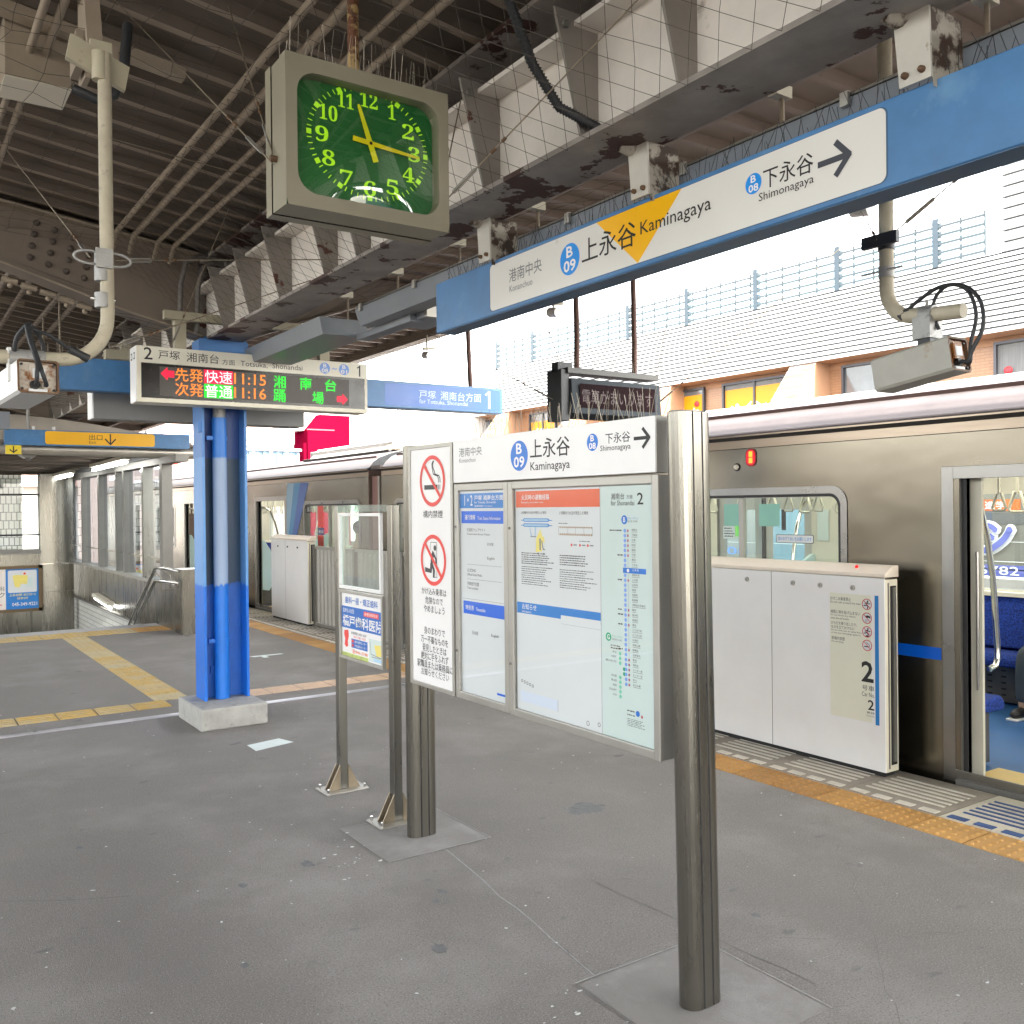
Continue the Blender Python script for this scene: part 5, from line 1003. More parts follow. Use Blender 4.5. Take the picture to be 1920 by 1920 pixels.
# gangway bellows
gw = MB(); GW = M('gangway_bellows', (.05, .04, .04), .7, 0, .2, 8)
for i in range(6): gw.box(6.1, 10.88+i*.06, -.2, 7.4, 10.91+i*.06, 2.25, GW); gw.box(6.15, 10.91+i*.06, -.15, 7.35, 10.94+i*.06, 2.2, GW)
gw.build('gangway', carB)
m_ = MB(); RBR = M('car_end_red_brown', (.26, .14, .12), .45, .2, .1, 4); m_.box(TX+.01, 10.95, -.3, TX+.05, 11.0, 2.10, ALU); m_.box(TX+.02, 11.0, -.3, TX+.06, 11.18, 2.10, RBR); m_.prism([(TX-.0, 10.9), (TX+.4, 10.9), (TX+.4, 11.22), (TX+.02, 11.22)], 'Z', 2.19, 2.24, ROOFST); m_.build('gap_panel', carB)
# diagonal stripes on the far car
s = Sheet('X', TX-.002)
L0, L1, R0, R1 = (14.20, 2.09), (14.42, .7), (13.32, 2.08), (14.16, .7)
def mixp(a, b, t): return (a[0]+(b[0]-a[0])*t, a[1]+(b[1]-a[1])*t)
for t0, t1, mt in ((0, .33, M('stripe_pale_blue', (.22, .42, .58), .35, .3, .06, 4)), (.33, .62, M('stripe_mid_blue', (.02, .24, .50), .35, .2, .06, 4)), (.62, 1, M('stripe_deep_blue', (.01, .10, .42), .35, .2, .06, 4))):
    s.shape([mixp(L0, R0, t0), mixp(L0, R0, t1), mixp(L1, R1, t1), mixp(L1, R1, t0)], mt, 1)
s.build('blue_stripes', carB, fixn=False)
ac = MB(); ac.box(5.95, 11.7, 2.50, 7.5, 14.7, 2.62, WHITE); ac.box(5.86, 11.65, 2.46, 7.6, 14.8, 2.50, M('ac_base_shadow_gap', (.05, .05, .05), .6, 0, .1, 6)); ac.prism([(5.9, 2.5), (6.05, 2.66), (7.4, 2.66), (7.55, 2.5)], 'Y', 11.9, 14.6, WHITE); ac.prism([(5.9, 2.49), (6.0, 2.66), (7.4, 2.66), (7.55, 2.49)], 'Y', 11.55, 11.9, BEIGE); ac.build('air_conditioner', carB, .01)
m_ = Sheet('X', TX+.012); m_.rect(13.45, 13.30, 1.62, 1.73, DARKM, 0); m_.text('弱', (13.42, 13.33, 1.64, 1.71), WHITE, 1); m_.rect(13.0, 12.78, 1.30, 1.40, M('priority_navy', (.01, .03, .16), .4, 0, .05, 5), 0); m_.rect(13.02, 12.80, 1.05, 1.29, RED, -.3); m_.rect(13.02, 12.80, 1.41, 1.74, RED, -.3); m_.text('優先席', (12.98, 12.80, 1.325, 1.37), WHITE, 1); m_.build('window_notice', carB, fixn=False)

# ================================================================== PLATFORM SCREEN GATES
def gate(label, ya, yb, group):
    g_ = thing('platform_gate', label, 'gate', (5.13, (ya+yb)/2, 0), group)
    m_ = MB(); m_.box(5.07, ya+.002, .03, 5.078, yb, 1.218, WHITE); m_.box(5.078, ya, .03, 5.20, yb, 1.21, CREAM)
    for yy in (ya+.87, ya+1.9):
        if yy < yb: m_.box(5.0692, yy, .03, 5.0705, yy+.004, 1.218, GREYI)
    m_.build('cabinet', g_, .003)
    m_ = MB(); CAPM = M('gate_cap_cream', (.74, .66, .56), .4, 0, .04, 4); m_.prism([(5.066, 1.222), (5.066, 1.245), (5.157, 1.293), (5.21, 1.293), (5.21, 1.222)], 'Y', ya-.004, yb, CAPM); m_.build('sloped_cap', g_, .004)
    m_ = MB(); m_.box(5.08, ya+.02, 0, 5.19, yb-.02, .03, DARK); m_.build('plinth', g_)
    m_ = MB(); m_.box(5.125, ya-.002, .07, 5.185, ya, 1.17, DARK); m_.box(5.10, ya-.003, .05, 5.112, ya, 1.19, ALUD); m_.box(5.14, ya-.012, .09, 5.165, ya+.02, 1.16, ALUD); m_.build('gate_slot', g_)
    return g_
g1 = gate('long white platform gate cabinet with a number 2 notice beside the near door', 3.43, 5.75, 'platform screen gates')
for yy, zz in ((4.517, 1.152), (4.118, 1.150), (3.899, 1.149), (3.654, 1.148)):
    m_ = MB(); m_.tube([(5.07, yy, zz), (5.062, yy, zz), (5.060, yy, zz)], [.0165, .0165, .013], ALU, 16); m_.tube([(5.0605, yy, zz), (5.0598, yy, zz)], .008, ALUD, 8); m_.build('lock', g1)
m_ = MB(); m_.ball((5.12, 3.66, 1.277), .012, EM('gate_lamp_red', (1, .01, .01), .10), 10); m_.build('red_lamp', g1)
s = Sheet('X', 5.0692); PY = M('notice_pale_yellow', (.74, .74, .62), .5, 0, .03, 3); s.rect(3.826, 3.525, .32, 1.108, PY, .3); s.rect(3.499, 3.472, .312, 1.11, M('notice_blue', (.01, .20, .55), .4, 0, .04, 4), .6)
for i, zz in enumerate((1.052, .966, .881, .797)):
    cy = 3.553; r = .035; s.disc(cy, zz, r*.92, PAPER, .5, 28)
    if i in (0, 2):
        s.disc(cy-.006, zz+.019, .0055, BLACK, .8, 12); s.stroke([(cy-.003, zz+.012), (cy+.002, zz-.004), (cy-.008, zz-.013), (cy-.004, zz-.026)], .007, BLACK, .9); s.stroke([(cy+.002, zz-.004), (cy+.012, zz-.009), (cy+.022, zz-.009)], .006, BLACK, 1); s.stroke([(cy-.003, zz+.010), (cy-.014, zz+.002), (cy-.022, zz+.006)], .005, BLACK, 1.1); s.stroke([(cy-.003, zz+.010), (cy+.010, zz+.008), (cy+.014, zz-.0)], .005, BLACK, 1.2)
        if i == 2: s.rect(cy+.010, cy-.012, zz-.034, zz-.022, BLACK, 1.3)
    elif i == 1: s.shape([(cy+.018, zz+.012), (cy-.004, zz+.018), (cy-.024, zz+.012), (cy-.024, zz-.002), (cy-.012, zz+.004), (cy+.004, zz+.0)], BLACK, .8); s.ring(cy+.006, zz-.018, .006, .008, GREYI, .8, 14)
    else:
        s.rect(cy+.022, cy-.016, zz-.011, zz-.005, BLACK, .8); s.stroke([(cy-.016, zz-.002), (cy-.012, zz+.008), (cy+.0, zz+.012), (cy+.004, zz+.022)], .003, GREYI, .8)
    no_ring(s, cy, zz, r, .005, REDD, 1.6, -1)
for t_, bx in (('かけこみ乗車禁止', (3.822, 3.668, 1.060, 1.084)), ('Do not rush to board the train', (3.822, 3.600, 1.043, 1.056)), ('線路に物を投げ込まない', (3.820, 3.602, .976, .999)), ('Do not throw any objects', (3.820, 3.635, .958, .971)), ('onto the rail tracks', (3.820, 3.685, .940, .953)),
    ('からだを乗り出したり、', (3.816, 3.625, .905, .927)), ('ものを立てかけない', (3.816, 3.645, .880, .901)), ('Do not climb over the safety fence', (3.816, 3.593, .862, .875)), ('or lean your belongings against it.', (3.816, 3.598, .845, .858)), ('駅構内禁煙', (3.814, 3.716, .806, .829)), ('No smoking', (3.814, 3.726, .789, .802))): s.text(t_, bx, GREYI, .8, .002)
s.text('2', (3.596, 3.510, .568, .698), BLACK, .8, .02); s.text('号車', (3.592, 3.506, .515, .548), GREYI, .8); s.text('Car No.', (3.594, 3.504, .478, .506), GREYI, .8); s.text('2', (3.552, 3.508, .398, .460), BLACK, .8, .01); s.text('番線', (3.562, 3.506, .374, .388), GREYI, .8); s.text('Door No.', (3.562, 3.506, .356, .368), GREYL, .8); s.build('notice', g1, fixn=False)
g2 = gate('white platform gate cabinet by the far open train door', 12.68, 14.16, 'platform screen gates')
for yy in (13.05, 13.45, 13.85): m_ = MB(); m_.cyl((5.07, yy, 1.12), (5.06, yy, 1.12), .014, DARKM, 10); m_.build('lock', g2)
fc = thing('corrugated_fence', 'grey corrugated metal fence panel along the platform edge', 'fence', (5.18, 10, 0))
m_ = MB(); yy = 7.75; FM = M('fence_grey_metal', (.40, .39, .36), .45, .5, .10, 5); pts = []
while yy < 12.6: pts += [(5.17, yy), (5.17, yy+.05), (5.20, yy+.065), (5.20, yy+.115)]; yy += .13
m_.add([(x, y, z) for x, y in pts for z in (.06, 1.11)], [(2*i, 2*i+1, 2*i+3, 2*i+2) for i in range(len(pts)-1)], FM); m_.build('panel', fc, fixn=False)
m_ = MB(); m_.box(5.15, 7.75, 1.11, 5.22, 12.64, 1.15, ALU); m_.box(5.15, 7.75, .02, 5.22, 12.64, .06, ALU); m_.build('rail', fc, .003)
for yy in (7.75, 9.9, 11.25, 12.6): m_ = MB(); m_.box(5.14, yy, 0, 5.23, yy+.05, 1.15, ALUD); m_.build('post', fc)

# ================================================================== PASSENGERS
def person(label, root, pose, skin, top, bottom, shoe, cap=None, hair=(.015, .012, .01), scale=1., rot=0., kind='sit'):
    """one continuous body grown from a jointed skeleton; clothing follows it as children"""
    t = thing('person', label, 'person', root)
    def skinmesh(name, pts, edges, rad, mat, sub=2):
        me = bpy.data.meshes.new(name); bm_ = bmesh.new(); lay = bm_.verts.layers.skin.verify(); vs = []
        for p, r in zip(pts, rad):
            v = bm_.verts.new(Vector(p)*scale); v[lay].radius = (r*scale, r*scale); vs.append(v)
        vs[0][lay].use_root = True
        for a, b in edges: bm_.edges.new((vs[a], vs[b]))
        bm_.to_mesh(me); bm_.free(); me.materials.append(mat); o = bpy.data.objects.new(name, me); COL.objects.link(o); o.parent = t
        o.rotation_euler.z = rot
        sk_ = o.modifiers.new('skin', 'SKIN'); sk_.use_smooth_shade = True; sb = o.modifiers.new('sub', 'SUBSURF'); sb.levels = sub; sb.render_levels = sub; return o
    SK = M('skin_tone', skin, .55, 0, .06, 8)
    if kind == 'sit':      # facing local +X, seat height .43
        hip = (0, 0, .50); P_ = [hip, (.0, 0, .66), (-.02, 0, .82), (-.01, 0, .95), (.03, 0, 1.06), (.05, 0, 1.13), (.065, 0, 1.24),
            (-.02, .17, .93), (.02, .22, .70), (.24, .12, .60), (.30, .09, .59), (-.02, -.17, .93), (.02, -.22, .70), (.24, -.12, .60), (.30, -.09, .59),
            (.02, .10, .48), (.42, .12, .49), (.44, .13, .10), (.44, .13, .05), (.02, -.10, .48), (.42, -.12, .49), (.44, -.13, .10), (.44, -.13, .05)]
    else:
        P_ = [(0, 0, .92), (0, 0, 1.08), (0, 0, 1.22), (0, 0, 1.36), (.02, 0, 1.47), (.03, 0, 1.54), (.04, 0, 1.65),
            (0, .18, 1.38), (.0, .24, 1.10), (.14, .18, .98), (.2, .14, .98), (0, -.18, 1.38), (.0, -.24, 1.10), (.12, -.2, .92), (.18, -.18, .90),
            (0, .09, .88), (.02, .10, .48), (0, .11, .09), (0, .11, .05), (0, -.09, .88), (.02, -.10, .48), (0, -.11, .09), (0, -.11, .05)]
    E_ = [(0, 1), (1, 2), (2, 3), (3, 4), (4, 5), (5, 6), (3, 7), (7, 8), (8, 9), (9, 10), (3, 11), (11, 12), (12, 13), (13, 14), (0, 15), (15, 16), (16, 17), (17, 18), (0, 19), (19, 20), (20, 21), (21, 22)]
    Rr = [.13, .125, .14, .13, .055, .075, .085, .06, .047, .036, .03, .06, .047, .036, .03, .095, .062, .042, .04, .095, .062, .042, .04]
    skinmesh('body', P_, E_, Rr, SK)
    TM = M('cloth_'+top[0], top[1], .85, 0, .16, 9, .15, 50); BM = M('cloth_'+bottom[0], bottom[1], .85, 0, .16, 9, .15, 50); SM = M('shoe_'+shoe[0], shoe[1], .45, 0, .15, 9)
    sel = [0, 1, 2, 3, 7, 8, 9, 11, 12, 13]; mp = {k: i for i, k in enumerate(sel)}
    skinmesh('jacket', [P_[k] for k in sel], [(mp[a], mp[b]) for a, b in E_ if a in mp and b in mp], [Rr[k]+.022 for k in sel], TM)
    sel = [0, 15, 16, 17, 19, 20, 21]; mp = {k: i for i, k in enumerate(sel)}
    skinmesh('trousers', [P_[k] for k in sel], [(mp[a], mp[b]) for a, b in E_ if a in mp and b in mp], [Rr[k]+.02 for k in sel], BM)
    for k in (18, 22):
        x, y, z = P_[k]; m_ = MB(); m_.ball((x+.06, y, .045), .055, SM, 12, (2.3, .85, .8)); m_.box(x-.06, y-.043, .0, x+.19, y+.043, .018, WHITE if shoe[0] == 'black' else SM); o = m_.build('shoe', None, .006); o.parent = t; o.rotation_euler.z = rot; o.scale = (scale,)*3
    x, y, z = P_[6]; m_ = MB(); m_.ball((x-.012, y, z+.02), .108, M('hair_dark', hair, .6, 0, .2, 30), 16, (1.0, .92, 1.02)); o = m_.build('hair', None); o.parent = t; o.rotation_euler.z = rot; o.scale = (scale,)*3
    m_ = MB()
    for sy in (-1, 1): m_.ball((x+.085, y+sy*.03, z+.005), .011, M('eye_dark', (.02, .015, .01), .2, 0, .1, 9), 8); m_.ball((x, y+sy*.088, z-.005), .024, SK, 8, (.6, .4, 1.2))
    m_.ball((x+.098, y, z-.022), .017, SK, 8, (1, .8, 1.4)); m_.box(x+.08, y-.022, z-.062, x+.092, y+.022, z-.054, M('lip_tone', (.35, .12, .10), .5, 0, .05, 9)); o = m_.build('face', None); o.parent = t; o.rotation_euler.z = rot; o.scale = (scale,)*3
    for k, el in ((10, 9), (14, 13)):      # hand: palm and five bent fingers
        c = Vector(P_[k]); d = (c-Vector(P_[el])).normalized(); up = Vector((0, 0, 1)); sd_ = d.cross(up).normalized(); up = sd_.cross(d); sg = 1 if c.y > 0 else -1
        m_ = MB(); m_.tube([c-d*.02, c+d*.03, c+d*.07], [.026, .036, .034], SK, 10)
        for j, ln in enumerate((.066, .074, .070, .056)):
            b = c+d*.072+sd_*(.027-.018*j); m_.tube([b, b+d*ln*.45-up*.006, b+d*ln*.75-up*.024, b+d*ln*.8-up*.042], [.0092, .009, .0085, .007], SK, 8)
        b = c+d*.02-sd_*sg*.030; m_.tube([b, b+d*.03-sd_*sg*.018-up*.01, b+d*.058-sd_*sg*.018-up*.02], [.012, .0105, .008], SK, 8); o = m_.build('hand', None); o.parent = t; o.rotation_euler.z = rot; o.scale = (scale,)*3
    if cap:
        m_ = MB(); m_.ball((x-.008, y, z+.035), .116, M('cap_'+cap[0], cap[1], .8, 0, .1, 20), 16, (1.02, .94, .92)); m_.prism([(x+.06, y-.08), (x+.16, y-.055), (x+.19, y), (x+.16, y+.055), (x+.06, y+.08)], 'Z', z+.045, z+.058, MATS['cap_'+cap[0]]); o = m_.build('cap', None, .004); o.parent = t; o.rotation_euler.z = rot; o.scale = (scale,)*3
    return t
person('seated passenger in dark trousers and black shoes on the blue train bench', (7.72, 3.60, .012), None, (.45, .30, .22), ('grey', (.10, .11, .12)), ('dark_denim', (.045, .06, .075)), ('black', (.012, .012, .014)), rot=math.pi)
person('seated passenger in a dark cap seen through the clear advert frame', (6.1, 13.25, .12), None, (.42, .28, .20), ('olive', (.06, .07, .03)), ('black_cloth', (.02, .02, .022)), ('brown', (.05, .03, .02)), cap=('navy', (.03, .035, .05)), rot=-.5, scale=1.0)
person('seated passenger in an olive green coat beside the one in a cap', (6.15, 12.72, .02), None, (.42, .28, .20), ('green', (.14, .18, .07)), ('khaki', (.14, .12, .08)), ('tan', (.10, .06, .03)), hair=(.10, .12, .05), rot=.3, scale=.9)
# ================================================================== OPPOSITE BUILDINGS
K = 1.25                                       # facade group scaled about the camera, to stand about 20 m across the tracks
def kp(x, y, z): return (x*K, y*K, z*K-.42)        # pushes a point out along its line of sight, scaling about the camera
CLAD = M('cladding_pale_grey', (.27, .27, .265), .55, 0, .05, 2); LOUV = M('louvre_white', (.62, .62, .61), .5, 0, .03, 2); LOUVG = M('louvre_groove', (.07, .075, .075), .7, 0, .1, 4)
BRKP = tilemat('peach_wall_tile', (.34, .185, .10), (.24, .13, .075), .22, .07); PEACH = M('peach_render', (.36, .20, .115), .7, 0, .06, 3)
mall = thing('shopping_building', 'white louvred shopping building with peach tiled windows across the tracks', 'building', kp(16.5, 14, -3))
def lerp3(a, b, t): return tuple(a[i]+(b[i]-a[i])*t for i in range(3))
YA, YB = 2., 31.
bot = (16.0, 4.6); top = (17.42, 6.33)
m_ = MB()
n = 14
for i in range(n):
    t0, t1 = i/n, (i+.64)/n
    p = lambda t, y, o=0: kp(bot[0]+(top[0]-bot[0])*t-o, y, bot[1]+(top[1]-bot[1])*t)
    m_.quad(p(t0, YA, .03), p(t0, YB, .03), p(t1, YB, .03), p(t1, YA, .03), CLAD); m_.quad(p(t1, YA, .03), p(t1, YB, .03), p(t1, YB), p(t1, YA), LOUVG); m_.quad(p(t1, YA), p(t1, YB), p((i+1)/n, YB), p((i+1)/n, YA), LOUVG); m_.quad(p((i+1)/n, YA), p((i+1)/n, YB), p((i+1)/n, YB, .03), p((i+1)/n, YA, .03), CLAD)
m_.quad(kp(15.97, YA, 4.6), kp(15.97, YB, 4.6), kp(16.9, YB, 4.56), kp(16.9, YA, 4.56), PEACH); m_.quad(kp(17.4, YA, 6.33), kp(17.4, YB, 6.33), kp(22, YB, 6.33), kp(22, YA, 6.33), CLAD)
m_.quad(kp(15.96, YB, 4.6), kp(17.42, YB, 6.33), kp(22, YB, 6.33), kp(22, YB, 4.6), CLAD)
m_.build('louvred_wall', mall, fixn=False)
m_ = MB(); 
x = 16.45
m_.box(x*K, YA*K, -6, 22*K, YB*K, kp(0, 0, 4.58)[2], BRKP); m_.box((x-.02)*K, YA*K, kp(0, 0, 4.45)[2], x*K, YB*K, kp(0, 0, 4.58)[2], PEACH); m_.build('wall', mall)
WG = M('facade_glass', (.10, .11, .12), .12, 0, .3, 1.5, spec=.8); WFR = M('facade_window_frame', (.07, .07, .08), .4, .5, .1, 5); CURT = M('curtain_pale', (.16, .16, .16), .8, 0, .2, 6, stretch=(8, 8, .3))
BANY = EM('banner_yellow', (1, .55, 0), .0); BANY = M('banner_orange_yellow', (.62, .27, .0), .5, 0, .05, 2)
def fwin(y0, y1, z0, z1, banner=None, writing=None, curtain=False):
    (xw, ya, za), (_, yb, zb) = kp(16.43, y0, z0), kp(16.43, y1, z1); xw = kp(16.445, 0, 0)[0]
    m_ = MB(); frame_x(m_, ya, yb, za, zb, xw-.10, xw, .06, WFR); m_.box(xw-.07, (ya+yb)/2-.03, za, xw-.02, (ya+yb)/2+.03, zb, WFR); o = m_.build('window', mall)
    g_ = MB(); g_.quad((xw-.03, ya, za), (xw-.03, yb, za), (xw-.03, yb, zb), (xw-.03, ya, zb), CURT if curtain else WG); g_.build('pane', o, fixn=False)
    if banner:
        s = Sheet('X', xw-.04); zt = za+(zb-za)*banner; s.rect(yb-.08, (ya+yb)/2+.04, za, zt, BANY, 0); s.rect((ya+yb)/2-.04, ya+.08, za, zt, BANY, 0)
        if writing: s.text(writing, (yb-.15, ya+.25, za+(zb-za)*.40, za+(zb-za)*.66), WHITE, 4, .02)
        s.build('banner', o, fixn=False)
for y0, y1, b_, w_ in ((13.05, 14.88, .88, 'ペインク'), (9.9, 11.70, None, None), (7.2, 8.63, None, None), (15.45, 17.1, .88, 'リニック'), (19.0, 21.0, .80, 'おうち'), (21.2, 22.5, .80, 'プラン'), (24.6, 26.7, None, None), (5, 6.6, None, None)): fwin(y0*1.028, y1*1.028, 3.15, 4.50, b_, w_, y0 in (13.05, 7.2))
m_ = MB(); HEART = M('heart_red', (.80, .03, .04), .5, 0, .05, 3)
for y, z in ((8.42*1.025, 3.98), (15.75*1.025, 4.12)): m_.ball(kp(16.40, y, z), .10, HEART, 10, (.2, 1, .9))
m_.build('red_ornament', mall)
for yb_ in (12.68, 16.9, 23.95, 27.6, 20.1, 8.9-3.6):
    m_ = MB(); wd = .33
    if yb_ == 20.1 or yb_ < 6: wd = .25
    m_.v = []; 
    for i in range(10):
        t0, t1 = i/10, (i+.72)/10; q = lambda t, y, o=0: kp(16.0-.95*t-o, y, 4.6-1.16*t)
        m_.quad(q(t0, yb_-wd), q(t0, yb_+wd), q(t1, yb_+wd), q(t1, yb_-wd), CLAD); m_.quad(q(t1, yb_-wd, -.03), q(t1, yb_+wd, -.03), q((i+1)/10, yb_+wd, -.03), q((i+1)/10, yb_-wd, -.03), LOUVG)
    m_.prism([(16.0*K, kp(0, 0, 4.6)[2]), (15.05*K, kp(0, 0, 3.44)[2]), (16.45*K, kp(0, 0, 3.44)[2]), (16.45*K, kp(0, 0, 4.6)[2])], 'Y', (yb_-wd+.01)*K, (yb_+wd-.01)*K, PEACH)
    m_.build('buttress', mall, fixn=False)
# roof-top mesh screen
scn = thing('rooftop_screen', 'pale blue mesh screen along the roof of the louvred building', 'fence', kp(17.5, 16, 6.33))
MSH = M('mesh_screen_blue', (.075, .092, .10), .5, .2, .1, 3); 
m_ = MB()
x = 17.45; z0, z1 = 6.36, 7.22
yy = 9.6
while yy < 26.6:
    a, b_ = kp(x, yy, z0), kp(x, yy, z1); m_.bar(a, b_, .04, .04, WIRE if False else MSH); yy += .48
for i in range(11): z = z0+(z1-z0)*i/10; m_.bar(kp(x, 9.6, z), kp(x, 26.6, z), .05, .05, MSH if i % 2 else LOUV, (0, 0, 1))
m_.build('mesh', scn)
for yy in (10.6, 12.9, 15.2, 17.5, 19.8, 22.1, 24.4, 26.5): m_ = MB(); m_.bar(kp(x+.04, yy, 6.3), kp(x+.04, yy, 7.3), .16, .16, M('screen_post_blue', (.06, .085, .105), .5, .2, .1, 3)); m_.build('post', scn)
m_ = MB(); m_.quad(kp(17.6, 9.6, 6.4), kp(17.6, 26.5, 6.4), kp(17.6, 26.5, 7.15), kp(17.6, 9.6, 7.15), GL('screen_film', (.50, .70, .80), .05, .4)); m_.build('panel', scn, fixn=False)
ub_ = thing('upper_block', 'plain white upper block with horizontal lines behind the mesh screen', 'building', kp(19, 5, 6.3))
m_ = MB()
for i in range(14): m_.box(kp(18.6, 0, 0)[0]+(.02 if i % 1 else 0), 0, kp(0, 0, 6.2+i*.22)[2], kp(22, 0, 0)[0], 9.9*K, kp(0, 0, 6.2+i*.22+.19)[2], CLAD)
m_.box(kp(18.65, 0, 0)[0], .05, kp(0, 0, 6.2)[2], kp(21.9, 0, 0)[0], 9.85*K, kp(0, 0, 9.3)[2], LOUVG); m_.build('wall', ub_)
# railing between the train and the facade
rl = thing('viaduct_railing', 'white tubular railing above the far side of the track', 'railing', kp(14.6, 12, 3))
m_ = MB(); xr = 15.0; zr = 3.70
for dz in (0, -.17): m_.tube([kp(xr, 2, zr+dz), kp(xr, 27, zr+dz)], .035, LOUV, 8)
m_.build('rail', rl)
yy = 3.
while yy < 27: m_ = MB(); m_.bar(kp(xr, yy, zr), kp(xr, yy+.12, 2.4), .05, .05, LOUV); m_.build('post', rl); yy += 1.12
vw = MB(); vw.box(13.6, -30, -1.6, 14.0, 120, .55, M('viaduct_parapet', (.26, .255, .24), .8, 0, .08, 2, .1, 20)); vw.build('parapet_wall', label='pale concrete parapet wall along the far side of the track', cat='wall', kind='thing')
# billboards seen through the open train door and windows
bl = thing('billboard', 'grey louvred hoarding with an orange banner and phone number seen through the door', 'billboard', (14.6, 8, .5))
s = Sheet('X', 15.2); HG = M('hoarding_grey', (.17, .165, .14), .6, 0, .1, 2); s.box(15.205, 1, -1.5, 15.4, 11.6, 2.9, HG)
def fw(y, z): return (y*1.888, z*1.888-1.492)  # artwork read on the train's far wall plane, scaled about the camera
def bx(a0, a1, b0, b1): return (fw(a0, 0)[0], fw(a1, 0)[0], fw(0, b0)[1], fw(0, b1)[1])
ORB = M('billboard_orange', (.48, .13, .03), .5, 0, .05, 2); s.rect(*bx(4.68, 4.14, 1.60, 1.70), ORB, 4)
s.text('進学', bx(4.45, 4.265, 1.615, 1.685), WHITE, 8, .01); s.rect(*bx(4.68, 3.6, 1.33, 1.335), WHITE, 4)
s.rect(*bx(4.50, 3.9, 1.485, 1.585), M('hoarding_dark_grey', (.10, .10, .10), .6, 0, .1, 3), 4)  # dark grey band of the hoarding itself
LG = M('billboard_periwinkle', (.12, .14, .42), .5, 0, .05, 2)
def brush(pts, w_, mat, k):
    P_ = [fw(*p) for p in pts]; P_ = [(v.x, v.y) for v in smooth([(x, y, 0) for x, y in P_], 6)]
    s.stroke(P_, w_, mat, k, .6)
    for j in (0, -1): s.disc(P_[j][0], P_[j][1], w_/2, mat, k+30+j*.7, 16)
for pts, ww, wb_ in ((((4.43, 1.478), (4.38, 1.465), (4.34, 1.435)), .155, .085), (((4.445, 1.395), (4.40, 1.385), (4.365, 1.365)), .155, .085), (((4.45, 1.255), (4.40, 1.262), (4.34, 1.295), (4.265, 1.36), (4.215, 1.44)), .175, .10)):
    brush(pts, ww, WHITE, 6)
for pts, ww, wb_ in ((((4.43, 1.478), (4.38, 1.465), (4.34, 1.435)), .155, .085), (((4.445, 1.395), (4.40, 1.385), (4.365, 1.365)), .155, .085), (((4.45, 1.255), (4.40, 1.262), (4.34, 1.295), (4.265, 1.36), (4.215, 1.44)), .175, .10)):
    brush(pts, wb_, LG, 60)
s.rect(*bx(4.62, 4.10, 1.033, 1.13), LG, 4); s.text('6782', bx(4.51, 4.155, 1.045, 1.12), WHITE, 8, .005); s.rect(*bx(4.7, 3.6, 1.158, 1.164), WHITE, 6)
for i in range(9): s.rect(fw(5.9, 0)[0], fw(3.6, 0)[0], -.4+i*.12, -.38+i*.12, GREYL, 4)
s.build('panel', bl, fixn=False)
b2 = thing('billboard', 'white hoarding with green panels and blue digits seen through the train window', 'billboard', (14.6, 14, .5))
s = Sheet('X', 15.2); s.box(15.205, 11.62, -1.5, 15.4, 15.2, 2.9, M('hoarding_white', (.30, .31, .30), .6, 0, .05, 2))
LGN = M('billboard_lime', (.10, .34, .03), .5, 0, .05, 2); s.rect(*bx(7.62, 7.44, 1.32, 1.62), LGN, 4); s.rect(*bx(7.36, 7.18, 1.32, 1.62), LGN, 4); s.text('508', bx(7.62, 7.16, 1.11, 1.20), BLUEL, 6, .01); s.rect(*bx(7.75, 6.3, 1.25, 1.256), WHITE, 4)
s.rect(*bx(6.95, 6.3, 1.08, 1.75), M('billboard_pale_blue', (.18, .30, .38), .5, 0, .05, 2), 3); s.build('panel', b2, fixn=False)
b3 = thing('billboard', 'red and white roadside banner seen through the far train car window', 'billboard', (14.6, 30, .5))
s = Sheet('X', 15.2); s.box(15.205, 28, -1.5, 15.4, 60, 2.2, MATS['hoarding_white']); s.rect(37.0, 36.0, .0, 2.1, RED, 3); s.shape([(36.6, 1.2), (36.0, 1.8), (36.0, .9)], WHITE, 5); s.build('panel', b3, fixn=False)
# far end of the street: white and pink blocks, blue fence
pk = thing('pink_building', 'bright pink sloped-top building block far down the tracks', 'building', (11.5, 29, 0))
PINK = M('hot_pink_render', (.11, .0018, .013), .8, 0, .04, 1, spec=0); m_ = MB(); m_.prism([(12.06, -6), (12.06, 4.36), (12.5, 4.9), (13.6, 4.9), (13.6, -6)], 'Y', 30, 31.2, PINK); m_.prism([(11.95, -6), (11.95, 3.92), (12.06, 3.92), (12.06, -6)], 'Y', 30.1, 31, PINK); m_.box(12.04, 29.99, 4.36, 13.03, 30, 4.40, REDD); m_.build('wall', pk)
m_ = MB(); m_.prism([(11.7, 4.35), (12.04, 4.36), (12.5, 4.92), (12.2, 5.1)], 'Y', 30.3, 31, LOUV); m_.build('white_roof_edge', pk)
wb = thing('white_building', 'plain white building wall with pipes and a balcony right of the pink block', 'building', (15, 33, 0))
WR = M('white_render', (.55, .54, .52), .7, 0, .04, 1.5); m_ = MB(); m_.box(13.03, 32, -6, 22, 36, 7.0, WR); m_.box(13.03, 31.6, -6, 15.5, 32, 3.55, LOUV); m_.build('wall', wb)
m_ = MB()
for xx in (16.3, 16.55, 16.75): m_.cyl((xx, 31.93, -2), (xx, 31.93, 7), .07, LOUV, 8)
m_.build('downpipe', wb)
m_ = MB(); 
for zz in (3.0, 3.7): m_.box(17.2, 31.3, zz, 18.6, 31.36, zz+.06, BEIGE)
for i in range(14): m_.box(17.2+i*.1, 31.3, 3.0, 17.23+i*.1, 31.34, 3.7, BEIGE)
m_.box(17.2, 31.36, 4.0, 18.6, 32, 4.1, LOUV); m_.build('balcony', wb)
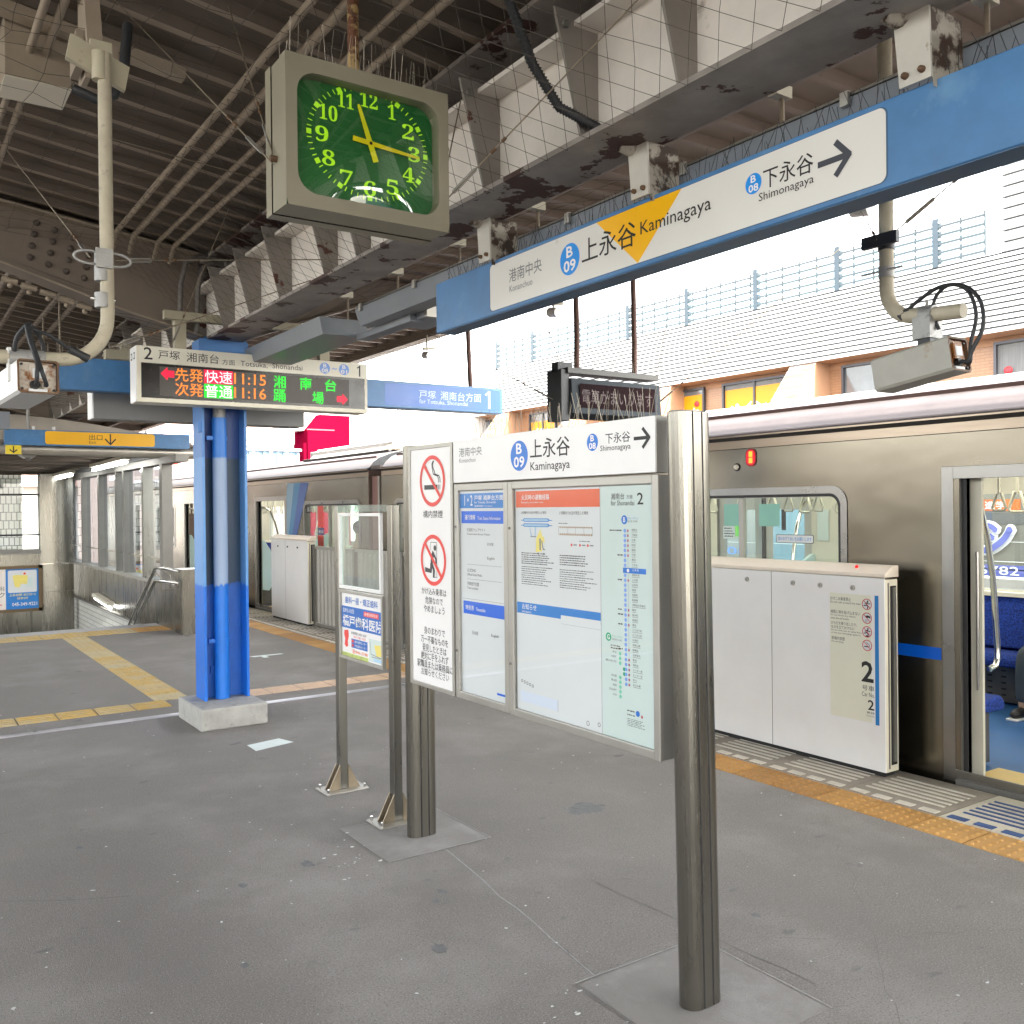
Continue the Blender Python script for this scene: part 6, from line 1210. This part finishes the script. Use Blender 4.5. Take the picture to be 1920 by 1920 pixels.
bf = thing('blue_fence', 'pale blue ribbed screen fence left of the pink block', 'fence', (10, 30, 3))
m_ = MB(); 
for i in range(24): m_.box(9.0+i*.115, 30-(.04 if i % 2 else 0), 2.0, 9.1+i*.115, 30.05, 4.02 if False else 3.62, M('fence_pale_blue', (.13, .22, .32), .5, 0, .08, 3) if i % 5 else LOUV)
m_.box(8.9, 29.9, 3.62, 11.8, 30.05, 3.70, LOUV); m_.build('panel', bf)
sw = thing('outdoor_stair', 'white outdoor stair with grey treads behind the blue screen fence', 'stair', (10.8, 33, 3)); m_ = MB()
for i in range(8): m_.box(10.6+i*.02, 33, 3.4+i*.26, 11.7, 33.4, 3.47+i*.26, GREYL)
m_.bar((9.9, 33, 5.6), (10.8, 33, 3.6), .1, .1, LOUV); m_.box(10.35, 33, 3.2, 10.5, 33.1, 6, BLUEL if False else M('stair_post_lilac', (.45, .48, .68), .5, 0, .05, 3)); m_.build('flight', sw)
fb = thing('apartment_building', 'tall pale apartment building glimpsed under the roof, farthest down the line', 'building', (8, 60, 0))
m_ = MB(); m_.box(-4, 62, -6, 12.5, 70, 11, WR); m_.build('wall', fb)
for r_ in range(3):
    m_ = MB(); m_.box(-4, 61.3, 3.2+r_*2.5, 12.5, 62, 4.2+r_*2.5, M('balcony_pastel_%d' % r_, ((.62, .42, .36), (.36, .56, .50), (.55, .52, .46))[r_], .6, 0, .1, 2)); m_.build('balcony', fb)
lh = thing('low_building', 'low shop building with coloured posters behind the train, seen through the stair glazing', 'building', (12, 45, 0)); m_ = MB(); m_.box(9.8, 40, -6, 20, 60, 6.2, M('shop_wall_pink', (.60, .46, .42), .7, 0, .12, 2)); m_.box(9.6, 40, 4.2, 9.8, 60, 4.5, LOUV); m_.build('wall', lh)
s = Sheet('Y', 39.97)
for i in range(7): s.rect(10+i*.5, 10.4+i*.5, 3.6+(i % 3)*.5, 4.6+(i % 2)*.6, (RED, BLUEL, WHITE, YELLOW, BLUE3, LGN, WHITE)[i], 1)
s.build('poster', lh, fixn=False)

# ================================================================== OVERHEAD FITTINGS
# CCTV, left
def cam_body(t, c, ax, w_, h_, L, housing, back):
    """c: centre of the rear plate, ax: unit direction the camera looks"""
    c, ax = Vector(c), Vector(ax).normalized(); sx = ax.cross(Vector((0, 0, 1))).normalized(); up = sx.cross(ax)
    m_ = MB(); pr = [(-.5, -.42), (-.42, -.5), (.42, -.5), (.5, -.42), (.5, .44), (.44, .5), (-.44, .5), (-.5, .44)]; n = len(pr)
    A = [c-ax*.012+sx*p*w_+up*q_*h_ for p, q_ in pr]; B = [c+ax*L+sx*p*w_*.97+up*(q_*h_*1.0+.004) for p, q_ in pr]
    m_.add(A+B, [(i, (i+1) % n, (i+1) % n+n, i+n) for i in range(n)], housing); m_.poly(B[::-1], DARKM); I = [c-ax*.012+sx*p*w_*.90+up*q_*h_*.88 for p, q_ in pr]; I2 = [c+ax*.004+sx*p*w_*.90+up*q_*h_*.88 for p, q_ in pr]
    m_.add(A+I, [(i, (i+1) % n, (i+1) % n+n, i+n) for i in range(n)], RUSTE); m_.add(I+I2, [(i, (i+1) % n, (i+1) % n+n, i+n) for i in range(n)], RUSTE); m_.build('housing', t, fixn=False)
    m_ = MB(); m_.poly([p-ax*0 for p in I2], back); m_.obox(c-ax*.004+up*h_*.12+sx*w_*.02, sx*w_*.22, up*h_*.24, ax*.004, RUSTC); m_.obox(c-ax*.009+up*h_*.10+sx*w_*.02, sx*w_*.15, up*h_*.14, ax*.002, PAPER); m_.obox(c-ax*.004-up*h_*.40, sx*w_*.22, up*h_*.05, ax*.003, PAPER)
    for p in (-.38, .38):
        for q_ in (-.36, .36): m_.tube([c+sx*p*w_+up*q_*h_, c+sx*p*w_+up*q_*h_-ax*.008], .004, DARKM, 6)
    m_.build('rear_plate', t, fixn=False)
    m_ = MB(); pa = c-up*h_*.24-sx*w_*.08; m_.tube([pa, pa-ax*.016], .0145, BLACK, 10); pb = c-up*h_*.24+sx*w_*.16; m_.tube([pb, pb-ax*.014], .012, RUSTC, 10); m_.build('connector', t)
    return pa-ax*.016, pb-ax*.014, sx, up, ax
cl = thing('cctv_camera', 'white CCTV camera with rusty rear plate on the tall white pole', 'camera', (.6, 3.4, 2.1))
pz = 2.155
m_ = MB(); pts = [(.655, 3.4, 3.235), (.655, 3.4, 2.34)]+[(.655-.15*(1-math.cos(a*math.pi/16)), 3.4, 2.34-.155*math.sin(a*math.pi/16)) for a in range(1, 9)]+[(.2, 3.4, 2.178), (-.6, 3.4, 2.17)]
m_.tube(pts, .0225, PIPEW, 14); m_.build('pole', cl)
m_ = MB(); m_.obox((.64, 3.43, 3.21), (.095, .01, -.03), (.0, .012, 0), (.008, 0, .042), BEIGE); m_.box(.62, 3.45, 3.20, .69, 3.50, 3.30, BEIGE); m_.tube([(.64, 3.4, 3.14), (.64, 3.4, 3.235)], [.026, .026], BEIGE, 12); m_.cyl((.64, 3.4, 3.2352), (.64, 3.4, 3.236), .018, DARK, 10); m_.bar((.64, 3.47, 3.25), (.66, 3.75, 3.9), .05, .04, DECKR); m_.build('top_bracket', cl)
m_ = MB(); m_.cyl((.64, 3.4, 2.46), (.64, 3.4, 2.56), .0255, PIPEG, 14); m_.box(.615, 3.365, 2.50, .668, 3.378, 2.565, PIPEG); m_.tube([(.64+.05*math.cos(k*math.pi/8)-.04, 3.39, 2.535+.022*math.sin(k*math.pi/8)) for k in range(16)], .005, PIPEG, 6, closed=True); m_.tube([(.64+.05*math.cos(k*math.pi/8)+.04, 3.39, 2.535+.022*math.sin(k*math.pi/8)) for k in range(16)], .005, PIPEG, 6, closed=True); m_.cyl((.60, 3.4, 2.40), (.68, 3.4, 2.40), .007, CHROME, 6); m_.cyl((.64, 3.4, 2.37), (.64, 3.4, 2.42), .026, PIPEG, 14); m_.build('clamp', cl)
m_ = MB(); m_.cyl((.355, 3.4, 2.178), (.46, 3.4, 2.178), .031, PIPEG, 12); m_.box(.35, 3.38, 2.10, .36, 3.42, 2.21, CAMW); m_.box(.37, 3.36, 2.13, .45, 3.45, 2.16, PIPEG); m_.build('mount', cl)
pa, pb, sx, up, ax = cam_body(cl, (.425, 3.30, 2.108), (-.10, 1, -.05), .122, .108, .36, CAMW, RUSTC)
m_ = MB(); 
for p, off in ((pa, 0), (pb, .006)): m_.tube(smooth([p, p+Vector((0, -.02, .0)), p+Vector((.0-off*2, -.035, .03)), (.420+off, 3.268, 2.15), (.405+off, 3.30, 2.22), (.40+off, 3.33, 2.275), (.42, 3.37, 2.28), (.455, 3.40, 2.23), (.455, 3.42, 2.17), (.43, 3.45, 2.14)]), .0065, RUBBER, 8)
m_.tube(smooth([(.40, 3.34, 2.278), (.375, 3.36, 2.24), (.37, 3.39, 2.18), (.385, 3.42, 2.13)]), .007, RUBBER, 8); m_.tube([(.41, 3.34, 2.27), (.47, 3.36, 2.255), (.52, 3.375, 2.225), (.56, 3.39, 2.20)], .006, RUBBER, 8); m_.tube([(.53, 3.378, 2.218), (.59, 3.385, 2.192)], [.013, .015], RUBBER, 8); m_.build('cable', cl)
# CCTV, right
cr_ = thing('cctv_camera', 'grey CCTV camera on a bent pole hanging below the blue station sign', 'camera', (3.2, 2.1, 2.2))
m_ = MB(); x = 3.2; pts = [(x, 2.145, 3.6), (x, 2.145, 2.50)]+[(x, 2.145-.115*(1-math.cos(k*math.pi/16)), 2.50-.125*math.sin(k*math.pi/16)) for k in range(1, 8)]+[(x, 1.97, 2.368), (x+.0, 1.84, 2.36)]
m_.tube(pts, .027, PIPEW, 14); m_.build('pole', cr_)
m_ = MB(); m_.box(x-.05, 2.07, 2.655, x-.03, 2.22, 2.70, DARKM); m_.cyl((x, 2.145, 2.645), (x, 2.145, 2.70), .031, DARKM, 12); m_.cyl((x-.02, 2.24, 2.565), (x-.02, 2.06, 2.565), .005, CHROME, 6); m_.cyl((x, 2.145, 2.54), (x, 2.145, 2.58), .03, PIPEG, 14); m_.build('clamp', cr_)
m_ = MB(); m_.cyl((x, 2.0, 2.37), (x, 1.95, 2.366), .034, PIPEG, 14); m_.box(x-.04, 1.945, 2.28, x+.04, 2.015, 2.36, PIPEG); m_.box(x-.03, 1.95, 2.245, x+.03, 2.0, 2.282, DARKM); m_.cyl((x, 1.98, 2.39), (x, 1.98, 2.425), .006, PIPEG, 8); m_.build('mount', cr_)
pa, pb, sx, up, ax = cam_body(cr_, (3.19, 1.862, 2.205), (0, 1, -.155), .125, .125, .30, CAMG, RUSTC)
s = Sheet('X', 3.126); s.text('MITSUBISHI', (2.150, 2.098, 2.078, 2.086), GREYI, 1); 
m_ = MB(); 
m_.tube(smooth([pa, pa+Vector((-.0, -.03, .0)), (3.18, 1.80, 2.21), (3.19, 1.765, 2.29), (3.2, 1.78, 2.385), (3.2, 1.84, 2.448), (3.2, 1.93, 2.462), (3.2, 2.02, 2.425), (3.19, 2.065, 2.388)]), .0075, RUBBER, 8)
m_.tube(smooth([pb, pb+Vector((0, -.02, .0)), (3.20, 1.815, 2.24), (3.21, 1.80, 2.34), (3.21, 1.83, 2.43), (3.2, 1.89, 2.462), (3.2, 1.945, 2.43), (3.2, 1.955, 2.37), (3.2, 1.935, 2.31)]), .007, RUBBER, 8); m_.tube([(3.19, 2.045, 2.40), (3.19, 2.08, 2.375)], [.012, .02], RUBBER, 8); m_.build('cable', cr_)
# conduits, boxes and battens on the left of the roof
for i, (xx, r) in enumerate(((1.46, .018), (1.575, .022), (1.745, .016), (1.86, .018))):
    m_ = MB(); z = zl(xx)-.14; m_.tube([(xx, 1.0, z), (xx, 4.3, z), (xx, 7.2, z), (xx+.01, 7.38, z-.08)], r, CONDUIT, 10); m_.build('conduit', label='steel conduit along the roof, %s' % ('outermost of the four beyond the CCTV pole', 'thickest of the four beyond the CCTV pole', 'thinnest of the four behind the clock wires', 'closest of the four to the main girder')[i], cat='conduit', group='parallel roof conduits')
jb = thing('junction_box', 'junction box with two conduits, floor light painted cream on its underside, top left', 'junction box', (.45, 4.1, 3.6)); m_ = MB(); m_.box(.49, 4.69, 3.625, .76, 4.95, 3.90, CONDUIT); m_.box(.488, 4.688, 3.62, .762, 4.952, 3.625, CREAM); m_.build('box', jb, .004)  # cream bottom sheet paints floor bounce, darker sides paint roof shade
for xx in (.59, .655): m_ = MB(); m_.tube([(xx, 1.0, 3.76), (xx, 4.69, 3.76)], .018, CONDUIT, 10); m_.tube([(xx-.04, 4.95, 3.72), (xx-.04, 7.3, 3.76)], .016, CONDUIT, 10); m_.build('conduit', jb)
jb2 = thing('cable_bracket', 'cream slotted bracket and bent cable hose behind the CCTV pole top', 'bracket', (.75, 4.2, 3.5)); m_ = MB(); m_.box(.66, 3.95, 3.42, .69, 4.1, 3.56, CONDUIT); m_.box(.74, 3.98, 3.42, .82, 4.0, 3.54, CONDUIT); m_.box(.70, 4.0, 3.40, .72, 4.15, 3.80, CONDUIT); m_.build('plate', jb2); m_ = MB(); m_.tube([(.64, 3.9, 3.30), (.72, 3.88, 3.27), (.78, 3.88, 3.30), (.82, 3.88, 3.42), (.84, 3.9, 3.6)], .02, RUBBER, 8); m_.build('hose', jb2)
# hose bundle sagging from the roof to the sign bracket
hb = MB(); hp = [(1.62, 2.55, 3.80), (1.72, 2.62, 3.62), (1.86, 2.72, 3.46), (2.0, 2.78, 3.30), (2.12, 2.78, 3.17), (2.25, 2.70, 3.09), (2.33, 2.66, 3.06)]
hb.tube(hp, .018, RUBBER, 8); hb.tube([(x+.02, y+.02, z+.012) for x, y, z in hp], .012, RUBBER, 8)
for i in range(len(hp)-1):
    for k in range(14):
        t = k/14; a = Vector(hp[i]).lerp(Vector(hp[i+1]), t); b = Vector(hp[i]).lerp(Vector(hp[i+1]), t+.03); hb.tube([a, b], .0205, RUBBER, 8)
hb.build('hose_bundle', label='black ribbed hose bundle sagging from the roof to the sign hanger', cat='hose', kind='thing')
# flexible conduits dropping to the pillar head
fx = MB()
for p in ([(1.93, 7.35, 3.05), (1.93, 7.3, 3.4), (1.97, 7.3, 3.58), (2.08, 7.3, 3.64), (2.3, 7.3, 3.64)], [(2.06, 7.35, 3.05), (2.06, 7.3, 3.4), (2.10, 7.3, 3.55), (2.18, 7.32, 3.6)], [(2.28, 7.3, 3.66), (2.30, 7.32, 3.5), (2.38, 7.34, 3.25), (2.44, 7.36, 3.06)]): fx.tube(p, .02, M('flex_conduit_grey', (.15, .14, .13), .55, .2, .15, 12), 10)
fx.build('flexible_conduits', label='grey flexible conduits looping above the head of the blue pillar', cat='conduit', kind='thing')
cbt = MB()
for i in range(9):
    xx = .30+i*.12; z = 3.40-.14*(xx-.74)*1.9-.10; cbt.cyl((xx-.05, 7.36, z+.02), (xx+.05, 7.36, z-.0), .022, CONDUIT, 8); cbt.ball((xx, 7.34, z-.03), .02, CONDUIT, 6)
cbt.build('cable_clamps', label='row of knobbly cable clamps along the lower edge of the bolted beam', cat='cable clamps', kind='thing')
for i, xx in enumerate((.95, 1.12, 1.40, 1.56)): m_ = MB(); m_.tube([(xx, 7.75, zl(xx)-.2), (xx, 14, zl(xx)-.2)], .024, BEAMD, 8); m_.build('conduit', label='dark conduit behind the bolted beam, %s' % ('leftmost of four', 'second of four from the left', 'third of four from the left', 'rightmost of four')[i], cat='conduit', group='conduits behind the bolted beam')
ll = thing('light_batten', 'white light batten hanging under the roof before the exit sign', 'light fitting', (1.4, 10, 3)); m_ = MB(); m_.prism([(1.30, 2.83), (1.28, 2.93), (1.46, 2.93), (1.44, 2.83)], 'Y', 8.9, 10.6, WHITE); m_.build('trough', ll); m_ = MB(); m_.cyl((1.37, 9.2, 2.93), (1.37, 9.2, 3.6), .01, CONDUIT, 6); m_.cyl((1.37, 10.2, 2.93), (1.37, 10.2, 3.6), .01, CONDUIT, 6); m_.build('hanger', ll)
gt = MB(); gt.box(-1.2, 8.6, 2.36, .9, 8.7, 2.5, GREYP); gt.build('grey_duct', label='short grey duct behind the white CCTV camera pole', cat='duct', kind='thing'); 
# guy wires and turnbuckles
WS = [((.60, 3.39, 2.535), (.631, 6.337, 3.9), 'guy wire from the CCTV pole clamp up to the left roof edge'), ((.68, 3.39, 2.535), (2.15, 4.8, 3.06), 'guy wire from the CCTV pole clamp to the main girder'), ((.665, 3.4, 2.24), (2.16, 5.3, 3.05), 'tan wire from the CCTV pole bend up past the clock'),
      ((1.17, 3.2, 2.90), (.877, 4.319, 3.9), 'steel wire from the clock side up to the roof, left one of a pair'), ((1.17, 3.2, 2.93), (1.283, 4.055, 3.9), 'steel wire from the clock side up to the roof, right one of a pair'), ((1.84, 3.2, 2.86), (2.30, 2.1, 3.62), 'tan rod from the clock corner up to the upper beam'), ((1.84, 3.2, 2.86), (2.2, 3.6, 3.55), 'thin wire from the clock corner up to a clamp on the girder'),
      ((1.84, 7.28, 2.9), (2.02, 6.4, 3.75), 'wire from the departure board up to the conduits'), ((3.15, 2.15, 2.68), (4.75, 3.35, 3.38), 'guy wire from the right CCTV clamp to the white eave lamp'), ((3.2, 2.14, 2.69), (4.0, 1.2, 3.7), 'guy wire from the right CCTV clamp up out of view'), ((4.30, 5.70, 2.48), (3.2, 7.4, 3.62), 'guy wire from the dark display up to the roof'), ((4.31, 5.66, 2.75), (4.1, 5.9, 3.7), 'thin wire down to the dark display corner'), ((5.27, 5.65, 2.7), (5.3, 5.4, 3.62), 'thin vertical wire right of the brown rods'), ((5.28, 5.7, 2.48), (6.3, 4.2, 3.9), 'guy wire from the dark display up to the right'),
      ((-.4, 4.2, 3.35), (2.1, 4.9, 3.42), 'dark wire crossing level behind the CCTV pole')]
for a, b, lbl in WS:
    t = thing('guy_wire', lbl, 'wire', a, 'guy wires'); m_ = MB(); m_.tube([a, b], .003, WIRE, 5); m_.build('wire', t)
    a, b = Vector(a), Vector(b); d = (b-a).normalized()
    if 'thin' not in lbl and 'dark wire' not in lbl:
        m_ = MB(); p, q_ = a+d*.08, a+d*.22; n_ = d.cross(Vector((0, 1, 0))).normalized()*.006; m_.tube([p, p+n_+d*.01, q_+n_-d*.01, q_, q_-n_-d*.01, p-n_+d*.01], .0026, PIPEG, 5, closed=True); m_.build('turnbuckle', t)
        m_ = MB(); c_ = a+d*.30; m_.tube([c_, c_+d*.025], .007, RUSTE, 6); m_.tube([c_+d*.06, c_+d*.08], .006, RUSTE, 6); m_.build('wire_clip', t)
# bird nets
def net(label, A, B, C, D, nu, nv, r, wig=0., seed=1, diag=True):
    """knotted net over the quad A-B-C-D (u: A->B, v: A->D)"""
    A, B, C, D = map(Vector, (A, B, C, D)); q = random.Random(seed); m_ = MB()
    def P(u, v): return A*(1-u)*(1-v)+B*u*(1-v)+C*u*v+D*(1-u)*v+Vector((0, 0, -4*.05*u*(1-u)))
    off = {}
    def W(i, j):
        if (i, j) not in off: off[i, j] = Vector((q.uniform(-1, 1), q.uniform(-1, 1), q.uniform(-1, 1)))*wig
        return P(i/nu, j/nv)+off[i, j]
    if diag:
        for k in range(-nv, nu+1):
            for up in (1, -1):
                pts = []
                for j in range(nv+1):
                    i = k+j if up > 0 else k+nv-j
                    if 0 <= i <= nu: pts.append(W(i, j))
                if len(pts) > 1: m_.tube(pts, r, NETM, 3, False)
    else:
        for i in range(nu+1): m_.tube([W(i, j) for j in range(nv+1)], r, NETM, 3, False)
        for j in range(nv+1): m_.tube([W(i, j) for i in range(nu+1)], r, NETM, 3, False)
    return m_.build('bird_net', None, label=label, cat='net', group='bird nets under the roof', fixn=False)
net('diamond bird net stretched along the pale main girder and clock', (2.15, .0, 3.06), (2.15, 7.3, 3.06), (1.35, 7.3, 3.60), (1.35, .0, 3.62), 58, 7, .0012, .006)
net('square bird net sagging under the dark roof around the CCTV pole', (-1.2, 1.0, 3.75), (-1.2, 7.3, 3.75), (1.35, 7.3, 3.60), (1.35, 1.0, 3.60), 40, 17, .0013, .02, 2, False)
net('bird net under the tan roof right of the main girder', (2.46, 3.0, 3.03), (2.46, 14, 3.03), (5.1, 14, 3.56), (5.1, 3.0, 3.56), 70, 18, .0009, .008, 3, False)
net('bird net over the cross beam above the exit sign', (-1.2, 7.3, 3.55), (-1.2, 14, 3.4), (2.1, 14, 3.1), (2.1, 7.3, 3.05), 60, 26, .0014, .01, 4, False)
# advert in the stairwell
pa_ = thing('wall_advert', 'blue and white poster in a brown frame on the stairwell end wall', 'poster', (2.2, 21.15, .1))
m_ = MB(); 
(a0, a1, b0, b1) = (1.2, 2.76, -.33, .60)
for x0, x1, z0, z1 in ((a0, a0+.05, b0, b1), (a1-.07, a1, b0, b1), (a0, a1, b0, b0+.06), (a0, a1, b1-.06, b1)): m_.box(x0, 21.12, z0, x1, 21.195, z1, M('frame_bronze', (.13, .09, .05), .4, .5, .1, 5))
m_.build('frame', pa_)
s = Sheet('Y', 21.15); s.rect(1.25, 2.10, -.27, .54, M('poster_pale_pink', (.80, .72, .68), .5, 0, .05, 4), 0); s.rect(2.10, 2.69, -.27, .54, BLUE2, 0); s.rrect(2.14, 2.66, .06, .51, .03, PAPER, 2); s.shape([(2.22, .40), (2.28, .42), (2.50, .40), (2.48, .22), (2.38, .24), (2.34, .16), (2.26, .18)], YELL2, 4); s.rect(2.45, 2.58, .18, .36, PAPERG, 3); s.disc(2.44, .44, .025, ORANGE, 4, 12)
s.text('上永谷駅 出口から', (2.16, 2.64, -.01, .04), YELL2, 3, .01); s.text('徒歩2分', (2.30, 2.50, -.08, -.03), YELL2, 3, .01); s.text('045-349-9221', (2.21, 2.66, -.21, -.14), WHITE, 3, .012); s.text('科', (2.0, 2.08, .10, .20), GREYI, 2); s.text('ク', (1.98, 2.08, -.02, .08), GREYI, 2); s.scribble(1.85, 2.08, -.2, -.14, RED, 1, 2); s.build('poster', pa_, fixn=False)
